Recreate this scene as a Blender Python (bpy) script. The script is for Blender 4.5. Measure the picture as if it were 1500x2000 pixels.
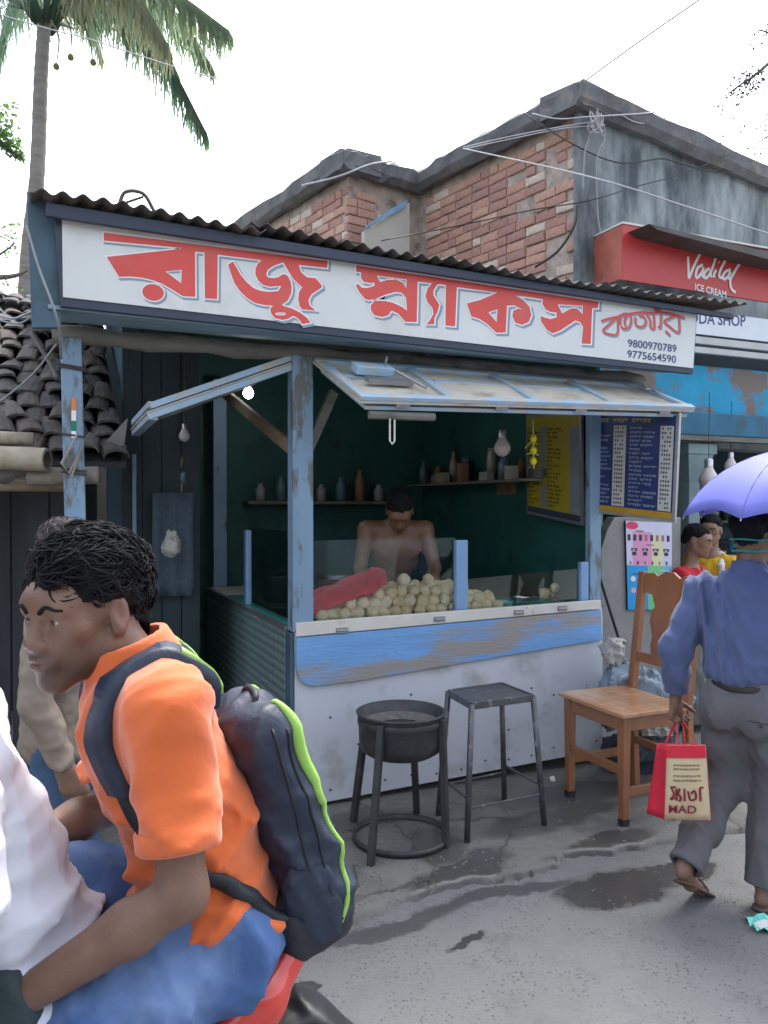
import bpy, bmesh, math, random
import numpy as np
from mathutils import Vector, Matrix, noise as mnoise
from mathutils.geometry import tessellate_polygon

for o in list(bpy.data.objects):
    bpy.data.objects.remove(o)
S = bpy.context.scene
COL = S.collection
R = math.radians

# ------------------------------------------------------------------ camera
# world axes: X runs along the stall front, Y away from the street, Z up
FPX = 1560.0                      # focal length in photograph pixels (1500 wide)
CAM = Vector((0, 0, 1.55))
YAW, TILT = R(23.4), R(0.55)
fwd0 = Vector((math.sin(YAW), math.cos(YAW), 0))
RIGHT = Vector((math.cos(YAW), -math.sin(YAW), 0))
FWD = (fwd0 * math.cos(TILT) + Vector((0, 0, -math.sin(TILT)))).normalized()
UP = RIGHT.cross(FWD)
cam_d = bpy.data.cameras.new('camera')
cam = bpy.data.objects.new('camera', cam_d)
COL.objects.link(cam)
cam_d.sensor_fit = 'HORIZONTAL'
cam_d.sensor_width = 36
cam_d.lens = 36 * FPX / 1500
cam_d.clip_start = 0.05
cam_d.clip_end = 2000
m = Matrix((RIGHT, UP, -FWD)).transposed().to_4x4()
m.translation = CAM
cam.matrix_world = m
S.camera = cam

# ------------------------------------------------------------------ sky, sun, exposure
SUN_EL, SUN_AZ = R(60), R(40)      # azimuth: from +Y turning to +X
w = bpy.data.worlds.new('World')
S.world = w
w.use_nodes = True
nt = w.node_tree
bg = nt.nodes['Background']
sky = nt.nodes.new('ShaderNodeTexSky')
sky.sky_type = 'NISHITA'
sky.sun_disc = False
sky.sun_elevation = SUN_EL
sky.sun_rotation = SUN_AZ
sky.air_density = 1.0
sky.dust_density = 4.0
sky.ozone_density = 1.0
hs = nt.nodes.new('ShaderNodeHueSaturation')
hs.inputs['Saturation'].default_value = 0.48
hs.inputs['Value'].default_value = 1.0
nt.links.new(sky.outputs[0], hs.inputs['Color'])
nt.links.new(hs.outputs[0], bg.inputs['Color'])
bg.inputs['Strength'].default_value = 0.15
sl = bpy.data.lights.new('sun', 'SUN')
sl.energy = 0.8
sl.angle = R(20)
sl.color = (1.0, 0.98, 0.95)
sun = bpy.data.objects.new('sun', sl)
COL.objects.link(sun)
sd = Vector((math.sin(SUN_AZ) * math.cos(SUN_EL), math.cos(SUN_AZ) * math.cos(SUN_EL), math.sin(SUN_EL)))
sun.location = sd * 30
sun.rotation_euler = sd.to_track_quat('Z', 'Y').to_euler()
S.view_settings.view_transform = 'Standard'
S.view_settings.look = 'None'
S.view_settings.gamma = 1
S.view_settings.use_curve_mapping = False
S.view_settings.exposure = 1.95
S.render.engine = 'CYCLES'

# ------------------------------------------------------------------ pixel -> place helpers
def ray(px, py):
    return FWD + RIGHT * ((px - 750) / FPX) + UP * ((1000 - py) / FPX)
def onY(px, py, Y):
    d = ray(px, py); return CAM + d * ((Y - CAM.y) / d.y)
def onX(px, py, X):
    d = ray(px, py); return CAM + d * ((X - CAM.x) / d.x)
def onZ(px, py, Z=0.0):
    d = ray(px, py); return CAM + d * ((Z - CAM.z) / d.z)
def onD(px, py, D):
    return CAM + ray(px, py) * D
def onP(px, py, p, n):
    d = ray(px, py); return CAM + d * ((p - CAM).dot(n) / d.dot(n))

# ------------------------------------------------------------------ materials
def srgb(r, g, b):
    f = lambda c: (c / 255 / 12.92) if c / 255 <= 0.04045 else ((c / 255 + 0.055) / 1.055) ** 2.4
    return (f(r), f(g), f(b))
MATS = {}
def mat(name, col, rough=0.6, var=0.15, vscale=8.0, col2=None, c2scale=3.0, c2lo=0.55, c2hi=0.7,
        bump=0.0, bscale=40.0, metal=0.0, spec=0.5, attr=None, stretch=None, detail=6.0,
        sss=0.0, trans=0.0, coat=0.0, rough2=None, sheen=0.0, emit=0.0):
    if name in MATS:
        return MATS[name]
    m_ = bpy.data.materials.new(name)
    m_.use_nodes = True
    t = m_.node_tree; N = t.nodes; L = t.links
    b = N['Principled BSDF']
    tc = N.new('ShaderNodeTexCoord')
    src = tc.outputs['Object']
    if stretch:
        mp = N.new('ShaderNodeMapping'); mp.inputs['Scale'].default_value = stretch
        L.new(src, mp.inputs['Vector']); src = mp.outputs[0]
    n1 = N.new('ShaderNodeTexNoise'); n1.inputs['Scale'].default_value = vscale; n1.inputs['Detail'].default_value = detail
    L.new(src, n1.inputs['Vector'])
    rng = N.new('ShaderNodeMapRange')
    rng.inputs['From Min'].default_value = 0.25; rng.inputs['From Max'].default_value = 0.75
    rng.inputs['To Min'].default_value = 1 - var; rng.inputs['To Max'].default_value = 1 + var
    L.new(n1.outputs['Fac'], rng.inputs['Value'])
    base = None
    if attr:
        a = N.new('ShaderNodeAttribute'); a.attribute_name = attr; base = a.outputs['Color']
    mixv = N.new('ShaderNodeMix'); mixv.data_type = 'RGBA'; mixv.blend_type = 'MULTIPLY'
    mixv.inputs['Factor'].default_value = 1.0
    if base: L.new(base, mixv.inputs['A'])
    else: mixv.inputs['A'].default_value = (*col, 1)
    L.new(rng.outputs[0], mixv.inputs['B'])
    out = mixv.outputs['Result']
    if col2 is not None:
        n2 = N.new('ShaderNodeTexNoise'); n2.inputs['Scale'].default_value = c2scale; n2.inputs['Detail'].default_value = 8.0
        n2.inputs['Roughness'].default_value = 0.65
        mp2 = N.new('ShaderNodeMapping'); mp2.inputs['Location'].default_value = (3.7, 1.3, 9.1)
        L.new(src, mp2.inputs['Vector']); L.new(mp2.outputs[0], n2.inputs['Vector'])
        r2 = N.new('ShaderNodeMapRange'); r2.inputs['From Min'].default_value = c2lo; r2.inputs['From Max'].default_value = c2hi
        L.new(n2.outputs['Fac'], r2.inputs['Value'])
        mx = N.new('ShaderNodeMix'); mx.data_type = 'RGBA'
        L.new(r2.outputs[0], mx.inputs['Factor']); L.new(out, mx.inputs['A']); mx.inputs['B'].default_value = (*col2, 1)
        out = mx.outputs['Result']
        if rough2 is not None:
            mr = N.new('ShaderNodeMapRange'); mr.inputs['To Min'].default_value = rough; mr.inputs['To Max'].default_value = rough2
            L.new(r2.outputs[0], mr.inputs['Value']); L.new(mr.outputs[0], b.inputs['Roughness'])
    L.new(out, b.inputs['Base Color'])
    if rough2 is None: b.inputs['Roughness'].default_value = rough
    b.inputs['Metallic'].default_value = metal
    b.inputs['Specular IOR Level'].default_value = spec
    if sss: 
        b.inputs['Subsurface Weight'].default_value = sss; b.inputs['Subsurface Radius'].default_value = (0.8, 0.3, 0.15)
        b.inputs['Subsurface Scale'].default_value = 0.01
    if trans: b.inputs['Transmission Weight'].default_value = trans
    if coat: b.inputs['Coat Weight'].default_value = coat
    if sheen: b.inputs['Sheen Weight'].default_value = sheen
    if emit:
        b.inputs['Emission Color'].default_value = (*col, 1); b.inputs['Emission Strength'].default_value = emit
    if bump:
        n3 = N.new('ShaderNodeTexNoise'); n3.inputs['Scale'].default_value = bscale; n3.inputs['Detail'].default_value = 8
        L.new(src, n3.inputs['Vector'])
        bp = N.new('ShaderNodeBump'); bp.inputs['Strength'].default_value = min(1, bump); bp.inputs['Distance'].default_value = 0.01
        L.new(n3.outputs['Fac'], bp.inputs['Height']); L.new(bp.outputs[0], b.inputs['Normal'])
    MATS[name] = m_
    return m_

def thin_leaf(m_, col, fac):
    # light passing through thin leaves and nylon
    t = m_.node_tree; b = t.nodes['Principled BSDF']; q = t.nodes.new('ShaderNodeBsdfTranslucent'); q.inputs[0].default_value = (*col, 1)
    x = t.nodes.new('ShaderNodeMixShader'); x.inputs[0].default_value = fac
    t.links.new(b.outputs[0], x.inputs[1]); t.links.new(q.outputs[0], x.inputs[2]); t.links.new(x.outputs[0], t.nodes['Material Output'].inputs['Surface'])
# ------------------------------------------------------------------ mesh builder
class MB:
    def __init__(s):
        s.v = []; s.f = []; s.mi = []; s.mats = []; s.cur = 0; s.smooth = []; s.sm = False
    def use(s, m_):
        if m_ not in s.mats: s.mats.append(m_)
        s.cur = s.mats.index(m_); return s
    def add(s, vs, fs):
        k = len(s.v)
        s.v += [Vector(q) for q in vs]
        for f in fs:
            s.f.append([i + k for i in f]); s.mi.append(s.cur); s.smooth.append(s.sm)
        return s
    def hexa(s, b4, t4):
        return s.add(list(b4) + list(t4), [(3, 2, 1, 0), (4, 5, 6, 7), (0, 1, 5, 4), (1, 2, 6, 5), (2, 3, 7, 6), (3, 0, 4, 7)])
    def box(s, lo, hi):
        (x0, y0, z0), (x1, y1, z1) = lo, hi
        return s.hexa([(x0, y0, z0), (x1, y0, z0), (x1, y1, z0), (x0, y1, z0)], [(x0, y0, z1), (x1, y0, z1), (x1, y1, z1), (x0, y1, z1)])
    def obox(s, c, ax, ay, az):
        c, ax, ay, az = Vector(c), Vector(ax), Vector(ay), Vector(az)
        return s.hexa([c - ax - ay - az, c + ax - ay - az, c + ax + ay - az, c - ax + ay - az],
                      [c - ax - ay + az, c + ax - ay + az, c + ax + ay + az, c - ax + ay + az])
    def bar(s, a, b, w_, h_, up=(0, 0, 1)):
        a, b = Vector(a), Vector(b); d = (b - a); up = Vector(up)
        dn = d.normalized(); sx = dn.cross(up)
        if sx.length < 1e-4: sx = dn.cross(Vector((1, 0, 0)))
        sx.normalize(); uz = sx.cross(dn).normalized()
        return s.obox((a + b) / 2, d / 2, -sx * w_ / 2, uz * h_ / 2)
    def prism(s, poly, off):
        # planar polygon (list of 3d points) extruded by off
        poly = [Vector(p) for p in poly]; off = Vector(off); n = len(poly)
        tris = tessellate_polygon([poly])
        nrm = sum(((poly[i] - poly[0]).cross(poly[(i + 1) % n] - poly[0]) for i in range(1, n)), Vector())
        fl = nrm.dot(off) < 0
        fs = []
        for t in tris:
            a, b, c = t
            q = (poly[b] - poly[a]).cross(poly[c] - poly[a]).dot(off) > 0
            fs.append((a + n, b + n, c + n) if q else (c + n, b + n, a + n))
            fs.append((c, b, a) if q else (a, b, c))
        for i in range(n):
            j = (i + 1) % n
            fs.append((i, j, j + n, i + n) if not fl else (j, i, i + n, j + n))
        return s.add(poly + [p + off for p in poly], fs)
    def flat(s, rings, off=(0, 0, 0)):
        rings = [[Vector(p) for p in r] for r in rings]
        tris = tessellate_polygon(rings)
        vs = [p + Vector(off) for r in rings for p in r]
        return s.add(vs, [tuple(t) for t in tris])
    def tube(s, pts, r, n=8, cap=True, r2=None):
        pts = [Vector(p) for p in pts]; N_ = len(pts)
        rs = [r] * N_ if not hasattr(r, '__len__') else list(r)
        if r2 is not None: rs = [r + (r2 - r) * i / (N_ - 1) for i in range(N_)]
        ref = None; vs = []
        for i, p in enumerate(pts):
            t = (pts[min(i + 1, N_ - 1)] - pts[max(i - 1, 0)]).normalized()
            if ref is None:
                ref = t.cross(Vector((0, 0, 1)))
                if ref.length < 1e-3: ref = t.cross(Vector((1, 0, 0)))
                ref.normalize()
            ref = (ref - t * ref.dot(t)).normalized()
            b = t.cross(ref)
            for k in range(n):
                a = 2 * math.pi * k / n
                vs.append(p + (ref * math.cos(a) + b * math.sin(a)) * rs[i])
        fs = []
        for i in range(N_ - 1):
            for k in range(n):
                k2 = (k + 1) % n
                fs.append((i * n + k, i * n + k2, (i + 1) * n + k2, (i + 1) * n + k))
        if cap:
            fs.append(tuple(range(n - 1, -1, -1))); fs.append(tuple((N_ - 1) * n + k for k in range(n)))
        return s.add(vs, fs)
    def lathe(s, c, prof, n=24, ax=(0, 0, 1)):
        c = Vector(c); ax = Vector(ax).normalized()
        e1 = ax.cross(Vector((0, 1, 0)))
        if e1.length < 1e-3: e1 = ax.cross(Vector((1, 0, 0)))
        e1.normalize(); e2 = ax.cross(e1)
        vs = []
        for (r, z) in prof:
            for k in range(n):
                a = 2 * math.pi * k / n
                vs.append(c + ax * z + (e1 * math.cos(a) + e2 * math.sin(a)) * max(r, 1e-4))
        fs = []
        for i in range(len(prof) - 1):
            for k in range(n):
                k2 = (k + 1) % n
                fs.append((i * n + k, i * n + k2, (i + 1) * n + k2, (i + 1) * n + k))
        return s.add(vs, fs)
    def grid(s, P):
        # P[i][j] grid of points
        n, m_ = len(P), len(P[0])
        vs = [p for r in P for p in r]
        fs = [(i * m_ + j, i * m_ + j + 1, (i + 1) * m_ + j + 1, (i + 1) * m_ + j) for i in range(n - 1) for j in range(m_ - 1)]
        return s.add(vs, fs)
    def mesh(s, name, origin=(0, 0, 0)):
        me = bpy.data.meshes.new(name)
        o = Vector(origin)
        me.from_pydata([tuple(q - o) for q in s.v], [], s.f)
        for m_ in s.mats: me.materials.append(m_)
        if len(s.f):
            me.polygons.foreach_set('material_index', s.mi)
            me.polygons.foreach_set('use_smooth', s.smooth)
        me.update()
        return me
    def build(s, name, parent=None, m_=None, bevel=0, smooth=None, solid=0, origin=None, seg=2):
        if m_ is not None and not s.mats: s.mats = [m_]
        if parent is not None: org = parent_loc(parent)
        elif origin is not None: org = Vector(origin)
        else:
            xs = [q.x for q in s.v]; ys = [q.y for q in s.v]; zs = [q.z for q in s.v]
            org = Vector(((min(xs) + max(xs)) / 2, (min(ys) + max(ys)) / 2, min(zs)))
        me = s.mesh(name, org)
        o = bpy.data.objects.new(name, me); COL.objects.link(o)
        if parent is not None: o.parent = parent
        else: o.location = org
        if smooth is not None: me.polygons.foreach_set('use_smooth', [smooth] * len(me.polygons))
        if solid:
            md = o.modifiers.new('solid', 'SOLIDIFY'); md.thickness = solid; md.offset = 0
        if bevel:
            md = o.modifiers.new('bevel', 'BEVEL'); md.width = bevel; md.segments = seg; md.limit_method = 'ANGLE'; md.angle_limit = R(40)
        return o
def parent_loc(p):
    v = Vector((0, 0, 0))
    while p is not None:
        v += Vector(p.location); p = p.parent
    return v
def tag(o, label=None, cat=None, group=None, kind=None):
    if label: o['label'] = label
    if cat: o['category'] = cat
    if group: o['group'] = group
    if kind: o['kind'] = kind
    return o
def thing(name, loc, label, cat, group=None, rz=0):
    o = bpy.data.objects.new(name, None); COL.objects.link(o)
    o.location = loc; o.rotation_euler = (0, 0, rz); o.empty_display_size = 0.2
    return tag(o, label, cat, group)
def share(name, me, parent, loc=(0, 0, 0), rot=(0, 0, 0), scale=(1, 1, 1)):
    o = bpy.data.objects.new(name, me); COL.objects.link(o); o.parent = parent
    o.location = loc; o.rotation_euler = rot; o.scale = scale
    return o
def cat_curve(pts, n=8):
    # Catmull-Rom through points
    P = [Vector(p) for p in pts]; out = []
    P = [P[0] * 2 - P[1]] + P + [P[-1] * 2 - P[-2]]
    for i in range(1, len(P) - 2):
        for k in range(n):
            t = k / n
            a, b, c, d = P[i - 1], P[i], P[i + 1], P[i + 2]
            out.append(0.5 * ((2 * b) + (c - a) * t + (2 * a - 5 * b + 4 * c - d) * t * t + (3 * b - a - 3 * c + d) * t ** 3))
    out.append(P[-2]); return out
def sag(a, b, dz, n=14):
    a, b = Vector(a), Vector(b)
    return [a.lerp(b, i / n) - Vector((0, 0, dz * 4 * (i / n) * (1 - i / n))) for i in range(n + 1)]
def text_mesh(txt, size=1.0, bold=0.0, shear=0.0, space=1.0):
    cu = bpy.data.curves.new('t', 'FONT'); cu.body = txt; cu.size = size; cu.offset = bold; cu.shear = shear; cu.space_character = space
    cu.resolution_u = 3
    ob = bpy.data.objects.new('t', cu); COL.objects.link(ob)
    dg = bpy.context.evaluated_depsgraph_get()
    me = bpy.data.meshes.new_from_object(ob.evaluated_get(dg))
    vs = [Vector(q.co) for q in me.vertices]; fs = [tuple(p.vertices) for p in me.polygons]
    bpy.data.objects.remove(ob); bpy.data.curves.remove(cu); bpy.data.meshes.remove(me)
    return vs, fs
def put_text(mb, txt, a, b, height, up, nrm, off=0.002, bold=0.0, shear=0.0):
    # text from a to b (baseline), scaled to fit; height of capitals
    vs, fs = text_mesh(txt, 1.0, bold, shear)
    x0 = min(q.x for q in vs); x1 = max(q.x for q in vs); y1 = max(q.y for q in vs)
    a, b, up, nrm = Vector(a), Vector(b), Vector(up).normalized(), Vector(nrm).normalized()
    mb.add([a + (b - a) * ((q.x - x0) / (x1 - x0)) + up * (q.y / y1 * height) + nrm * off for q in vs], fs)
def ribbon(mb, pts, width, nrm, off=0.0):
    # flat painted stroke following pts on a plane with normal nrm
    P = [Vector(p) + Vector(nrm) * off for p in pts]; n = len(P); nrm = Vector(nrm)
    l, r = [], []
    for i, p in enumerate(P):
        t = (P[min(i + 1, n - 1)] - P[max(i - 1, 0)]).normalized(); s_ = nrm.cross(t) * width / 2
        l.append(p + s_); r.append(p - s_)
    mb.add(l + r, [(i, n + i, n + i + 1, i + 1) for i in range(n - 1)])
def jitter(o, amt, seed=0):
    rr = random.Random(seed)
    for q in o.data.vertices: q.co += Vector((rr.uniform(-amt, amt), rr.uniform(-amt, amt), rr.uniform(-amt, amt)))

# ------------------------------------------------------------------ implicit-surface bodies (people, cloth, soft things)
class Sdf:
    def __init__(s, lo, hi, h):
        s.lo = np.array(lo, np.float32); s.h = h
        s.n = tuple(int(math.ceil((b - a) / h)) + 1 for a, b in zip(lo, hi))
        s.F = np.full(s.n, 1.0, np.float32)
    def region(s, lo, hi):
        i0 = [max(0, int((a - o) / s.h)) for a, o in zip(lo, s.lo)]
        i1 = [min(n, int((a - o) / s.h) + 2) for a, o, n in zip(hi, s.lo, s.n)]
        if any(b - a < 1 for a, b in zip(i0, i1)): return None, None
        sl = tuple(slice(a, b) for a, b in zip(i0, i1))
        g = [(np.arange(a, b, dtype=np.float32) * s.h + o) for a, b, o in zip(i0, i1, s.lo)]
        return sl, (g[0][:, None, None], g[1][None, :, None], g[2][None, None, :])
    def comb(s, sl, d, k, op):
        F = s.F[sl]
        if op == 'u':
            if k > 0:
                h = np.maximum(k - np.abs(F - d), 0) / k; s.F[sl] = np.minimum(F, d) - h * h * k / 4
            else: s.F[sl] = np.minimum(F, d)
        else:
            d = -d
            if k > 0:
                h = np.maximum(k - np.abs(F - d), 0) / k; s.F[sl] = np.maximum(F, d) + h * h * k / 4
            else: s.F[sl] = np.maximum(F, d)
    def cone(s, a, b, ra, rb, k=0.02, flat=None, op='u'):
        # tapered capsule; flat=(axis, factor) squeezes the section along axis
        a = np.array(a, np.float32); b = np.array(b, np.float32); pad = max(ra, rb) * (1 if flat is None else max(1, flat[1])) + k + 4 * s.h
        sl, g = s.region(np.minimum(a, b) - pad, np.maximum(a, b) + pad)
        if sl is None: return s
        ba = b - a; L2 = float(ba @ ba) + 1e-12
        q = [g[i] - a[i] for i in range(3)]
        t = np.clip((q[0] * ba[0] + q[1] * ba[1] + q[2] * ba[2]) / L2, 0, 1)
        q = [q[i] - t * ba[i] for i in range(3)]
        r = ra + (rb - ra) * t
        if flat is not None:
            n = np.array(flat[0], np.float32); n = n / np.linalg.norm(n); e = 1 / flat[1] - 1
            dn = (q[0] * n[0] + q[1] * n[1] + q[2] * n[2]) * e
            q = [q[i] + dn * n[i] for i in range(3)]
        d = np.sqrt(q[0] ** 2 + q[1] ** 2 + q[2] ** 2) - r
        if flat is not None and flat[1] < 1: d = d * (0.5 + 0.5 * flat[1])
        s.comb(sl, d.astype(np.float32), k, op); return s
    def chain(s, pts, rs, k=0.02, flat=None, op='u'):
        for i in range(len(pts) - 1): s.cone(pts[i], pts[i + 1], rs[i], rs[i + 1], k, flat, op)
        return s
    def ell(s, c, r, rot=None, k=0.02, op='u'):
        # ellipsoid with half axes r, rot: 3x3 Matrix (columns = axes)
        c = np.array(c, np.float32); r = np.array(r, np.float32); pad = float(r.max()) + k + 4 * s.h
        sl, g = s.region(c - pad, c + pad)
        if sl is None: return s
        q = [g[i] - c[i] for i in range(3)]
        if rot is not None:
            M = np.array([[rot[i][j] for j in range(3)] for i in range(3)], np.float32).T
            q = [M[i, 0] * q[0] + M[i, 1] * q[1] + M[i, 2] * q[2] for i in range(3)]
        k0 = np.sqrt(sum((q[i] / r[i]) ** 2 for i in range(3)))
        k1 = np.sqrt(sum((q[i] / r[i] ** 2) ** 2 for i in range(3)))
        d = k0 * (k0 - 1) / np.maximum(k1, 1e-6)
        s.comb(sl, d.astype(np.float32), k, op); return s
    def rbox(s, c, r, rad, rot=None, k=0.01, op='u'):
        c = np.array(c, np.float32); r = np.array(r, np.float32); pad = float(np.linalg.norm(r)) + k + 4 * s.h
        sl, g = s.region(c - pad, c + pad)
        if sl is None: return s
        q = [g[i] - c[i] for i in range(3)]
        if rot is not None:
            M = np.array([[rot[i][j] for j in range(3)] for i in range(3)], np.float32).T
            q = [M[i, 0] * q[0] + M[i, 1] * q[1] + M[i, 2] * q[2] for i in range(3)]
        q = [np.abs(q[i]) - (r[i] - rad) for i in range(3)]
        d = np.sqrt(sum(np.maximum(x, 0) ** 2 for x in q)) + np.minimum(np.maximum(np.maximum(q[0], q[1]), q[2]), 0) - rad
        s.comb(sl, (d + np.zeros(1, np.float32)).astype(np.float32), k, op); return s
    def cut(s, p, n, lo=None, hi=None):
        # remove everything on the side n points to (within optional box)
        n = np.array(n, np.float32); n = n / np.linalg.norm(n); p = np.array(p, np.float32)
        hi_ = s.lo + np.array(s.n) * s.h
        sl, g = s.region(s.lo if lo is None else lo, hi_ if hi is None else hi)
        if sl is None: return s
        d = (g[0] - p[0]) * n[0] + (g[1] - p[1]) * n[1] + (g[2] - p[2]) * n[2]
        s.F[sl] = np.maximum(s.F[sl], d.astype(np.float32)); return s
    def wrinkle(s, amp, wl, seed=0, stretch=(1, 1, 1), n=5, band=0.05, fn=None, dirn=None):
        rr = np.random.RandomState(seed)
        idx = np.nonzero(np.abs(s.F) < band)
        P = np.stack([idx[i] * s.h + s.lo[i] for i in range(3)], 1)
        Q = P * np.array(stretch)
        warp = np.stack([np.sin(Q @ rr.randn(3) * 9 / 1 + rr.rand() * 6) for _ in range(3)], 1) * wl * 0.5
        Q = Q + warp
        v = np.zeros(len(P))
        for i in range(n):
            d = rr.randn(3) if dirn is None else np.array(dirn) + rr.randn(3) * .45
            d /= np.linalg.norm(d)
            f = 2 * math.pi / (wl * (0.6 + rr.rand() * 1.1))
            v -= (1 - np.abs(np.sin(Q @ d * f / 2 + rr.rand() * 6.28))) ** 1.6 * 2 - .55
        v *= amp / math.sqrt(n)
        if fn is not None: v = v * fn(P)
        s.F[idx] += v.astype(np.float32); return s
    def merge(s, fn, p, n, k=.03, inner=None):
        # build a piece on its own (a sleeve), cut it flat at p, then blend it in
        t = Sdf.__new__(Sdf); t.lo, t.h, t.n = s.lo, s.h, s.n; t.F = np.full(s.n, 1.0, np.float32)
        fn(t); t.cut(p, n); s.comb(tuple(slice(0, q) for q in s.n), t.F, k, 'u'); return s
    def displace(s, fn, band=0.06):
        idx = np.nonzero(np.abs(s.F) < band)
        P = np.stack([idx[i] * s.h + s.lo[i] for i in range(3)], 1)
        s.F[idx] += fn(P).astype(np.float32); return s
    def mesh(s, name, smooth_iter=1):
        F = s.F
        F[0] = F[-1] = 1; F[:, 0] = F[:, -1] = 1; F[:, :, 0] = F[:, :, -1] = 1
        neg = F < 0
        c = np.zeros(tuple(n - 1 for n in F.shape), np.uint8)
        for dx in (0, 1):
            for dy in (0, 1):
                for dz in (0, 1):
                    c += neg[dx:F.shape[0] - 1 + dx, dy:F.shape[1] - 1 + dy, dz:F.shape[2] - 1 + dz]
        act = np.nonzero((c > 0) & (c < 8))
        I = np.stack(act, 1); n = len(I)
        pos = np.zeros((n, 3)); cnt = np.zeros(n)
        corners = [(a, b, d) for a in (0, 1) for b in (0, 1) for d in (0, 1)]
        for a in corners:
            for ax in range(3):
                if a[ax] == 1: continue
                b = list(a); b[ax] = 1
                f0 = F[I[:, 0] + a[0], I[:, 1] + a[1], I[:, 2] + a[2]]; f1 = F[I[:, 0] + b[0], I[:, 1] + b[1], I[:, 2] + b[2]]
                mk = (f0 < 0) != (f1 < 0)
                t = np.where(mk, f0 / np.where(mk, f0 - f1, 1), 0)
                p = np.tile(np.array(a, float), (n, 1)); p[:, ax] += t
                pos[mk] += p[mk]; cnt[mk] += 1
        V = (I + pos / cnt[:, None]) * s.h + s.lo
        idm = np.full(c.shape, -1, np.int64); idm[act] = np.arange(n)
        faces = []
        for ax in range(3):
            o1, o2 = [(1, 2), (2, 0), (0, 1)][ax]
            s0 = [slice(None)] * 3; s1 = [slice(None)] * 3
            s0[ax] = slice(0, -1); s1[ax] = slice(1, None)
            a0, a1 = neg[tuple(s0)], neg[tuple(s1)]
            E = np.stack(np.nonzero(a0 != a1), 1)
            if not len(E): continue
            ok = (E[:, o1] > 0) & (E[:, o2] > 0) & (E[:, o1] < c.shape[o1]) & (E[:, o2] < c.shape[o2]); E = E[ok]
            def at(d1, d2):
                q = E.copy(); q[:, o1] += d1; q[:, o2] += d2; return idm[q[:, 0], q[:, 1], q[:, 2]]
            Q = np.stack([at(-1, -1), at(0, -1), at(0, 0), at(-1, 0)], 1)
            fl = ~a0[E[:, 0], E[:, 1], E[:, 2]]
            Q[fl] = Q[fl][:, ::-1]
            faces.append(Q)
        Fc = np.concatenate(faces); Fc = Fc[(Fc >= 0).all(1)]
        for _ in range(smooth_iter):
            acc = np.zeros_like(V); w_ = np.zeros(len(V))
            for a, b in ((0, 1), (1, 2), (2, 3), (3, 0)):
                np.add.at(acc, Fc[:, a], V[Fc[:, b]]); np.add.at(w_, Fc[:, a], 1)
                np.add.at(acc, Fc[:, b], V[Fc[:, a]]); np.add.at(w_, Fc[:, b], 1)
            V = V * 0.4 + acc / np.maximum(w_, 1)[:, None] * 0.6
        me = bpy.data.meshes.new(name)
        me.vertices.add(len(V)); me.vertices.foreach_set('co', V.astype(np.float32).ravel())
        me.loops.add(len(Fc) * 4); me.polygons.add(len(Fc))
        me.loops.foreach_set('vertex_index', Fc.astype(np.int32).ravel())
        me.polygons.foreach_set('loop_start', np.arange(0, len(Fc) * 4, 4, dtype=np.int32))
        me.polygons.foreach_set('use_smooth', np.ones(len(Fc), bool))
        me.update(calc_edges=True); me.validate()
        s.V = V
        return me
    def obj(s, name, parent, m_, smooth_iter=1, colfn=None):
        me = s.mesh(name, smooth_iter); me.materials.append(m_)
        if colfn is not None:
            V = np.empty(len(me.vertices) * 3, np.float32); me.vertices.foreach_get('co', V); V = V.reshape(-1, 3)
            c = colfn(V); at = me.color_attributes.new('tint', 'FLOAT_COLOR', 'POINT')
            at.data.foreach_set('color', np.concatenate([c, np.ones((len(c), 1))], 1).astype(np.float32).ravel())
        o = bpy.data.objects.new(name, me); COL.objects.link(o); o.parent = parent
        return o
def rotm(rx=0, ry=0, rz=0):
    return Matrix.Rotation(R(rz), 3, 'Z') @ Matrix.Rotation(R(ry), 3, 'Y') @ Matrix.Rotation(R(rx), 3, 'X')
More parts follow.
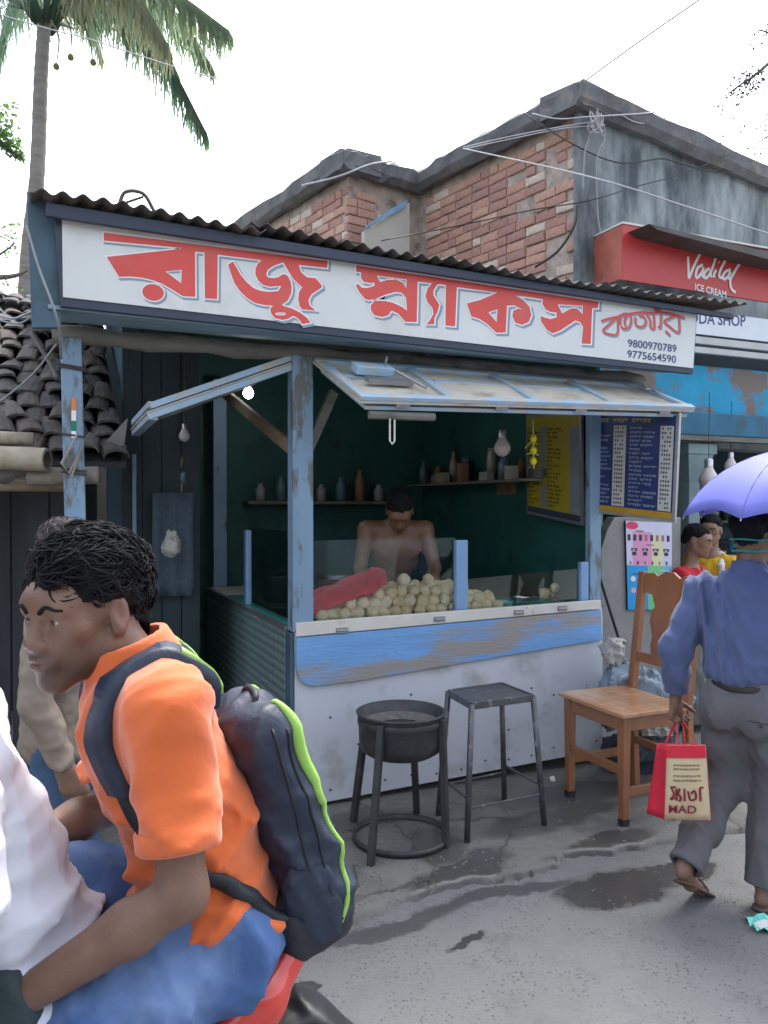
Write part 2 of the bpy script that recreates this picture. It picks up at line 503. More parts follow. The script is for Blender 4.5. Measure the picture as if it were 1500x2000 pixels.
# ================================================================== GROUND
def ground_mat(name, base, dark, wet_blobs=(), pit=0.5, spots=60.0, stain=.25, crk=.8):
    m_ = bpy.data.materials.new(name); m_.use_nodes = True
    t = m_.node_tree; N = t.nodes; L = t.links; b = N['Principled BSDF']
    geo = N.new('ShaderNodeNewGeometry'); P = geo.outputs['Position']
    def noise(sc, det=8, rough=0.6):
        n = N.new('ShaderNodeTexNoise'); n.inputs['Scale'].default_value = sc; n.inputs['Detail'].default_value = det
        n.inputs['Roughness'].default_value = rough; L.new(P, n.inputs['Vector']); return n
    def mr(src, a, b_, c=0.0, d=1.0):
        q = N.new('ShaderNodeMapRange'); q.inputs['From Min'].default_value = a; q.inputs['From Max'].default_value = b_
        q.inputs['To Min'].default_value = c; q.inputs['To Max'].default_value = d; L.new(src, q.inputs['Value']); return q.outputs[0]
    def math_(op, a, b_):
        q = N.new('ShaderNodeMath'); q.operation = op
        for i, x in enumerate((a, b_)):
            if hasattr(x, 'links'): L.new(x, q.inputs[i])
            else: q.inputs[i].default_value = x
        return q.outputs[0]
    def mix(f, a, b_):
        q = N.new('ShaderNodeMix'); q.data_type = 'RGBA'
        L.new(f, q.inputs['Factor'])
        for k, x in (('A', a), ('B', b_)):
            if hasattr(x, 'links'): L.new(x, q.inputs[k])
            else: q.inputs[k].default_value = (*x, 1)
        return q.outputs['Result']
    big = noise(0.9, 6); mid = noise(7, 8); fine = noise(90, 4); fl = noise(2.3, 9, 0.7)
    c = mix(mr(big.outputs['Fac'], 0.35, 0.65), [x * 0.85 for x in base], [x * 1.1 for x in base])
    c = mix(mr(mid.outputs['Fac'], 0.55, 0.75, 0, 0.5), c, dark)
    c = mix(mr(fl.outputs['Fac'], 0.5, 0.68, 0, stain), c, dark)
    c = mix(mr(fine.outputs['Fac'], 0.5, 0.75, 0, 0.55), c, [x * 0.55 for x in base])
    vo = N.new('ShaderNodeTexVoronoi'); vo.inputs['Scale'].default_value = spots; L.new(P, vo.inputs['Vector'])
    pits = math_('MULTIPLY', mr(vo.outputs['Distance'], 0.16, 0.30, 1, 0), mr(noise(9, 3).outputs['Fac'], 0.45, 0.6))
    c = mix(math_('MULTIPLY', pits, pit), c, dark)
    ck_ = N.new('ShaderNodeTexVoronoi'); ck_.feature = 'DISTANCE_TO_EDGE'; ck_.inputs['Scale'].default_value = 1.15
    cw_ = N.new('ShaderNodeVectorMath'); cw_.operation = 'MULTIPLY_ADD'; cw_.inputs[1].default_value = (.35, .35, 0); L.new(fl.outputs['Color'], cw_.inputs[0]); L.new(P, cw_.inputs[2]); L.new(cw_.outputs[0], ck_.inputs['Vector'])
    crack = math_('MULTIPLY', mr(ck_.outputs['Distance'], 0.004, 0.011, 1, 0), mr(big.outputs['Fac'], 0.44, 0.54, 0, crk))
    c = mix(crack, c, [x * .35 for x in dark])
    wet = None
    if wet_blobs:
        wn = noise(2.6, 7, 0.65); wp = N.new('ShaderNodeVectorMath'); wp.operation = 'MULTIPLY_ADD'
        L.new(wn.outputs['Color'], wp.inputs[0]); wp.inputs[1].default_value = (0.38, 0.38, 0); 
        ad = N.new('ShaderNodeVectorMath'); ad.operation = 'ADD'; L.new(P, ad.inputs[0]); ad.inputs[1].default_value = (-0.19, -0.19, 0)
        L.new(ad.outputs[0], wp.inputs[2])
        for (x, y, rx, ry, ang, st) in wet_blobs:
            mp = N.new('ShaderNodeMapping'); mp.vector_type = 'TEXTURE'
            mp.inputs['Location'].default_value = (x, y, 0); mp.inputs['Rotation'].default_value = (0, 0, ang); mp.inputs['Scale'].default_value = (rx, ry, 1e3)
            L.new(wp.outputs[0], mp.inputs['Vector'])
            ln = N.new('ShaderNodeVectorMath'); ln.operation = 'LENGTH'; L.new(mp.outputs[0], ln.inputs[0])
            q = mr(ln.outputs['Value'], 1.05, 0.75, 0, st)
            wet = q if wet is None else math_('MAXIMUM', wet, q)
        c = mix(wet, c, [x * 0.22 for x in base])
        L.new(mr(wet, 0, 1, 0.85, 0.06), b.inputs['Roughness'])
    else: b.inputs['Roughness'].default_value = 0.85
    L.new(c, b.inputs['Base Color'])
    hh = math_('ADD', math_('MULTIPLY', mid.outputs['Fac'], 0.6), math_('MULTIPLY', fine.outputs['Fac'], 0.25))
    hh = math_('SUBTRACT', hh, math_('MULTIPLY', pits, 0.35))
    hh = math_('SUBTRACT', hh, math_('MULTIPLY', crack, .6))
    if wet is not None: hh = math_('MULTIPLY', hh, mr(wet, 0, 1, 1, 0.25))
    bp = N.new('ShaderNodeBump'); bp.inputs['Strength'].default_value = 0.7; bp.inputs['Distance'].default_value = 0.012
    L.new(hh, bp.inputs['Height']); L.new(bp.outputs[0], b.inputs['Normal'])
    return m_
def gp(px, py, z=0.0):
    p = onZ(px, py, z); return p
ZR = -0.03
def blob(px, py, rx, ry, ang, st=1.0):
    p = onZ(px, py, 0); return (p.x, p.y, rx, ry, ang, st)
edge_ang = math.atan2((onZ(1250, 1665) - onZ(700, 1790)).y, (onZ(1250, 1665) - onZ(700, 1790)).x)
wets_road = [blob(1195, 1722, 0.30, 0.15, edge_ang, .85), blob(980, 1735, 0.45, 0.06, edge_ang, 0.7), blob(720, 1805, 0.5, 0.06, edge_ang, 0.65),
             blob(915, 1836, 0.11, 0.035, 0.2, 0.9), blob(1330, 1690, 0.25, 0.1, edge_ang, 0.8), blob(600, 1905, 0.04, 0.03, 0, 0.9)]
wets_apron = [blob(910, 1700, 0.32, 0.13, 0.3, 0.75), blob(840, 1650, 0.16, 0.2, 0, 0.65), blob(1080, 1600, 0.45, 0.13, 0.2, 0.6), blob(1180, 1650, 0.4, 0.1, 0.2, 0.7), blob(1000, 1720, 0.5, 0.06, edge_ang, 0.8),
              blob(1150, 1545, 0.6, 0.15, 0.0, 0.55), blob(700, 1600, 0.3, 0.14, 0, 0.55)]
M_road = ground_mat('road_concrete', (0.148, 0.150, 0.150), (0.075, 0.076, 0.078), wets_road, 0.8, 55, .25, 0.0)
M_apron = ground_mat('apron_concrete', (0.158, 0.152, 0.140), (0.055, 0.053, 0.05), wets_apron, 0.6, 40, .7, .55)
g = MB().add([(-400, -400, ZR), (400, -400, ZR), (400, 400, ZR), (-400, 400, ZR)], [(0, 1, 2, 3)]).build('road', None, M_road, origin=(0, 0, ZR))
tag(g, kind='structure')
# uneven cement apron in front of the stalls, its broken edge a small real step
ed = [(-300, 2100), (100, 1960), (400, 1880), (560, 1838), (640, 1800), (700, 1788), (800, 1752), (900, 1722), (1000, 1706), (1080, 1690), (1110, 1665), (1200, 1658), (1300, 1640), (1420, 1622), (1560, 1600), (1900, 1560)]
front = []
rr = random.Random(5)
for i in range(len(ed) - 1):
    for k in range(6):
        t_ = k / 6; q = onZ(ed[i][0] + (ed[i + 1][0] - ed[i][0]) * t_, ed[i][1] + (ed[i + 1][1] - ed[i][1]) * t_, 0)
        front.append(Vector((q.x + rr.uniform(-.012, .012), q.y + rr.uniform(-.022, .022), 0)))
front = [Vector((-12, front[0].y - 0.4, 0))] + front + [Vector((30, front[-1].y + 0.8, 0))]
ap = MB()
rows = []
for k, (f, z) in enumerate(((0, -0.045), (0.012, -0.012), (0.05, 0.0), (0.3, 0.0), (1, 0.0))):
    rows.append([p.lerp(Vector((p.x, 14.0, 0)), 0) + Vector((0, (f if f < 1 else 14 - p.y), z)) for p in front])
ap.sm = True; ap.grid(rows)
g = ap.build('pavement', None, M_apron, origin=(0, 5, 0)); tag(g, kind='structure')

# ================================================================== THE STALL
YF = 3.90                       # plane of the counter front and posts
XC0, XC1 = onY(567, 1000, YF).x, onY(607, 1000, YF).x
XR1 = onY(1172, 1200, YF).x
ZC = 0.935                      # counter top
blue_wood = mat('blue_painted_wood', srgb(120, 148, 172), 0.55, 0.14, 5, col2=srgb(96, 98, 96), c2scale=9, c2lo=0.55, c2hi=0.62, bump=0.25, bscale=25, stretch=(1, 1, .35))
blue_worn = mat('worn_blue_board', srgb(112, 160, 212), 0.5, 0.10, 6, col2=srgb(150, 146, 142), c2scale=2.4, c2lo=0.47, c2hi=0.6, bump=0.3, bscale=30, stretch=(.6, 1, 3.2))
grey_wood = mat('weathered_grey_wood', (0.155, 0.15, 0.13), 0.8, 0.3, 12, col2=(0.055, 0.055, 0.05), c2scale=9, bump=0.6, bscale=35, stretch=(.4, 1, 1))
pale_wood = mat('plain_wood_strut', (0.23, 0.175, 0.11), 0.7, 0.25, 15, bump=0.3, bscale=40)
teal_dark = mat('dark_teal_paint', srgb(68, 94, 108), 0.6, 0.22, 4, col2=srgb(48, 66, 76), c2scale=5, bump=0.2, bscale=20)
green_wall = mat('dark_green_wall', srgb(30, 84, 78), 0.6, 0.25, 3, col2=srgb(20, 50, 48), c2scale=4, bump=0.15, bscale=12)
white_sheet = mat('white_laminate_sheet', srgb(196, 200, 208), 0.35, 0.05, 3, col2=srgb(146, 144, 140), c2scale=4.5, c2lo=0.52, c2hi=0.8, bump=0.05, bscale=6)
off_white = mat('off_white_trim', srgb(205, 203, 195), 0.5, 0.1, 9, col2=srgb(140, 132, 118), c2scale=12, c2lo=0.6, c2hi=0.75, bump=0.15)
steel = mat('dull_steel', (0.35, 0.35, 0.36), 0.4, 0.15, 20, metal=0.8, bump=0.1)
dark_steel = mat('sooty_steel', (0.045, 0.047, 0.05), 0.5, 0.3, 14, col2=(0.09, 0.075, 0.06), c2scale=10, metal=0.35, bump=0.25, bscale=60)
navy = mat('dark_navy_paint', srgb(44, 54, 72), 0.5, 0.2, 6, bump=0.1)
rusty_zinc = mat('rusty_zinc', (0.085, 0.08, 0.075), 0.6, 0.35, 6, col2=(0.15, 0.075, 0.045), c2scale=3, c2lo=0.5, c2hi=0.75, metal=0.3, bump=0.2)
alu_blue = mat('blue_aluminium', srgb(130, 165, 205), 0.35, 0.06, 10, metal=0.35)
teal_plastic = mat('teal_plastic_sheet', srgb(40, 150, 140), 0.35, 0.08, 8)

stall = thing('snack_stall', (2.1, 4.9, 0), 'blue and green roadside snack stall with propped shutters under a corrugated roof', 'food stall')
def bx(name, lo, hi, m_, parent=None, bevel=0.004):
    return MB().box(lo, hi).build(name, parent or stall, m_, bevel)
# posts
bx('corner_post', (XC0, YF - 0.045, ZC - 0.03), (XC1, YF + 0.05, 2.30), blue_wood, bevel=0.006)
cp = bx('corner_post', (XC0 + .014, YF - 0.008, 0), (XC1, YF + 0.05, ZC - .032), blue_wood)
def lpost(z): 
    y = 985 - (z - 1.55) / 3.62 * FPX
    return onY(118 + (y - 670) * 0.024, y, YF).x
w_l = 0.088
MB().hexa([(lpost(0), YF - .045, 0), (lpost(0) + w_l, YF - .045, 0), (lpost(0) + w_l, YF + .045, 0), (lpost(0), YF + .045, 0)],
          [(lpost(2.3), YF - .045, 2.3), (lpost(2.3) + w_l, YF - .045, 2.3), (lpost(2.3) + w_l, YF + .045, 2.3), (lpost(2.3), YF + .045, 2.3)]).build('left_post', stall, blue_wood, 0.006)
xr0 = onY(1151, 1100, YF).x
bx('right_post', (xr0, YF - .008, 0.03), (XR1, YF + .04, 2.30), blue_wood)
q0, q1 = onY(415, 1000, 6.1), onY(441, 1000, 6.1)
bx('rear_post', (q0.x, 6.06, 0), (q1.x, 6.14, 2.5), blue_wood)
# beam, soffit
YSN = 3.55                       # plane of the sign
def sgn(px, py, y=YSN): return onY(px, py, y)
b0 = MB()
n_ = 24; Lr = []
for i in range(n_ + 1):
    x = 0.06 + (3.42 - 0.06) * i / n_
    c = Vector((x, YF, 2.315 + 0.006 * math.sin(i * 1.7)))
    Lr.append(c)
b0.sm = True; b0.tube(Lr, [0.042 + 0.006 * math.sin(i * 2.3) for i in range(n_ + 1)], 9)
b0.build('front_beam', stall, grey_wood)
sl_, sr_ = sgn(104, 597), sgn(1358, 726)
sf = MB()
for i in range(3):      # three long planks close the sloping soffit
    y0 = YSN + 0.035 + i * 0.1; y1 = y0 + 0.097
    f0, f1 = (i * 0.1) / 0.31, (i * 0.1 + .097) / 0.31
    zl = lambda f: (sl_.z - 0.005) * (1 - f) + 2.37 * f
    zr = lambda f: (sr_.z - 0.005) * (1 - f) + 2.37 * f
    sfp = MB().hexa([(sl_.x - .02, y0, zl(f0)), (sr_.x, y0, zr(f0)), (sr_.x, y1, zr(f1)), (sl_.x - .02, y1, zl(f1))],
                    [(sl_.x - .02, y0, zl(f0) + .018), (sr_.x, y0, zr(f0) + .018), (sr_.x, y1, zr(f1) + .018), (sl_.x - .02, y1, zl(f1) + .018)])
    sfp.build('soffit_plank', stall, mat('lightened_teal_soffit', srgb(120, 148, 162), .6, .18, 4, col2=srgb(92, 112, 124), c2scale=4, bump=.2), 0.003)  # dark teal paint lightened to offset the shade on the underside
# corrugated roof, four overlapping sheets
YRF = 3.46
ra, rb = onY(58, 372, YRF), onY(1452, 604, YRF)
def roofz(x, y): 
    t_ = (x - ra.x) / (rb.x - ra.x)
    return ra.z + (rb.z - ra.z) * t_ + (y - YRF) * 0.075
xs0 = ra.x; wsh = (rb.x - ra.x) / 4
rr = random.Random(9)
for k in range(4):
    x0, x1 = xs0 + wsh * k - (0.06 if k else 0), xs0 + wsh * (k + 1)
    n = int((x1 - x0) / 0.0095); tilt = rr.uniform(-0.012, 0.012); yo = rr.uniform(-0.03, 0.02)
    Pg = []
    for y in (YRF + yo, 3.9, 4.8, 6.45):
        Pg.append([Vector((x0 + (x1 - x0) * i / n, y, roofz(x0 + (x1 - x0) * i / n, y) + 0.011 * math.sin(2 * math.pi * (x0 + (x1 - x0) * i / n) / 0.0765)
                   + 0.012 * (k % 2) + tilt * (i / n - .5) + 0.008 * math.sin(i * 0.05 + k))) for i in range(n + 1)])
    mb = MB(); mb.sm = True; mb.grid(Pg); mb.build('roof_sheet', stall, rusty_zinc, solid=0.003)
fa = MB().hexa([(ra.x + .06, 3.50, ra.z - .078), (rb.x - .03, 3.50, rb.z - .05), (rb.x - .03, 3.525, rb.z - .05), (ra.x + .06, 3.525, ra.z - .078)],
               [(ra.x + .06, 3.50, ra.z - .022), (rb.x - .03, 3.50, rb.z - .022), (rb.x - .03, 3.525, rb.z - .022), (ra.x + .06, 3.525, ra.z - .022)])
fa.build('fascia_board', stall, navy, 0.003)
e0 = [onY(52, 372, 3.6), onY(106, 398, 3.6), onY(120, 640, 3.6), onY(62, 640, 3.6)]
MB().prism(e0, (0, 0.03, 0)).build('end_board', stall, teal_dark, 0.003)
for i, y in enumerate((3.7, 4.6, 5.5, 6.35)):
    MB().bar((0.1, y, roofz(0.1, y) - .06), (3.5, y, roofz(3.5, y) - .06), .05, .06).build('rafter', stall, grey_wood)
# walls
bx('rear_wall', (0.5, 6.35, 0), (3.18, 6.40, 2.95), green_wall, bevel=0)
bx('right_wall', (3.115, YF + .06, 0), (3.15, 6.35, 2.75), green_wall, bevel=0)
bx('left_wall', (0.47, 5.05, 0), (0.5, 6.35, 2.9), teal_dark, bevel=0)
for i in range(4):
    x = 0.46 + i * 0.115
    bx('wall_plank', (x, 4.98 + 0.006 * (i % 2), 0), (x + 0.111, 5.01 + 0.006 * (i % 2), 2.75), mat('dark_plank', (.022, .036, .042), .75, .35, 6, bump=.4, stretch=(1, 1, .2)), bevel=0.003)
ST = onY(262, 960, 4.97); bx('door_strip', (ST.x - .012, 4.955, 0.3), (ST.x + .012, 4.975, 1.85), blue_wood)
# counter
def poly_on(pts, Y): return [onY(a, b, Y) for a, b in pts]
MB().prism([Vector((XC0 + .012, YF - .03, 0.015)), Vector((XR1 - .004, YF - .03, 0.075)), Vector((XR1 - .004, YF - .03, .90)), Vector((XC0 + .012, YF - .03, .90))], (0, .02, 0)).build('front_panel', stall, white_sheet, 0.002)
bp_ = [(579, 1246), (1174, 1191), (1177, 1250), (1100, 1262), (900, 1296), (700, 1330), (612, 1341), (596, 1337), (585, 1326), (579, 1306)]
db = MB().prism(poly_on(bp_, YF - .052), (0, .018, 0)).build('drop_board', stall, blue_worn, 0.003)
tr = MB().prism(poly_on([(578, 1217), (1174, 1172), (1175, 1189), (579, 1244)], YF - .056), (0, .026, 0)).build('counter_trim', stall, off_white, 0.003)
for (a, b) in ((668, 1231), (858, 1209), (1013, 1196), (1098, 1188)):
    p = onY(a, b, YF - .056)
    h = MB().box((p.x - .032, p.y - .006, p.z - .014), (p.x + .032, p.y + .001, p.z + .014)); h.tube([(p.x - .032, p.y - .008, p.z), (p.x + .032, p.y - .008, p.z)], .005, 8)
    h.build('hinge', stall, steel)
rr = random.Random(3)
sc = MB()
for i in range(26):
    x = XC0 + .05 + (XR1 - XC0 - .1) * (i % 13) / 12; z = (0.06 + 0.05 * (i % 13) / 12 + rr.uniform(0, .03)) if i < 13 else 0.55 + rr.uniform(-.3, .02)
    sc.lathe((x, YF - .0305, z), [(0.006, 0), (0.006, -.002), (0, -.003)], 8, (0, 1, 0))
sc.build('panel_screw', stall, dark_steel)['kind'] = 'stuff'
bx('counter_top', (XC1 - .02, YF - .02, .885), (XR1, 4.62, .925), off_white)
bx('side_counter_top', (XC0 + .005, 4.625, .885), (1.75, 6.05, .925), off_white)
bx('counter_cloth', (XC1 + .002, YF - .005, .926), (xr0 - .005, 4.6, .931), teal_plastic, bevel=0)
bx('side_cloth', (XC0 + .012, YF + .055, .926), (XC1 - .004, 5.4, .9305), teal_plastic, bevel=0)
# embossed sheet on the counter's side
em = bpy.data.materials.new('embossed_sheet'); em.use_nodes = True
t = em.node_tree; N = t.nodes; L = t.links; b = N['Principled BSDF']
b.inputs['Base Color'].default_value = (0.24, 0.33, 0.34, 1); b.inputs['Metallic'].default_value = 0.35; b.inputs['Roughness'].default_value = 0.36
tc = N.new('ShaderNodeTexCoord'); mp = N.new('ShaderNodeMapping'); mp.inputs['Rotation'].default_value = (0, R(90), R(0)); mp.inputs['Scale'].default_value = (1, 1, 1)
sx = N.new('ShaderNodeSeparateXYZ'); L.new(tc.outputs['Object'], sx.inputs[0])
def wv(sock, k, ph=0):
    a = N.new('ShaderNodeMath'); a.operation = 'MULTIPLY_ADD'; a.inputs[1].default_value = k; a.inputs[2].default_value = ph; L.new(sock, a.inputs[0])
    s_ = N.new('ShaderNodeMath'); s_.operation = 'SINE'; L.new(a.outputs[0], s_.inputs[0]); return s_.outputs[0]
mu = N.new('ShaderNodeMath'); mu.operation = 'MULTIPLY'; L.new(wv(sx.outputs['Y'], 62), mu.inputs[0]); L.new(wv(sx.outputs['Z'], 66), mu.inputs[1])
ab = N.new('ShaderNodeMath'); ab.operation = 'ABSOLUTE'; L.new(mu.outputs[0], ab.inputs[0])
bpn = N.new('ShaderNodeBump'); bpn.inputs['Distance'].default_value = 0.012; bpn.inputs['Strength'].default_value = 1.0
L.new(ab.outputs[0], bpn.inputs['Height']); L.new(bpn.outputs[0], b.inputs['Normal'])
bx('side_panel', (XC0 - .004, YF + .052, 0.01), (XC0 + .008, 6.05, .90), em, bevel=0)
bx('panel_edge_trim', (XC0 - .012, YF - .034, 0.01), (XC0 + .008, YF + .05, .90), teal_dark)
MB().bar((XC0 - .002, YF + .05, .915), (XC0 - .002, 6.05, .915), .03, .022).build('side_edge', stall, steel)
# thin glass
gl = bpy.data.materials.new('thin_glass'); gl.use_nodes = True
t = gl.node_tree; N = t.nodes; L = t.links; N.remove(N['Principled BSDF'])
tr_ = N.new('ShaderNodeBsdfTransparent'); tr_.inputs[0].default_value = (0.955, 0.975, 0.97, 1)
go = N.new('ShaderNodeBsdfGlossy'); go.inputs['Roughness'].default_value = 0.02
fr = N.new('ShaderNodeFresnel'); fr.inputs['IOR'].default_value = 1.5
mx = N.new('ShaderNodeMixShader'); ml = N.new('ShaderNodeMath'); ml.operation = 'MULTIPLY_ADD'; ml.inputs[1].default_value = 0.9; ml.inputs[2].default_value = 0.0
L.new(fr.outputs[0], ml.inputs[0]); L.new(ml.outputs[0], mx.inputs[0]); L.new(tr_.outputs[0], mx.inputs[1]); L.new(go.outputs[0], mx.inputs[2])
L.new(mx.outputs[0], N['Material Output'].inputs['Surface'])
def pane(name, a, b, zt_a, zt_b, z0=.928):
    a, b = Vector(a), Vector(b); d = (b - a).normalized(); nn = d.cross(Vector((0, 0, 1))) * .004
    MB().hexa([(a.x, a.y, z0), (b.x, b.y, z0), (b.x + nn.x, b.y + nn.y, z0), (a.x + nn.x, a.y + nn.y, z0)],
              [(a.x, a.y, zt_a), (b.x, b.y, zt_b), (b.x + nn.x, b.y + nn.y, zt_b), (a.x + nn.x, a.y + nn.y, zt_a)]).build(name, stall, gl)
p0, p1 = onY(609, 1056, YF + .02), onY(889, 1050, YF + .02); pane('glass_pane', (p0.x, YF + .02, 0), (p1.x, YF + .02, 0), p0.z, p1.z)
p2, p3 = onY(913, 1131, YF + .02), onY(1133, 1110, YF + .02); pane('glass_pane', (p2.x, YF + .02, 0), (p3.x, YF + .02, 0), p2.z, p3.z)
s0, s1 = onX(566, 1038, XC0 + .03), onX(485, 1029, XC0 + .03); pane('glass_pane', (XC0 + .03, YF + .055, 0), (XC0 + .03, s1.y, 0), s0.z, s1.z)
g0, g1 = onY(890, 1055, YF), onY(912, 1190, YF)
MB().box((g0.x, YF - .012, ZC - .008), (g1.x, YF + .03, g0.z)).build('glass_bar', stall, alu_blue, 0.004)
g0, g1 = onY(1134, 1098, YF), onY(1149, 1168, YF)
MB().box((g0.x, YF - .005, ZC - .008), (g1.x, YF + .03, g0.z)).build('glass_bar', stall, alu_blue, 0.004)
MB().box((XC0 + .012, s1.y - .005, ZC - .008), (XC0 + .045, s1.y + .05, s1.z - .02)).build('glass_bar', stall, alu_blue, 0.004)
# struts from the corner post
a_, b_ = onY(569, 876, YF), onX(437, 762, XC0 + .02)
MB().bar((XC0 + .02, YF + .03, a_.z), (XC0 - .0, b_.y, b_.z), .03, .065).build('strut', stall, pale_wood, 0.003)
a_, b_ = onY(606, 876, YF + .02), onY(652, 765, YF + .05)
MB().bar((XC1 - .005, YF + .02, a_.z), b_, .03, .05).build('strut', stall, grey_wood, 0.003)

# front shutter, hinged on the beam and propped outward; the battened outside shows
YO = 3.40
H0, H1 = Vector((XC1 - .005, YF - .05, 2.275)), Vector((3.36, YF - .05, 2.265))
O0, O1 = onY(704, 783, YO), onY(1356, 801, YO)
panel_white = mat('dusty_pale_ply', srgb(188, 182, 168), 0.7, 0.12, 7, col2=srgb(128, 116, 100), c2scale=6, c2lo=0.5, c2hi=0.75, bump=0.2)
dusty_blue = mat('dusty_blue_frame', srgb(150, 178, 200), 0.6, 0.12, 9, col2=srgb(176, 172, 160), c2scale=9, c2lo=0.45, c2hi=0.65, bump=0.25)
nrm = (H1 - H0).cross(O0 - H0).normalized()
if nrm.z < 0: nrm = -nrm
def FP(u, v, h=0.0): return H0.lerp(H1, u).lerp(O0.lerp(O1, u), v) + nrm * h
sh = MB().hexa([FP(0, 0, -.012), FP(1, 0, -.012), FP(1, 1, -.012), FP(0, 1, -.012)], [FP(0, 0), FP(1, 0), FP(1, 1), FP(0, 1)]).build('front_shutter', stall, panel_white)
def batten(u0, v0, u1, v1, wd, parent=sh, th=.022, base=0.001, m_=dusty_blue, name='batten'):
    a, b = FP(u0, v0, base + th / 2), FP(u1, v1, base + th / 2)
    MB().bar(a, b, wd, th, nrm).build(name, parent, m_, 0.003)
batten(0, .955, 1, .955, .045); batten(0, .05, 1, .05, .045)
for u in (0.012, .245, .49, .735, .988): batten(u, .10, u, .91, .045, base=.0012, th=.02)
for (u0, u1) in ((.03, .225), (.27, .47), (.51, .715)): batten(u0, .42, u1, .42, .03, th=.014, base=.0011)
# second folded leaf just below
sh2 = MB().hexa([FP(.02, .03, -.052), FP(.99, .03, -.052), FP(.99, .97, -.05), FP(.02, .97, -.05)], [FP(.02, .03, -.034), FP(.99, .03, -.034), FP(.99, .97, -.03), FP(.02, .97, -.03)]).build('folded_leaf', stall, dusty_blue, .003)
for u in (.11, .38, .62, .9):
    c = FP(u, .985, -.022); MB().obox(c, (H1 - H0).normalized() * .035, nrm * .01, (O0 - H0).normalized() * .008).build('hinge', sh2, steel)
lt = MB(); lx = (H1 - H0).normalized(); ly = (O0 - H0).normalized()
c = FP(.10, .42, .05); lt.obox(c, lx * .10, ly * .035, nrm * .022); lt.build('latch_box', sh, dusty_blue, .004)
lt = MB(); lt.obox(FP(.12, .62, .03), lx * .12, ly * .02, nrm * .012); lt.tube([FP(.13, .42, .06), FP(.13, .42, .12)], .006, 8); lt.tube([FP(.15, .45, .06), FP(.2, .75, .03)], .009, 8); lt.build('latch_bolt', sh, steel)
lt = MB(); lt.tube([FP(.9, .2, .03), FP(.93, .45, .04), FP(.95, .45, .04), FP(.95, .6, .03)], .004, 6); lt.build('hook', sh, steel)
rm = MB(); c0_, c1_ = FP(.03, .99, -.07), FP(.2, .99, -.075); rm.tube([c0_, c1_], .02, 8); rm.build('rolled_rag', sh2, grey_wood)
hk = onY(766, 832, 3.43); mb = MB(); mb.tube([hk + Vector((-.012, 0, .06)), hk + Vector((-.012, 0, -.07)), hk + Vector((0, 0, -.085)), hk + Vector((.012, 0, -.07)), hk + Vector((.012, 0, .03))], .0045, 6); mb.build('hasp', sh2, off_white)
# side shutter
A0, A1 = Vector((XC0 + .01, YF - .02, 2.27)), Vector((XC0 + .01, 4.75, 2.27))
B0 = onY(286, 804, YF); B1 = onX(254, 838, B0.x)
def GP(u, v, h=0): return A0.lerp(A1, u).lerp(B0.lerp(B1, u), v) + Vector((-.28, 0, .96)) * h
ss = MB().hexa([GP(0, 0, -.008), GP(1, 0, -.008), GP(1, 1, -.008), GP(0, 1, -.008)], [GP(0, 0), GP(1, 0), GP(1, 1), GP(0, 1)]).build('side_shutter', stall, panel_white)
MB().bar(GP(.015, 0, -.025), GP(.015, 1, -.025), .045, .03).build('batten', ss, dusty_blue, .003)
MB().bar(GP(.015, 0, .02), GP(.015, .97, .02), .045, .03).build('batten', ss, dusty_blue, .003)
MB().bar(GP(0, .97, -.03), GP(1, .97, -.03), .045, .035).build('batten', ss, dusty_blue, .003)
MB().bar(GP(0, .95, .022), GP(1, .95, .022), .045, .03).build('batten', ss, dusty_blue, .003)
# shelf and fittings inside
bx('shelf', (2.9, 4.35, 1.70), (3.112, 6.2, 1.72), grey_wood); bx('shelf', (1.5, 6.12, 1.55), (2.85, 6.345, 1.575), grey_wood)
bx('back_bench', (1.8, 5.75, .72), (2.85, 6.3, .76), steel)

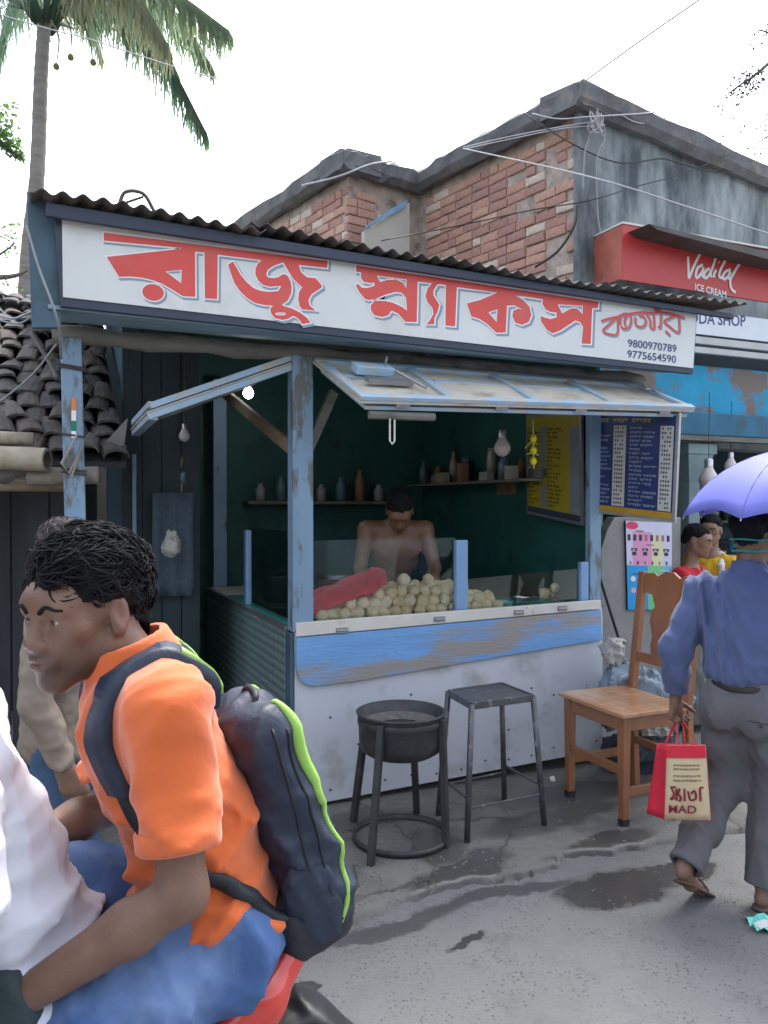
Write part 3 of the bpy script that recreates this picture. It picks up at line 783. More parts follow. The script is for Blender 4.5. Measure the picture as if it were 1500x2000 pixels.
# ================================================================== SIGN
sign = thing('shop_sign', (sgn(740, 660).x, YSN, sgn(740, 660).z), 'long white signboard with red lettering above the snack stall', 'sign')
board_m = mat('white_sign_paint', srgb(205, 208, 205), 0.45, 0.05, 3, col2=srgb(178, 174, 162), c2scale=2.5, c2lo=0.55, c2hi=0.8, bump=0.03)
q = [sgn(104, 403), sgn(1364, 604), sgn(1356, 730), sgn(118, 597)]
MB().prism([p + Vector((0, .006, 0)) for p in q], (0, .03, 0)).build('frame', sign, navy, .003)
q = [sgn(121, 415), sgn(1361, 607), sgn(1354, 719), sgn(123, 580)]
MB().prism(q, (0, .0055, 0)).build('board', sign, board_m)
g1_out = [(203, 454), (640, 510), (639, 523.3), (583.3, 517.5), (588.3, 531.7), (600, 541.7), (616.7, 543.3), (628, 556.7), (628.3, 561.7), (608.3, 575), (602.5, 586.7), (605, 596.7), (616.7, 606.7),
    (590, 604), (585, 596.7), (582.5, 583.3), (584, 570), (590, 560.8), (573, 545), (561.7, 526.7), (553.3, 512.5), (535, 519), (523.3, 526.7), (520, 535.8), (523.3, 541.7), (533.3, 543.3), (543.3, 541.7), (553.3, 535),
    (561.7, 538.3), (568, 550), (570, 561.7), (568.3, 575), (561.7, 587.5), (550, 595.8), (570, 602.5), (586.7, 610.8), (600, 620.8), (606.7, 630), (590, 633), (586.7, 626.7), (580, 620), (573, 616.7), (563, 622.5), (551.7, 624.7), (538, 621.7), (530, 613), (528, 603), (533.3, 596.7),
    (516.7, 595.8), (498.3, 591.7), (483.3, 582.5), (470, 570), (458.3, 553.3), (450, 531.7), (445.8, 516.7), (455, 510.8), (461.7, 521.7), (470, 536.7), (481.7, 550.8), (495, 562.5), (510, 568.3), (526.7, 570), (543.3, 568.3), (550, 558.3),
    (526.7, 560), (513.3, 555.8), (505, 548.3), (499, 536.7), (499, 525), (503.3, 515), (510.8, 508.3), (425.5, 497.5), (424.2, 584.2), (400.3, 582.5), (399.2, 493.3), (381, 491.7), (381.7, 579.7), (356.7, 578.3), (336.7, 565.8), (316.7, 554), (296.7, 546.7), (276.7, 542), (253, 540), (232.5, 540.8), (208.3, 501.7), (352.5, 486), (352.5, 484), (202.5, 470)]
g1_holes = [[(323, 530), (355, 527), (354, 553)], [(548 + 11 * math.cos(a), 613 + 3 * math.sin(a)) for a in [i * math.pi / 5 for i in range(10)]]]
dot1 = [(299 + 21 * math.cos(a) - 3 * math.sin(a), 571 + 16 * math.sin(a) + 4 * math.cos(a)) for a in [i * math.pi / 10 for i in range(20)]]
g2_out = [(695.8, 518.3), (1168.8, 589.4), (1167.9, 601.9), (1156.7, 601.9), (1153.9, 671.9), (1136, 671), (1139, 638.3), (1133, 629), (1124, 626), (1111, 634.5), (1094, 645.7), (1079, 651.3), (1068, 643.9), (1056.8, 627), (1055.9, 616.8), (1062.4, 619.6), (1075.5, 623.3), (1087.6, 619.6), (1086.7, 610.3), (1075.5, 609.3), (1066, 604.7), (1059.6, 593.5), (1060.5, 584.5),
    (991.5, 574.4), (1004.5, 576.7), (1021.3, 585), (1034.4, 599), (1038, 615.9), (1032.5, 629), (1019.5, 634.5), (1006.4, 629.9), (1000.8, 617.7), (1002.7, 606.5), (1012, 602.8), (1021, 604.7), (1004.5, 596.3), (990.5, 597.2), (987.7, 649.5), (969, 649.5), (952, 632.7), (937.3, 623.3), (920.5, 617.7), (912, 592.5), (937.3, 586), (961.6, 575.7), (971, 571.5), (900, 561.7),
    (892.5, 560.8), (889, 637.5), (870, 635.8), (870.8, 556.7), (855, 555), (846.7, 566.7), (846.7, 576.7), (853.3, 586.7), (858.3, 595), (855, 608.3), (848.3, 621.7), (848.3, 633.3), (833, 633.3), (840, 625), (846.7, 613.3), (845, 601.7), (835, 590), (831, 578), (835, 563), (844, 553.3), (815.8, 550), (814, 629), (791.7, 628.3), (786.7, 622.5), (776.7, 611.7), (765, 606.7), (758.3, 615.8), (746.7, 619), (731.7, 615.8), (725, 606.7), (724, 596.7), (731.7, 587.5), (750, 587.5), (766.7, 590.8), (786.7, 600), (795, 606.7), (793.3, 581.7), (785, 571.7), (773.3, 570), (751.7, 575.8), (735, 583.3), (720, 585.8), (713.3, 584), (703, 571.7), (695, 558), (699, 554), (706.7, 561.7), (716.7, 562.5), (731.7, 558), (731.7, 552.5), (720, 552.5), (710, 550), (705, 541.7), (705, 531.7), (695.8, 530.8)]
g2_holes = [[(735.8, 538.3), (794.5, 545.8), (793.5, 563), (786.7, 551.7), (773, 545.8), (756.7, 546.7), (742.5, 550.8)], [(954, 610), (972, 603.7), (970, 629)], [(1089.5, 594.4), (1138.5, 597.3), (1138, 614), (1127.7, 602.8), (1116.5, 601.9), (1097.9, 612)]]
def dilate(poly, r):
    P = [Vector((a, b)) for a, b in poly]; n = len(P)
    A = sum(P[i].x * P[(i + 1) % n].y - P[(i + 1) % n].x * P[i].y for i in range(n))
    s_ = 1 if A > 0 else -1; out = []
    for i in range(n):
        d0 = (P[i] - P[i - 1]).normalized(); d1 = (P[(i + 1) % n] - P[i]).normalized()
        n0 = Vector((d0.y, -d0.x)) * s_; n1 = Vector((d1.y, -d1.x)) * s_
        mm = n0 + n1
        if mm.length < 0.3: out.append(tuple(P[i] + n0 * r)); continue
        mm.normalize(); c_ = max(0.55, mm.dot(n0)); out.append(tuple(P[i] + mm * (r / c_)))
    return out
red_paint = mat('red_sign_paint', srgb(206, 74, 66), 0.45, 0.08, 4, col2=srgb(196, 92, 84), c2scale=3, bump=0.03)
rim_white = mat('white_rim_paint', srgb(225, 226, 226), 0.45, 0.03)
shade_grey = mat('grey_drop_line_paint', srgb(128, 146, 160), 0.45, 0.06)
blue_ink = mat('blue_sign_ink', srgb(44, 62, 108), 0.5, 0.1)
def lay(rings, Y): return [[onY(a, b, Y) for a, b in r] for r in rings]
def letters(name, outs, holes):
    red, rim, shd = MB(), MB(), MB()
    for k, (o_, hs_) in enumerate(zip(outs, holes)):
        red.use(red_paint).flat(lay([o_] + hs_, YSN - .0026 - .0003 * k))
        rim.use(rim_white).flat(lay([dilate(o_, 2.6)] + [dilate(h, -2.0) for h in hs_], YSN - .0017 - .0002 * k))
        shd.use(shade_grey).flat(lay([[(a + 3.6, b + 4.2) for a, b in dilate(o_, 3.2)]] + [[(a + 1, b + 3) for a, b in dilate(h, -3)] for h in hs_], YSN - .0008 - .0002 * k))
    for n_, mb in (('red_letters', red), ('white_outline', rim), ('grey_outline', shd)): mb.build(n_, sign)
letters('w1', [g1_out, dot1], [g1_holes, []]); letters('w2', [g2_out], [g2_holes])
E = lambda x, y: (1160 + x * .14667, 590 + y * .14667)
strokes = [[(95, 255), (200, 222), (330, 195)], [(300, 205), (210, 290), (120, 380), (190, 425), (300, 432), (318, 320), (312, 205)], [(345, 300), (352, 200), (410, 155), (480, 180), (492, 260), (460, 340), (390, 355), (360, 320)], [(440, 185), (405, 250), (420, 320)],
    [(330, 182), (480, 158), (640, 138), (760, 145), (900, 138), (1060, 168), (1205, 212)], [(550, 200), (552, 290), (600, 332), (660, 320), (690, 260), (660, 195), (600, 180)], [(700, 165), (745, 240), (752, 335), (800, 342), (792, 150)], [(772, 42), (880, 32), (800, 66), (835, 112), (900, 60)], [(852, 330), (884, 330), (892, 145)],
    [(1100, 175), (1010, 215), (932, 262), (1010, 330), (1085, 392), (1135, 388), (1128, 190)], [(950, 382), (985, 420), (1012, 442)]]
sm1, sm2 = MB(), MB()
for k, s_ in enumerate(strokes):
    pts = [onY(*E(p.x, p.y), YSN) for p in cat_curve([Vector((a, b, 0)) for a, b in s_], 4)]
    ribbon(sm1, pts, .0135, (0, -1, 0), .0016 + k * .0001); ribbon(sm2, [p + Vector((.006, 0, -.008)) for p in pts], .015, (0, -1, 0), .0004 + k * .0001)
sm1.build('small_red_letters', sign, red_paint); sm2.build('small_grey_outline', sign, shade_grey)
pn = MB(); upv = Vector((0, 0, 1))
put_text(pn, '9800970789', onY(1226, 677, YSN), onY(1321, 688, YSN), .042, upv, (0, -1, 0), .002, bold=.012)
put_text(pn, '9775654590', onY(1225, 698, YSN), onY(1320, 709, YSN), .042, upv, (0, -1, 0), .002, bold=.012)
pn.build('phone_numbers', sign, blue_ink)
# ================================================================== BRICK BUILDING BEHIND
plaster = mat('stained_plaster', srgb(152, 160, 162), 0.85, 0.2, 2.2, col2=srgb(70, 78, 84), c2scale=1.5, c2lo=0.44, c2hi=0.62, bump=0.4, bscale=14, stretch=(1.0, 1.0, .35))
mortar = mat('lime_mortar', srgb(166, 152, 142), 0.9, 0.3, 10, col2=srgb(90, 84, 80), c2scale=6, bump=0.6, bscale=30)
cornice_m = mat('mossy_cement', srgb(104, 106, 108), 0.9, 0.3, 6, col2=srgb(140, 130, 120), c2scale=5, c2lo=0.55, c2hi=0.75, bump=0.7, bscale=18)
brick_ms = [mat('brick_%d' % i, srgb(*c), 0.85, 0.22, 25, col2=srgb(*d), c2scale=14, c2lo=.55, c2hi=.72, bump=0.4, bscale=60) for i, (c, d) in enumerate((
    ((176, 136, 122), (146, 120, 112)), ((182, 144, 126), (160, 140, 130)), ((168, 130, 118), (126, 110, 104)), ((190, 156, 140), (172, 158, 146)), ((160, 124, 114), (138, 120, 114)), ((196, 180, 166), (160, 146, 136))))]
CB = onD(1130, 985, 6.0); CB.z = 0
du = (RIGHT * -0.58 + fwd0 * 0.814).normalized(); dv = (RIGHT * 0.814 + fwd0 * 0.58).normalized()
ZB = 4.50
bld = thing('brick_building', CB + du * 1.5 + dv * 2, 'old brick and plaster building with stained grey front behind the stall', 'building')
def BP(u, v, z): p = CB + du * u + dv * v; return Vector((p.x, p.y, z))
rr = random.Random(21)
brick_meshes = []
def brick_mesh(L_, H_, D_, seed):
    r_ = random.Random(seed); j = lambda: r_.uniform(-.005, .005)
    bm = bmesh.new()
    vs = [bm.verts.new((x * L_ / 2 + j(), y * D_ / 2 + j() * .6, z * H_ / 2 + j())) for z in (-1, 1) for (x, y) in ((-1, -1), (1, -1), (1, 1), (-1, 1))]
    for f in ((3, 2, 1, 0), (4, 5, 6, 7), (0, 1, 5, 4), (1, 2, 6, 5), (2, 3, 7, 6), (3, 0, 4, 7)): bm.faces.new([vs[i] for i in f])
    bmesh.ops.bevel(bm, geom=[e for e in bm.edges], offset=.006, segments=1, affect='EDGES')
    me = bpy.data.meshes.new('brick'); bm.to_mesh(me); bm.free(); return me
for mi in range(len(brick_ms)):
    for L_ in (.205, .098):
        for sd_ in range(3):
            me = brick_mesh(L_, .0705, .06, sd_ * 7 + mi); me.materials.append(brick_ms[mi]); brick_meshes.append((L_, mi, me))
def pick(L_, r_):
    mi = r_.choice((0, 0, 1, 1, 2, 2, 3, 4, 4, 5)); return r_.choice([q[2] for q in brick_meshes if q[0] == L_ and q[1] == mi])
def lay_bricks(parent, o, d, nrm_, length, z0, z1, seed, skip=None, course=.0795, mirror=False):
    r_ = random.Random(seed); n = int((z1 - z0) / course); ang = math.atan2(d.y, d.x); po = parent_loc(parent); cnt = 0
    for k in range(n):
        x = -.02 if k % 2 else -.13; z = z0 + course * (k + .5)
        while x < length - .05:
            L_ = .098 if r_.random() < .22 else .205
            if x + L_ > length: 
                L_ = .098
                if x + L_ > length + .02: break
            xm = x + L_ / 2
            if x >= -.03 and not (skip and skip(xm, z, r_)):
                c = o + d * xm + nrm_ * (r_.uniform(-.004, .010)); c = Vector((c.x, c.y, z + r_.uniform(-.003, .003)))
                share('brick', pick(L_, r_), parent, c - po, (r_.uniform(-.02, .02), r_.uniform(-.02, .02), ang + r_.uniform(-.02, .02))); cnt += 1
            x += L_ + r_.uniform(.008, .012)
    return cnt
# block one: plaster front (above the shop) and brick side
w1 = MB().hexa([BP(0.04, .03, 0), BP(2.0, .03, 0), BP(2.0, .25, 0), BP(0.04, .25, 0)], [BP(.04, .03, ZB), BP(2.0, .03, ZB), BP(2.0, .25, ZB), BP(.04, .25, ZB)]).build('brick_wall', bld, mortar)
MB().hexa([BP(0, 0.26, 2.05), BP(0, 7.5, 2.05), BP(.22, 7.5, 2.05), BP(.22, .26, 2.05)], [BP(0, .26, ZB), BP(0, 7.5, ZB), BP(.22, 7.5, ZB), BP(.22, .26, ZB)]).build('plaster_front', bld, plaster)
MB().hexa([BP(-.02, -.02, 0), BP(-.02, .258, 0), BP(.042, .258, 0), BP(.042, -.02, 0)], [BP(-.02, -.02, ZB), BP(-.02, .258, ZB), BP(.042, .258, ZB), BP(.042, -.02, ZB)]).build('corner_pier', bld, plaster, .006)
patches = [(0.24, 4.15, .07, .3), (.18, 3.5, .10, .13), (.34, 3.3, .14, .07), (.55, 3.95, .10, .06)]
def skip1(x, z, r_):
    return any(((x - a) / c) ** 2 + ((z - b) / d) ** 2 < 1 for a, b, c, d in patches) or r_.random() < .02
nb = lay_bricks(w1, BP(.06, .046, 0), du, -dv, 1.88, 2.75, ZB - .02, 4, skip1)
def cornice(u0, v0, u1, v1, name='cornice', over=.12, zt=0.16, seed=1):
    a, b = BP(u0, v0, 0), BP(u1, v1, 0); d = (b - a).normalized(); out = Vector((d.y, -d.x, 0))
    n = 16; r_ = random.Random(seed); Pg = []
    for i in range(n + 1):
        p = a.lerp(b, i / n); j = lambda s=.012: r_.uniform(-s, s)
        Pg.append([p + Vector((0, 0, ZB - .02 + j())), p + out * (over * .55) + Vector((0, 0, ZB - .03 + j())), p + out * (over + j()) + Vector((0, 0, ZB + .02 + j())), p + out * (over + .02 + j()) + Vector((0, 0, ZB + zt * .75 + j(.02))), p + out * (over * .6) + Vector((0, 0, ZB + zt + j(.025))), p - out * .28 + Vector((0, 0, ZB + zt + j(.01))), p - out * .28 + Vector((0, 0, ZB - .02))])
    mb = MB(); mb.grid(Pg); k = 7
    mb.add(Pg[0], [tuple(range(k))]); mb.add(Pg[-1], [tuple(range(k - 1, -1, -1))])
    mb.build(name, bld, cornice_m)
cornice(2.06, 0, -.1, 0, seed=2); cornice(-.001, -.13, -.001, 7.6, seed=3)
MB().hexa([BP(-.05, -.05, ZB + .1), BP(-.05, 7.4, ZB + .1), BP(2.1, 7.4, ZB + .1), BP(2.1, -.05, ZB + .1)], [BP(-.05, -.05, ZB + .17), BP(-.05, 7.4, ZB + .17), BP(2.1, 7.4, ZB + .17), BP(2.1, -.05, ZB + .17)]).build('roof_slab', bld, cornice_m)
# block two, set back
U2, V2 = 1.95, -.80
w2 = MB().hexa([BP(U2 + .03, V2 + .03, 0), BP(U2 + 3.2, V2 + .03, 0), BP(U2 + 3.2, V2 + .25, 0), BP(U2 + .03, V2 + .25, 0)], [BP(U2 + .03, V2 + .03, ZB), BP(U2 + 3.2, V2 + .03, ZB), BP(U2 + 3.2, V2 + .25, ZB), BP(U2 + .03, V2 + .25, ZB)]).build('brick_wall', bld, mortar)
w3 = MB().hexa([BP(U2 + .028, V2 + .251, 0), BP(U2 + .028, .028, 0), BP(U2 + .24, .028, 0), BP(U2 + .24, V2 + .251, 0)], [BP(U2 + .028, V2 + .251, ZB), BP(U2 + .028, .028, ZB), BP(U2 + .24, .028, ZB), BP(U2 + .24, V2 + .251, ZB)]).build('brick_wall', bld, mortar)
nb += lay_bricks(w2, BP(U2 + .05, V2 + .046, 0), du, -dv, 2.9, 3.45, ZB - .02, 8, lambda x, z, r_: ((x - 1.6) / 1.0) ** 2 + ((z - 3.5) / .5) ** 2 < 1 or r_.random() < .03)
nb += lay_bricks(w3, BP(U2 + .044, V2 + .03, 0), dv, -du, .45, 3.5, ZB - .06, 9, lambda x, z, r_: z > ZB - .25 and x > .2 or r_.random() < .05)
cornice(U2 + 3.3, V2, U2 - .12, V2, seed=5); cornice(U2, V2 - .12, U2, .1, seed=6)
MB().hexa([BP(U2 + .01, V2, ZB + .08), BP(U2 + .01, .2, ZB + .08), BP(U2 + 3.2, .2, ZB + .08), BP(U2 + 3.2, V2, ZB + .08)], [BP(U2 + .01, V2, ZB + .16), BP(U2 + .01, .2, ZB + .16), BP(U2 + 3.2, .2, ZB + .16), BP(U2 + 3.2, V2, ZB + .16)]).build('roof_slab', bld, cornice_m)
# lime washed lean-to wall in the nook, its torn blue tin edge
nw = [onP(716, 470, BP(U2 - .25, 0, 0), du), onP(800, 470, BP(U2 - .25, 0, 0), du), onP(800, 396, BP(U2 - .25, 0, 0), du), onP(712, 452, BP(U2 - .25, 0, 0), du)]
nw[0].z = nw[1].z = 2.6
MB().prism(nw, du * .05).build('nook_wall', bld, mat('cream_limewash', srgb(176, 172, 164), .9, .1, 4, bump=.2))
tin_blue = mat('blue_tin', srgb(120, 160, 190), .45, .15, 9, metal=.3, bump=.2)
mb = MB()
e_ = [(712, 448), (730, 436), (742, 432), (752, 424), (772, 416), (792, 402), (796, 390), (770, 404), (745, 420), (716, 440)]
mb.prism([onP(a, b, BP(U2 - .27, 0, 0), du) for a, b in e_], du * -.012); mb.build('tin_scrap', bld, tin_blue)
print('bricks', nb)

# ================================================================== SHOP ON THE RIGHT
YV = 4.62
red_box = mat('red_sign_board', srgb(182, 58, 58), .4, .06, 2, bump=.02)
rust_side = mat('rusty_red_sheet', srgb(168, 92, 78), .6, .25, 9, col2=srgb(120, 84, 70), c2scale=8, bump=.2)
vs_ = thing('red_shop_sign', onY(1340, 590, YV), 'red shop sign box with white script lettering over the ice cream shop', 'sign')
v0, v1 = onY(1216, 437, YV), onY(1216, 546, YV); xv1 = 7.2
def vz(x, top): return (v0.z if top else v1.z) - (x - v0.x) * 0.012
MB().prism([Vector((v0.x, YV, vz(v0.x, 0))), Vector((xv1, YV, vz(xv1, 0))), Vector((xv1, YV, vz(xv1, 1))), Vector((v0.x, YV, vz(v0.x, 1)))], (0, .02, 0)).build('face_panel', vs_, red_box)
MB().prism([Vector((v0.x - .002, YV + .005, v1.z + .01)), Vector((v0.x - .002, YV + .005, v0.z - .005)), Vector((v0.x - .002, YV + .34, v0.z - .005)), Vector((v0.x - .002, YV + .34, v1.z + .01))], (.015, 0, 0)).build('side_panel', vs_, rust_side)
MB().box((v0.x - .006, YV - .008, v0.z), (xv1, YV + .32, v0.z + .014)).build('top_edge', vs_, off_white)
Fq = lambda x, y: (1320 + x * .12, 460 + y * .12)
vst = [[(195, 345), (200, 520), (205, 700)], [(207, 700), (290, 500), (430, 215)], [(432, 480), (350, 530), (318, 640), (340, 690), (400, 630), (445, 550)], [(445, 520), (425, 640), (455, 690)], [(545, 540), (480, 580), (455, 660), (480, 695), (530, 650), (600, 500), (660, 300)], [(600, 500), (560, 620), (580, 685)], [(650, 560), (612, 640), (620, 685)], [(690, 435), (698, 445)], [(850, 320), (790, 420), (720, 560), (695, 650), (720, 690), (760, 660)], [(885, 555), (800, 590), (755, 670), (780, 715), (840, 670), (885, 590)], [(870, 600), (850, 680), (862, 720)], [(1050, 450), (1010, 490), (930, 620), (880, 720), (880, 820), (910, 890), (965, 930)]]
lw = MB(); lwm = mat('white_letter_vinyl', srgb(214, 216, 214), .4, .03)
for k, s_ in enumerate(vst):
    ribbon(lw, [onY(*Fq(p.x, p.y), YV) for p in cat_curve([Vector((a, b, 0)) for a, b in s_], 5)], .022, (0, -1, 0), .003 + k * .0003)
put_text(lw, 'ICE CREAM', onY(1357, 566, YV), onY(1418, 582, YV), .05, upv, (0, -1, 0), .003, bold=.02)
lw.build('script_lettering', vs_, lwm)
MB().prism([onY(1268, 437, 4.4), onY(1500, 492, 4.4), onY(1700, 530, 4.4), onY(1700, 545, 4.4), onY(1500, 506, 4.4), onY(1285, 449, 4.4)], (0, .5, .02)).build('tin_cover', vs_, rusty_zinc)
# the shop itself
shop = thing('ice_cream_shop', (5.4, 5.0, 0), 'small shop with peeling bright blue beam under the red ice cream sign', 'shop')
YW = 4.60
wst = [onY(1366, 607, YW), onY(1366, 650, YW)]
wsign = thing('white_strip_sign', Vector((4.9, YW, wst[1].z)), 'narrow white strip sign with dark capitals below the red sign', 'sign')
MB().box((3.7, YW - .004, wst[1].z - .01), (7.2, YW + .01, wst[0].z - .0)).build('strip', wsign, mat('white_flex', srgb(205, 212, 220), .4, .03))
tx = MB(); put_text(tx, 'SODA SHOP', onY(1335, 630, YW), onY(1455, 638, YW), .085, upv, (0, -1, 0), .006, bold=.012); tx.build('strip_lettering', wsign, blue_ink)
sb_ = onY(1430, 735, 4.72)
zc0 = onY(1420, 742, 4.7).z; zc1 = onY(1420, 850, 4.7).z
for i, (yy0, yy1) in enumerate(((657, 671), (677, 689))):
    a, b = onY(1364, yy0, 4.6), onY(1364, yy1, 4.6)
    MB().box((3.6, 4.595, b.z), (7.2, 4.63, a.z)).build('shutter_lath', shop, mat('grey_lath', srgb(176, 178, 178), .5, .1, 8), .003)
cyan_plaster = mat('peeling_blue_plaster', srgb(36, 146, 186), .75, .12, 5, col2=srgb(116, 104, 98), c2scale=2.2, c2lo=.5, c2hi=.56, bump=.4, bscale=20)
MB().box((3.66, 4.72, zc1 + .16), (7.3, 5.1, zc0 + .10)).build('front_beam', shop, cyan_plaster, .01)
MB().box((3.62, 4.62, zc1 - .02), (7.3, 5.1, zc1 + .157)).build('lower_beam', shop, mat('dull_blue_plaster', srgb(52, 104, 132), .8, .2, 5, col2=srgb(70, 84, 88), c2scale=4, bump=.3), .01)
MB().box((3.6, 4.60, zc1 - .06), (7.3, 4.64, zc1 - .024)).build('awning_lath', shop, grey_wood)
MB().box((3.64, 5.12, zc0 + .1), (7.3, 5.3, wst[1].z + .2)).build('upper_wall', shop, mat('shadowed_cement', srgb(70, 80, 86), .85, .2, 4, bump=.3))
# pier with a flared capital
pc = onY(1347, 1000, 4.75); cpz = [(985 - y) / FPX * (pc - CAM).dot(FWD) + 1.55 for y in (940, 888, 868)]
pm = mat('grey_green_pier', srgb(126, 146, 150), .8, .12, 7, bump=.3)
MB().box((pc.x - .055, 4.7, 0), (pc.x + .055, 4.82, cpz[0])).build('pier', shop, pm, .006)
MB().hexa([(pc.x - .055, 4.70, cpz[0]), (pc.x + .055, 4.70, cpz[0]), (pc.x + .055, 4.82, cpz[0]), (pc.x - .055, 4.82, cpz[0])],
          [(pc.x - .10, 4.66, cpz[1]), (pc.x + .16, 4.66, cpz[1]), (pc.x + .16, 4.86, cpz[1]), (pc.x - .10, 4.86, cpz[1])]).build('capital', shop, pm)
MB().box((pc.x - .11, 4.65, cpz[1]), (pc.x + .18, 4.87, cpz[2])).build('capital_block', shop, pm, .006)
MB().box((7.9, 4.7, 0), (8.1, 4.9, 3)).build('pier', shop, pm)
shop_in = mat('shop_inner_wall', srgb(60, 78, 92), .8, .2, 3)
MB().box((3.8, 7.7, 0), (15, 7.8, 3)).build('rear_wall', shop, shop_in)
MB().box((3.75, 5.6, 0), (3.83, 7.7, 2.6)).build('side_wall', shop, shop_in)
MB().box((3.75, 5.31, 2.55), (15, 7.7, 2.62)).build('ceiling', shop, shop_in)
for i in range(3): MB().box((6.2, 7.35, .9 + .42 * i), (12, 7.69, .93 + .42 * i)).build('goods_shelf', shop, grey_wood)
rr = random.Random(14); gc = [(.35, .06, .05), (.5, .35, .05), (.06, .2, .3), (.4, .4, .4), (.1, .25, .08), (.4, .15, .25)]
for i in range(30):
    x = 6.35 + (i % 15) * .34 + rr.uniform(-.05, .05); z = .931 + .42 * (i // 15); h = rr.uniform(.16, .3); w_ = rr.uniform(.08, .13); k = rr.randrange(6)
    mb = MB(); mb.sm = True; mb.lathe((x, 7.52, z), [(0, 0), (w_, 0), (w_, h * .75), (w_ * .8, h * .85), (w_ * .85, h), (0, h)], 14); tag(mb.build('sweet_jar', None, mat('jar_fill_%d' % k, gc[k], .3, .3, 25)), '%s sweet jar on the shelves at the back of the ice cream shop' % ('red', 'yellow', 'blue', 'grey', 'green', 'pink')[k], 'jar', 'jars at the back of the shop')
# deep freezer counter of the shop and goods
cn = thing('shop_counter', (4.7, 5.0, 0), 'pale metal display counter at the ice cream shop front', 'counter')
MB().box((4.42, 4.95, 0), (5.3, 5.45, .82)).build('cabinet', cn, white_sheet, .01)
MB().box((4.38, 4.92, .82), (5.32, 5.48, .86)).build('top', cn, steel, .005)

# ================================================================== UNSEEN HOUSES ADDED ACROSS THE STREET, WALL BEHIND
def far_house(name, x0, x1, y, h, wall_c, label, seed, facing=1, depth=4.0):  # unseen houses, put in to darken the glass reflections and low sky
    r_ = random.Random(seed); e = thing(name, ((x0 + x1) / 2, y, 0), label, 'house'); wm = mat(name + '_wall_%d' % seed, wall_c, .85, .2, 2, col2=[c * .55 for c in wall_c], c2scale=1.2, c2lo=.5, c2hi=.7, bump=.3)
    yb = y - depth * facing; lo, hi = min(y, yb), max(y, yb)
    MB().box((x0, lo, ZR), (x1, hi, h)).build('wall', e, wm); MB().box((x0 - .2, lo - .25, h), (x1 + .2, hi + .25, h + .16)).build('roof', e, cornice_m)
    n = max(1, int((x1 - x0) / 2.2)); f = y + .012 * facing
    for i in range(n):
        xc = x0 + (x1 - x0) * (i + .5) / n; w_, z0, z1 = (.9, 0, 2.2) if r_.random() < .5 else (.55, .9, 2.1)
        MB().box((xc - w_, min(f, f + .03 * facing), z0), (xc + w_, max(f, f + .03 * facing), z1)).build('shutter' if z0 == 0 else 'window', e, mat('shutter_%d' % (seed * 3 + i), [c * r_.uniform(.2, .5) for c in (.3, .4, .4)], .5, .2, 4))
        MB().box((xc - w_ - .1, min(f, f + .5 * facing), z1 + .1), (xc + w_ + .1, max(f, f + .5 * facing), z1 + .16)).build('sunshade', e, cornice_m)
    return e
far_house('unseen_house', -9, -3.2, -8.2, 3.2, (.28, .30, .26), 'added unseen low green grey house across the street from the hut', 1)
far_house('unseen_house', -2.8, 2.6, -8.8, 3.8, (.32, .26, .18), 'added unseen ochre two shutter house across the street from the stall', 2)
far_house('unseen_house', 3.0, 9.5, -8.0, 3.2, (.20, .27, .30), 'added unseen blue grey shop house across the street from the ice cream shop', 3)
far_house('unseen_house', 10, 17, -8.4, 3.6, (.30, .24, .22), 'added unseen brown house farther along the opposite side of the street', 4)
cw = thing('boundary_wall', (-2.5, 7.4, 0), 'pale plastered boundary wall behind the hut and stall', 'wall')
MB().box((-9, 7.3, 0), (1.9, 7.5, 3.0)).build('wall', cw, mat('pale_plaster', srgb(150, 142, 132), .85, .15, 3, col2=srgb(110, 104, 98), c2scale=2, bump=.3))
MB().box((-9.02, 7.26, 3.0), (1.92, 7.54, 3.06)).build('coping', cw, cornice_m)
# ================================================================== TILED HUT ON THE LEFT
tile_ms = [mat('clay_tile_%d' % i, c, .9, .35, 18, col2=d, c2scale=11, c2lo=.5, c2hi=.7, bump=.5, bscale=40) for i, (c, d) in enumerate((((.075, .068, .062), (.13, .12, .105)), ((.095, .08, .07), (.05, .048, .046)), ((.065, .065, .066), (.12, .10, .085)), ((.11, .10, .09), (.06, .055, .05))))]
black_wood = mat('black_timber', (.03, .034, .038), .85, .4, 8, bump=.4, stretch=(1, 1, .2))
bamboo = mat('old_bamboo', (.30, .26, .19), .6, .25, 14, col2=(.14, .12, .09), c2scale=9, bump=.2)
bamboo_in = mat('bamboo_pith', (.10, .08, .06), .9, .2)
sack_m = mat('grey_sacking', (.16, .15, .14), .9, .25, 10, bump=.4, bscale=60)
hut = thing('tiled_hut', (-.9, 5.4, 0), 'dark hut with a weathered clay tile roof and bamboo eave beside the stall', 'hut')
EZ, EY, SLP = 1.80, 4.35, R(30)
XH0, XH1 = -1.75, .42
rf = MB().hexa([(XH0, EY, EZ - .06), (XH1, EY, EZ - .06), (XH1, 6.7, EZ - .06 + 2.35 * math.tan(SLP)), (XH0, 6.7, EZ - .06 + 2.35 * math.tan(SLP))],
               [(XH0, EY, EZ - .03), (XH1, EY, EZ - .03), (XH1, 6.7, EZ - .03 + 2.35 * math.tan(SLP)), (XH0, 6.7, EZ - .03 + 2.35 * math.tan(SLP))]).build('roof', hut, black_wood)
tiles = []
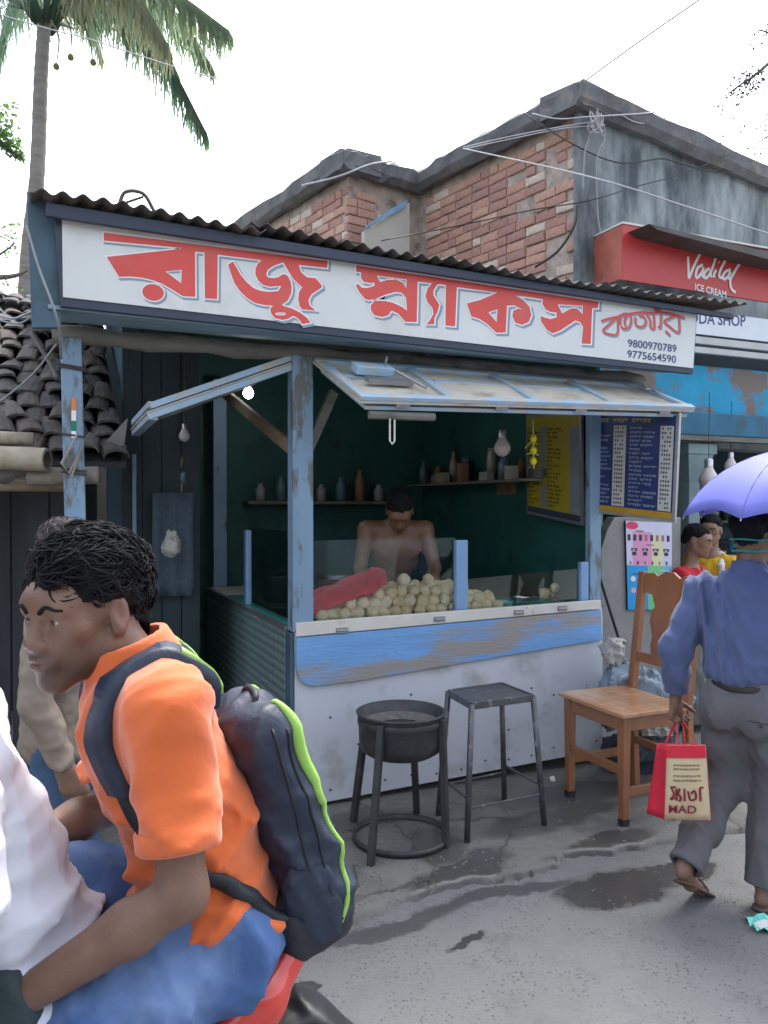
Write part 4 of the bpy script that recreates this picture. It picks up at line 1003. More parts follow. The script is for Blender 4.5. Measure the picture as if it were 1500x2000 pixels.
for k in range(8):
    r_ = random.Random(k); mb = MB(); n = 7; W, LN = .128, .24
    for off, rev in ((0, 0),):
        Pg = []
        for j, t_ in enumerate((0, .5, 1)):
            hw = W / 2 * (1.0 - .12 * t_)
            Pg.append([Vector((hw * math.cos(math.pi * (1 - i / (n - 1))), LN * t_ - LN / 2, .036 * math.sin(math.pi * i / (n - 1)) ** .8 * (1 - .1 * t_) + r_.uniform(-.003, .003))) for i in range(n)])
        mb.grid(Pg)
        mb.grid([[p - Vector((0, 0, .014)) for p in row][::-1] for row in Pg])
        f0 = Pg[0]; mb.add(f0 + [p - Vector((0, 0, .014)) for p in f0], [(i + 1, i, n + i, n + i + 1) for i in range(n - 1)])
    me = mb.mesh('roof_tile'); me.materials.append(tile_ms[k % 4]); tiles.append(me)
rr = random.Random(12); po = parent_loc(rf)
for row in range(15):
    s_ = .06 + row * .175; y, z = EY + s_ * math.cos(SLP), EZ + s_ * math.sin(SLP)
    for c in range(17):
        x = XH1 - .06 - c * .126 - (.04 if row % 2 else 0)
        if rr.random() < .03: continue
        share('roof_tile', rr.choice(tiles), rf, Vector((x + rr.uniform(-.015, .015), y, z + rr.uniform(0, .03) + .012)) - po, (SLP - .10 + rr.uniform(-.12, .10), rr.uniform(-.14, .14), rr.uniform(-.26, .26)))
for i in range(10):  # near-black plank colour carries the shade of the hut's open front
    x = XH0 + .1 + i * .19
    MB().box((x, 4.72 + .01 * (i % 2), 0), (x + .18, 4.75 + .01 * (i % 2), 1.95)).build('wall_plank', hut, black_wood, .003)
MB().box((XH0, 6.6, 0), (XH1, 6.65, 2.9)).build('rear_wall', hut, black_wood)
def pole(name, a, b, r, m_=bamboo, hollow=False, parent=hut, nodes=3):
    a, b = Vector(a), Vector(b); mb = MB(); mb.sm = True; pts, rs = [], []
    for i in range(nodes * 4 + 1):
        t_ = i / (nodes * 4); pts.append(a.lerp(b, t_)); rs.append(r * (1.08 if i % 4 == 0 and 0 < i < nodes * 4 else 1.0))
    mb.use(m_).tube(pts, rs, 14, cap=not hollow)
    if hollow:
        d = (b - a).normalized(); mb.use(m_).lathe(b, [(r, 0), (r * .72, .001)], 14, d); mb.use(bamboo_in).lathe(b, [(r * .72, 0), (r * .66, -.08), (0, -.085)], 14, d)
    return mb.build(name, parent)
B = onY(92, 898, 3.98); pole('bamboo_pole', B + Vector((-1.2, .55, .06)), B, .055, hollow=True)
B = onY(192, 928, 4.0); pole('log', B + Vector((-.30, .1, -.01)), B + Vector((0, 0, 0)), .042, mat('pale_log', (.22, .19, .16), .8, .2, 12, bump=.4))
B = onY(66, 858, 4.1); pole('bamboo_pole', B + Vector((-1.3, .1, .02)), B, .032)
B = onY(246, 878, 4.5); pole('bamboo_pole', B + Vector((-1.3, .05, .0)), B, .026)
B = onY(30, 948, 4.2); pole('eave_batten', B + Vector((-1.3, 0, 0)), B + Vector((.3, 0, 0)), .03, pale_wood)
mb = MB(); mb.sm = True
q = [onY(-60, 880, 4.15), onY(75, 905, 4.05), onY(120, 935, 4.08), onY(-60, 945, 4.2)]
mb.grid([[q[0].lerp(q[1], j / 8).lerp(q[3].lerp(q[2], j / 8), i / 5) + Vector((0, .03 * math.sin(i * 2 + j * 1.3), .015 * math.sin(j * 2.1 + i))) for j in range(9)] for i in range(6)])
mb.build('sacking', hut, sack_m, solid=.01)
mb = MB(); q = [onY(200, 870, 4.4), onY(250, 815, 4.4), onY(243, 868, 4.35), onY(215, 882, 4.35)]; mb.prism(q, (0, .02, 0)); mb.build('palm_scrap', hut, sack_m)
# ribbons and rope on the left post
xp = lpost(1.7)
rib = thing('flag_ribbon', (xp + w_l, YF - .05, 1.6), 'thin orange white and green ribbon tied to the blue post', 'ribbon')
for k, (y0, y1, c) in enumerate(((778, 802, (220, 130, 60)), (802, 822, (225, 225, 225)), (822, 842, (20, 120, 90)), (842, 856, (225, 225, 225)))):
    a, b = onY(144, y0, YF - .05), onY(144, y1, YF - .05)
    MB().box((a.x - .01, YF - .053, b.z), (a.x + .01, YF - .049, a.z)).build('stripe', rib, mat('ribbon_%d' % k, srgb(*c), .7, .05))
rope_m = mat('dark_rope', (.06, .055, .05), .9, .2)
rp = thing('binding_rope', (xp, YF, 1.6), 'dark twine wound round the blue left post', 'rope')
mb = MB()
for zc in (1.705, 1.69, 1.86, 2.17, 2.16):
    xq = lpost(zc); mb.tube([(xq - .006, YF - .052, zc + .006), (xq + w_l + .006, YF - .052, zc - .006), (xq + w_l + .006, YF + .052, zc), (xq - .006, YF + .052, zc + .01), (xq - .006, YF - .052, zc + .006)], .005, 6)
mb.build('coil', rp, rope_m)
mb = MB(); p = onY(150, 850, YF - .06); mb.tube([p, onY(120, 905, YF - .07), onY(135, 925, YF - .06), onY(160, 870, YF - .06), onY(140, 930, YF - .06)], .006, 6); mb.build('loose_end', rp, mat('pale_rope', (.3, .27, .22), .9, .2))

# ================================================================== PROPS ON THE PAVEMENT
stv = onZ(783, 1637)
stove = thing('iron_stove', stv, 'round black iron coal stove on four legs with a floor ring', 'stove')
drum_c = Vector((stv.x, stv.y, 0)); dD = (drum_c - CAM).dot(FWD)
zr = 1.55 - (1388 - 985) / FPX * dD; zb_ = 1.55 - (1487 - 985) / FPX * (dD - .1); RD = 88 * dD / FPX
mb = MB(); mb.sm = True
mb.lathe(drum_c, [(0, zb_), (RD * .72, zb_ + .008), (RD * .88, zb_ + .03), (RD * .93, zb_ + .07), (RD * .95, zr - .02), (RD * .99, zr - .006), (RD * 1.0, zr), (RD * .965, zr + .004), (RD * .93, zr - .002), (RD * .90, zr - .05), (RD * .6, zr - .075), (0, zr - .085)], 40)
mb.build('drum', stove, dark_steel)
mb = MB(); mb.sm = True; mb.lathe(drum_c, [(RD * .956, zr - .055), (RD * .968, zr - .05), (RD * .968, zr - .03), (RD * .956, zr - .025)], 40); mb.build('band', stove, dark_steel)
mb = MB(); mb.lathe(drum_c, [(RD * .6, zr - .072), (RD * .85, zr - .046), (RD * .85, zr - .05), (RD * .6, zr - .08)], 30); mb.build('ash_bed', stove, mat('grey_ash', (.13, .125, .115), .95, .3, 30, bump=.8))
ringR = 95 * dD / FPX
for (a, b, tpx, tpy) in ((724, 1690, 740, 1400), (871, 1655, 866, 1390), (690, 1604, 694, 1395), (814, 1588, 800, 1400)):
    f = onZ(a, b); d = (Vector((f.x, f.y, 0)) - drum_c).normalized(); tp = drum_c + d * (RD * .985) + Vector((0, 0, zr - .015))
    MB().bar(Vector((f.x, f.y, 0)), tp, .030, .030, d).build('leg', stove, dark_steel, .003)
mb = MB(); mb.sm = True; mb.lathe(drum_c, [(ringR - .012, .004), (ringR, .004), (ringR, .03), (ringR - .012, .03), (ringR - .012, .004)], 40); mb.build('floor_ring', stove, dark_steel)

fl_ = onZ(912, 1645); fr_ = onZ(1063, 1611); bk = onZ(985, 1562); bl = onZ(856, 1592)
ctr = (fl_ + fr_ + bk + bl) / 4
st = thing('metal_stool', ctr, 'grey painted metal stool with square worn seat between stove and chair', 'stool')
stool_m = mat('worn_grey_enamel', (.10, .105, .115), .4, .25, 18, col2=(.28, .27, .28), c2scale=22, c2lo=.56, c2hi=.66, metal=.5, bump=.1)
zs = .625
tops = []
for f in (fl_, fr_, bk, bl):
    t_ = ctr + (f - ctr) * .80; t_.z = zs; tops.append(t_)
    MB().tube([Vector((f.x, f.y, 0)), Vector((t_.x, t_.y, zs - .004))], .0145, 10).build('leg', st, stool_m, smooth=True)
od = (0, 1, 2, 3)
ex = (tops[1] - tops[0]).normalized(); ey = (tops[3] - tops[0]).normalized()
fls = [tops[0], tops[1], tops[2], tops[3]]
seat = MB().prism([ctr + (p - ctr) * 1.05 + Vector((0, 0, zs - .012 - ctr.z)) if False else Vector((ctr.x + (p.x - ctr.x) * .95, ctr.y + (p.y - ctr.y) * .95, zs - .006)) for p in fls], (0, 0, .006)).build('seat', st, stool_m)
for i in range(4):
    a, b = fls[i], fls[(i + 1) % 4]
    MB().bar(Vector((a.x, a.y, zs - .012)), Vector((b.x, b.y, zs - .012)), .012, .035).build('seat_rim', st, stool_m, .003)
    fa_, fb_ = (fl_, fr_, bk, bl)[i], (fl_, fr_, bk, bl)[(i + 1) % 4]; hz = .15 if i % 2 == 0 else .19
    t_ = hz / zs
    A_, B_ = Vector((fa_.x, fa_.y, 0)).lerp(a, t_), Vector((fb_.x, fb_.y, 0)).lerp(b, t_)
    MB().tube([A_, B_], .006, 8).build('stretcher', st, stool_m)

# wooden chair
CL_, CN = onZ(1113, 1555), onZ(1218, 1612)
fx = (CN - CL_); wch = fx.length; fx.normalize(); bkd = Vector((-fx.y, fx.x, 0))
if bkd.dot(FWD) < 0: bkd = -bkd
chair = thing('wooden_chair', (CL_ + CN) / 2 + bkd * .2, 'brown varnished wooden chair with a plank seat beside the stall counter', 'chair')
wood = mat('varnished_brown_wood', (.30, .125, .055), .35, .22, 6, col2=(.20, .08, .035), c2scale=5, c2lo=.45, c2hi=.7, bump=.12, bscale=30, stretch=(1, 1, .3), coat=.25)
seat_w = mat('pale_worn_seat_wood', (.42, .21, .10), .35, .2, 5, col2=(.50, .36, .24), c2scale=4, c2lo=.5, c2hi=.65, bump=.1, bscale=25, stretch=(4, .6, 1), coat=.2)
black_tip = mat('black_rubber', (.02, .02, .02), .6)
zs = .545; dch = .41
def CP(u, v, z): p = CL_ + fx * u + bkd * v; return Vector((p.x, p.y, z))
for (u, v) in ((0, 0), (wch, 0)):
    lg = MB().hexa([CP(u - .019, v - .019, .03), CP(u + .019, v - .019, .03), CP(u + .019, v + .019, .03), CP(u - .019, v + .019, .03)], [CP(u - .025, v - .024, zs - .02), CP(u + .025, v - .024, zs - .02), CP(u + .025, v + .024, zs - .02), CP(u - .025, v + .024, zs - .02)]).build('leg', chair, wood, .005)
    MB().hexa([CP(u - .02, v - .02, 0), CP(u + .02, v - .02, 0), CP(u + .02, v + .02, 0), CP(u - .02, v + .02, 0)], [CP(u - .02, v - .02, .03), CP(u + .02, v - .02, .03), CP(u + .02, v + .02, .03), CP(u - .02, v + .02, .03)]).build('foot', lg, black_tip)
ZT = 1.18
for u in (0.01, wch - .01):
    mb = MB(); mb.sm = False
    for (v0_, z0_, v1_, z1_) in ((dch + .02, 0, dch, zs), (dch, zs, dch + .075, ZT)):
        mb.hexa([CP(u - .022, v0_ - .019, z0_), CP(u + .022, v0_ - .019, z0_), CP(u + .022, v0_ + .019, z0_), CP(u - .022, v0_ + .019, z0_)], [CP(u - .022, v1_ - .018, z1_), CP(u + .022, v1_ - .018, z1_), CP(u + .022, v1_ + .018, z1_), CP(u - .022, v1_ + .018, z1_)])
    mb.build('back_upright', chair, wood, .004)
mb = MB()
for i in range(5):
    u0 = -.045 + (wch + .09) * i / 5; u1 = -.045 + (wch + .09) * (i + 1) / 5 - .0012
    MB().hexa([CP(u0, -.045, zs - .016), CP(u1, -.045, zs - .016), CP(u1, dch - .022, zs - .016), CP(u0, dch - .022, zs - .016)], [CP(u0, -.045, zs + .004), CP(u1, -.045, zs + .004), CP(u1, dch - .022, zs + .004), CP(u0, dch - .022, zs + .004)]).build('seat_plank', chair, seat_w, .003)
def rail(name, u0, v0_, u1, v1_, z, h, t_=.022): MB().bar(CP(u0, v0_, z), CP(u1, v1_, z), t_, h).build(name, chair, wood, .003)
rail('apron', .02, -.005, wch - .02, -.005, zs - .055, .07); rail('apron', .0, .02, .0, dch - .02, zs - .055, .07); rail('apron', wch, .02, wch, dch - .02, zs - .055, .07); rail('apron', .02, dch, wch - .02, dch, zs - .055, .07)
rail('stretcher', .02, .0, wch - .02, 0, .26, .045); rail('stretcher', 0, .02, 0, dch - .01, .20, .045); rail('stretcher', wch, .02, wch, dch - .01, .16, .045); rail('stretcher', .02, dch + .012, wch - .02, dch + .012, .26, .04)
vb = lambda z: dch + .075 * (z - zs) / (ZT - zs)
rail('back_rail', .03, vb(.72), wch - .03, vb(.72), .72, .055, .024)
bs = [(0.0, 1.02), (0.0, 1.165), (.10, 1.175), (.13, 1.16), (.19, 1.185), (.36, 1.185), (.42, 1.165), (.42, 1.02)]
# crest rail and vase shaped splat in one board
outl = [(.03, 1.07), (.03, 1.17), (.10, 1.178), (.13, 1.162), (.18, 1.19), (.24, 1.19), (.29, 1.162), (.32, 1.178), (wch - .03, 1.17), (wch - .03, 1.07), (.33, 1.05), (.29, 1.0), (.315, .97), (.325, .92), (.305, .88), (.29, .84), (.30, .79), (.29, .75), (.13, .75), (.12, .79), (.13, .84), (.115, .88), (.10, .92), (.105, .97), (.13, 1.0), (.10, 1.06)]
MB().prism([CP(a * wch / .42, vb(b) - .008, b) for a, b in outl], bkd * .018).build('back_splat', chair, wood, .003)

# things left on the ground
def litter(name, px, py, pts, m_, label, z=0.0, h=.006, cat='litter'):
    c = onZ(px, py, z); mb = MB(); mb.prism([c + RIGHT * a + fwd0 * b + Vector((0, 0, .004 + .02 * abs(math.sin(3 * i)))) for i, (a, b) in enumerate(pts)], (0, 0, h)); o = mb.build(name, None, m_); tag(o, label, cat); return o
white_pp = mat('white_paper', srgb(215, 215, 212), .6, .08, 30)
litter('paper_scrap', 716, 1773, [(-.022, -.03), (.01, -.035), (.024, -.005), (.015, .03), (-.018, .025)], white_pp, 'crumpled white paper scrap lying at the pavement edge', ZR)
cc = onZ(1079, 1527); mb = MB(); mb.sm = True; mb.lathe(cc + Vector((0, 0, .014)), [(0, -.01), (.016, -.01), (.017, 0), (.017, .012), (0, .013)], 16, (.6, -.6, .4)); tag(mb.build('plastic_bottle_top', None, white_pp), 'small white plastic cap on the wet cement beside the chair', 'cap')
wr = mat('mint_wrapper', srgb(110, 205, 190), .3, .1, 20)
c = onZ(1490, 1808, ZR); mb = MB(); mb.sm = False
Pg = [[c + RIGHT * (-.05 + .13 * i / 5) + fwd0 * (-.06 + .11 * j / 4) + Vector((0, 0, .012 + .014 * math.sin(i * 1.9 + j * 2.3))) for j in range(5)] for i in range(6)]
mb.use(wr).grid(Pg); mb.use(white_pp); mb.grid([[p + Vector((0, 0, .003)) for p in row[1:3]] for row in Pg]); tag(mb.build('snack_wrapper', None, solid=.002), 'mint green foil snack wrapper dropped on the road', 'wrapper')
c = onZ(1312, 1600); mb = MB(); mb.prism([c + RIGHT * a + fwd0 * b + Vector((0, 0, .004)) for a, b in ((-.02, -.01), (.02, -.015), (.025, .012), (-.01, .015))], (0, 0, .012)); tag(mb.build('paper_scrap', None, white_pp), 'tiny pale paper scrap beside the red shopping bag', 'litter')
mb = MB(); c = onZ(645, 1540); mb.tube([onZ(690, 1690), onZ(700, 1730), onZ(716, 1760, ZR + .01)], .004, 6); tag(mb.build('loose_wire', None, rope_m), 'thin dark wire lying by the stove foot', 'wire')

rr = random.Random(8); mb = MB()
for i in range(700):
    px = rr.uniform(560, 1480); py = rr.uniform(1560, 1990) if rr.random() < .35 else rr.uniform(1580, 1800)
    q = onZ(px, py, 0); lim = None
    on_ap = q.y > front[min(range(len(front)), key=lambda k: abs(front[k].x - q.x))].y + .05
    z = 0 if on_ap else ZR
    q = onZ(px, py, z); r_ = rr.uniform(.0022, .0075) * (1.0 if on_ap else .7); vs = [q + Vector((r_ * rr.uniform(.6, 1.3) * math.cos(a + .3), r_ * rr.uniform(.6, 1.3) * math.sin(a), 0)) for a in (0, 1.25, 2.5, 3.8, 5.0)]
    mb.add(vs + [q + Vector((0, 0, r_ * .8))], [(0, 1, 5), (1, 2, 5), (2, 3, 5), (3, 4, 5), (4, 0, 5)])
o = mb.build('grit', None, mat('grit_stone', (.16, .15, .14), .9, .5, 60)); tag(o, 'loose grit scattered over the pavement and road', 'grit', kind='stuff')
# cement slab with the poster, sacks, leaning stick
SY = 4.28
slab = thing('cement_slab', onY(1215, 1400, SY), 'upright grey cement slab between the stall and the ice cream shop', 'slab')
cem = mat('grey_cement', srgb(142, 142, 140), .85, .12, 6, col2=srgb(112, 112, 110), c2scale=4, bump=.3, bscale=30)
pts = [onY(1174, 1075, SY), onY(1186, 1035, SY), onY(1200, 1010, SY), onY(1330, 1010, SY), Vector((onY(1330, 1010, SY).x, SY, 0)), Vector((onY(1174, 1075, SY).x, SY, 0))]
MB().prism(pts, (0, .08, 0)).build('slab', slab, cem, .006)
pst = thing('flavour_poster', onY(1268, 1190, SY - .02), 'pastel ice cream flavour chart on the cement slab behind the chair', 'poster')
PQ = [onY(1222, 1017, SY - .02), onY(1312, 1021, SY - .02), onY(1312, 1190, SY - .02), onY(1226, 1191, SY - .02)]
def PP(u, v, o=0): return PQ[0].lerp(PQ[1], u).lerp(PQ[3].lerp(PQ[2], u), v) + Vector((0, -o, 0))
pc_ = lambda n, r, g, b: mat('print_' + n, srgb(r, g, b), .4, .03)
MB().prism([PP(0, 0), PP(1, 0), PP(1, 1), PP(0, 1)], (0, .015, 0)).build('backing', pst, navy)
def prect(mb, u0, v0_, u1, v1_, o): mb.add([PP(u0, v0_, o), PP(u1, v0_, o), PP(u1, v1_, o), PP(u0, v1_, o)], [(3, 2, 1, 0)])
mb = MB()
for args in (('lav', (206, 204, 228), 0, 0, 1, .5), ('pink', (216, 150, 190), .14, .12, .55, .5), ('yel', (214, 214, 170), .55, .14, .8, .5), ('blue', (30, 150, 215), 0, .5, .46, 1), ('grn', (120, 196, 140), .46, .5, .8, 1), ('cyn', (110, 190, 220), .8, .5, 1, 1)):
    mb.use(pc_(args[0], *args[1])); prect(mb, *args[2:], .001 if args[0] == 'lav' else .002)
mb.use(pc_('hot', 214, 60, 100)); mb.flat([[PP(.13 + .13 * math.cos(a), .05 + .045 * math.sin(a), .003) for a in [i * .5236 for i in range(12)]]])
rr = random.Random(2); dk = pc_('dark', 50, 40, 62)
for i in range(8): mb.use(dk if i in (0, 1, 2, 4, 7) else pc_('mid', 150, 110, 130)); u = .03 + i * .122; prect(mb, u, .15, u + .06, .22, .003)
for i in range(4): mb.use(dk); u = .10 + i * .235; prect(mb, u, .305, u + .13, .335, .003); prect(mb, u + .02, .345, u + .11, .385, .003); mb.use(pc_('wht', 225, 222, 225)); prect(mb, u + .03, .318, u + .08, .328, .004)
for i in range(6): mb.use(dk if i % 2 else pc_('mid', 150, 110, 130)); u = .06 + i * .16; prect(mb, u, .45, u + .035, .49, .003)
for i in range(3):
    for j, v in enumerate((.65, .78)):
        mb.use(pc_('wht', 225, 222, 225) if (i + j) % 2 == 0 else pc_('rose', 220, 170, 180)); mb.flat([[PP(.13 + .24 * i + .055 * math.cos(a), v + .032 * math.sin(a), .003) for a in [k * .628 for k in range(10)]]])
for k in range(9): mb.use(pc_('wht', 225, 222, 225)); v = .55 + k * .045; prect(mb, .72, v, .95, v + .008, .003)
mb.use(dk); prect(mb, .2, .105, .38, .115, .003); prect(mb, .42, .26, .6, .268, .003); prect(mb, .12, .59, .4, .6, .003)
mb.build('print', pst)
# pile of sacks and sheets behind the chair
def lump(name, px0, py0, px1, py1, D, m_, label, seed, cat='sack', depth=.16, z0=0.0, wr_=.02, wl=.10):
    a, b = onD(px0, py0, D), onD(px1, py1, D); c = (a + b) / 2; hx = abs((b - a).dot(RIGHT)) / 2; hz = abs(a.z - b.z) / 2
    s_ = Sdf((-hx - .08, -depth - .08, -hz - .08), (hx + .08, depth + .08, hz + .08), .011)
    rr_ = random.Random(seed)
    s_.rbox((0, 0, -hz * .25), (hx, depth, hz * .75), min(hx, hz, depth) * .6, k=.05)
    for i in range(4): s_.ell((rr_.uniform(-.6, .6) * hx, rr_.uniform(-.5, .5) * depth, rr_.uniform(-.1, .5) * hz), (hx * .5, depth * .6, hz * .5), k=.06)
    s_.wrinkle(wr_, wl, seed, band=.06)
    e = thing(name, Vector((c.x, c.y, max(z0, c.z - hz))), label, cat, rz=-YAW)
    o = s_.obj('cover', e, m_, 2); o.location = (0, 0, c.z - max(z0, c.z - hz)); return e
tarp = mat('grey_tarpaulin', srgb(118, 134, 148), .4, .15, 6, col2=srgb(80, 92, 104), c2scale=5, bump=.15)
dark_cloth = mat('dark_sacking', srgb(44, 48, 58), .8, .3, 8, bump=.3)
clear = mat('clear_polythene', srgb(165, 165, 160), .25, .2, 18, col2=srgb(100, 96, 92), c2scale=10, bump=.3)
lump('tarpaulin_bundle', 1176, 1290, 1335, 1420, 4.55, tarp, 'crumpled grey blue tarpaulin bundle behind the wooden chair', 3, wr_=.035, cat='tarpaulin')
lump('dark_sack', 1180, 1400, 1320, 1560, 4.75, dark_cloth, 'dark filled sack lying under the grey tarpaulin', 4)
lump('polythene_bag', 1180, 1252, 1216, 1296, 4.6, clear, 'scrunched clear polythene bag on top of the tarpaulin', 5, 'bag', .06, z0=.5, wr_=.016, wl=.05)
mb = MB(); c0_ = onD(1236, 1395, 4.45); 
Pg = [[onD(1255 + 12 * i, 1410 + 9 * j, 4.3 + .02 * math.sin(i * 2 + j)) for j in range(4)] for i in range(6)]
mb.grid(Pg); tag(mb.build('newspaper', None, mat('newsprint', srgb(170, 168, 162), .8, .2, 40), solid=.006), 'folded newspaper sheets sticking out from under the tarpaulin', 'newspaper')
mb = MB(); mb.tube([onY(1172, 1130, 4.15), onY(1192, 1195, 4.16), Vector((onY(1213, 1262, 4.18).x, 4.18, onY(1213, 1262, 4.18).z)), Vector((onY(1240, 1380, 4.2).x, 4.22, 0))], .009, 8); tag(mb.build('leaning_stick', None, black_wood), 'thin dark stick leaning on the cement slab by the stall', 'stick')

# ================================================================== ON AND ABOVE THE COUNTER
balls = []
for k in range(4):
    bm = bmesh.new(); bmesh.ops.create_icosphere(bm, subdivisions=3, radius=.037)
    for q in bm.verts:
        n = mnoise.noise(q.co * 24 + Vector((k * 5, 0, 0))) * .0095 + mnoise.noise(q.co * 70 + Vector((k * 5, 3, 0))) * .0016; q.co += q.co.normalized() * n
    me = bpy.data.meshes.new('potato_ball'); bm.to_mesh(me); bm.free(); me.polygons.foreach_set('use_smooth', [True] * len(me.polygons))
    me.materials.append(mat('mashed_potato_%d' % k, [(.82, .70, .44), (.86, .75, .50), (.78, .64, .38), (.84, .73, .50)][k], .7, .14, 40, bump=.35, bscale=90, sss=.1)); balls.append(me)
rr = random.Random(77); zl0 = .931 + .034
def put_ball(x, y, z, label, group):
    o = bpy.data.objects.new('potato_ball', rr.choice(balls)); COL.objects.link(o); o.location = (x, y, z); s_ = rr.uniform(.88, 1.06)
    o.scale = (s_ * rr.uniform(.94, 1.06), s_, s_ * rr.uniform(.9, 1.0)); o.rotation_euler = (rr.uniform(0, 6), rr.uniform(0, 6), rr.uniform(0, 6)); tag(o, label, 'food ball', group)
X0, X1 = onY(625, 1200, 3.98).x, onY(978, 1180, 3.98).x
xb0, xb1 = onY(889, 1100, YF).x - .0, onY(913, 1100, YF).x
nb_ = 0
for layer in range(4):
    for row in range(4):
        y = 3.968 + layer * .028 + row * .066
        lo_, hi_ = [(X0, X1), (onY(672, 1180, y).x, X1 - .05), (onY(738, 1160, y).x, onY(905, 1100, y).x), (onY(790, 1150, y).x, onY(850, 1150, y).x)][layer]
        if layer == 3 and row != 1: continue
        x = lo_ + (.036 if (row + layer) % 2 else 0)
        while x < hi_:
            if not (layer == 3 and rr.random() < .3):
                put_ball(x + rr.uniform(-.008, .008), y + rr.uniform(-.006, .006), zl0 + layer * .050 + rr.uniform(-.004, .005), 'pale mashed potato ball in the heap on the stall counter', 'potato balls heaped on the counter'); nb_ += 1
            x += rr.uniform(.066, .076)
for k in range(9):
    p = onY(1062 + 9 * k, 1150 - 3 * k, 4.36); put_ball(p.x, 4.34 + .07 * (k % 2), zl0 + (.04 if k in (2, 5, 7) else 0), 'pale mashed potato ball behind the low glass at the counter end', 'potato balls behind the low glass')
print('balls', nb_)
# red cloth over the left of the heap
mb = MB(); mb.sm = True
bot = cat_curve([(608, 1214, 0), (640, 1192, 0), (690, 1172, 0), (730, 1158, 0), (757, 1142, 0)], 7); top = cat_curve([(608, 1166, 0), (650, 1148, 0), (690, 1132, 0), (725, 1120, 0), (750, 1120, 0)], 7)
Pg = []
for j in range(13):
    v = j / 12; row = []
    for i in range(len(bot)):
        y = 3.952 + .30 * v; pb = onY(bot[i].x, bot[i].y + (6 if v == 0 else 0), 3.952); pt = onY(top[i].x, top[i].y, 4.25)
        p = pb.lerp(pt, v); w_ = math.sin(math.pi * v)
        p += Vector((0, 0, .022 + .045 * mnoise.noise(Vector((i * .22, v * 2.2, 3.1))) * (.35 + w_) + .016 * mnoise.noise(Vector((i * .6, v * 5.5, 8.1))) + .03 * w_)); row.append(p)
    Pg.append(row)
mb.grid(Pg); mb.grid([[p, Vector((p.x, p.y + .03, max(.935, p.z - .12)))] for p in Pg[-1]])
o = mb.build('red_cloth', None, mat('red_cotton', srgb(214, 52, 70), .85, .12, 10, bump=.25, bscale=70, sheen=.2), solid=.004); tag(o, 'red cotton cloth thrown over the potato balls on the counter', 'cloth')
md = o.modifiers.new('sub', 'SUBSURF'); md.levels = 1; md.render_levels = 1
def bowl(px, py, Y, r, h, m_, label):
    p = onY(px, py, Y); c = Vector((p.x, Y, .9315)); mb = MB(); mb.sm = True
    mb.lathe(c, [(0, 0), (r * .6, 0), (r * .82, h * .3), (r * .96, h * .8), (r * 1.05, h), (r * 1.0, h * 1.02), (r * .93, h * .8), (r * .78, h * .33), (r * .55, .006), (0, .005)], 24); tag(mb.build('bowl', None, m_), label, 'bowl')
bowl(1018, 1150, 4.12, .062, .062, mat('bright_steel', (.6, .6, .6), .2, .05, metal=1.0), 'small steel bowl on the counter beside the potato balls')
bowl(988, 1160, 4.06, .045, .045, mat('pale_blue_plastic', srgb(120, 180, 185), .4), 'small pale blue plastic bowl next to the potato heap')
def pot(c, r, h, m_, label, lid=True):
    e = thing('cooking_pot', c, label, 'pot'); c = Vector(c); mb = MB(); mb.sm = True
    mb.lathe(c, [(0, 0), (r * .85, 0), (r, h * .15), (r, h * .9), (r * 1.08, h), (r * 1.0, h * 1.01), (r * .95, h * .9), (r * .94, h * .2), (0, h * .1)], 24); mb.build('body', e, m_)
    if lid:
        mb = MB(); mb.sm = True; mb.lathe(c, [(r * 1.06, h * 1.015), (r * .7, h * 1.1), (r * .15, h * 1.15), (r * .14, h * 1.25), (0, h * 1.27)], 24); mb.build('lid', e, m_)
ds = mat('dim_aluminium', (.32, .33, .33), .35, .15, 12, metal=.8)
pot((1.45, 5.0, .9265), .13, .17, ds, 'dented aluminium pot on the side counter behind the corner post'); pot((1.5, 5.5, .9265), .10, .13, ds, 'smaller lidded pot farther back on the side counter'); pot((2.2, 6.0, .7605), .17, .22, ds, 'large pot on the rear bench of the stall', False); pot((2.62, 6.02, .7605), .12, .15, dark_steel, 'black pot at the end of the rear bench')
for k in range(3):
    mb = MB(); mb.sm = True
    for j in range(5 - k): z = 1.7205 + j * .012; mb.lathe((2.99, 4.38 + .0 * k if k == 0 else 5.86 + .18 * (k - 1), z), [(0, 0), (.05, .0), (.075, .010), (.078, .010), (.05, .003)], 18)
    tag(mb.build('plate_stack', None, ds), ('stack of steel plates at the front end of the inner shelf', 'stack of steel plates near the back of the inner shelf', 'short stack of steel plates in the shelf corner')[k], 'plates')
mb = MB(); mb.sm = True; q0_, q1_ = Vector((.62, 4.9, 1.62)), Vector((.86, 4.9, 1.62))
mb.grid([[q0_.lerp(q1_, i / 8) + Vector((0, -.02 * math.sin(i * 1.9) - .01 * math.sin(j + i), -.62 * j / 8)) for j in range(9)] for i in range(9)]); tag(mb.build('hanging_cloth', None, mat('dim_check_cloth', srgb(70, 84, 96), .85, .25, 30, bump=.3), solid=.004), 'dim grey cloth hanging on the dark plank wall', 'cloth')
bulb_glass = mat('frosted_bulb', srgb(196, 186, 182), .25, .03, coat=.3)
cap_m = mat('bulb_cap', (.5, .5, .52), .35, .05, metal=.8)
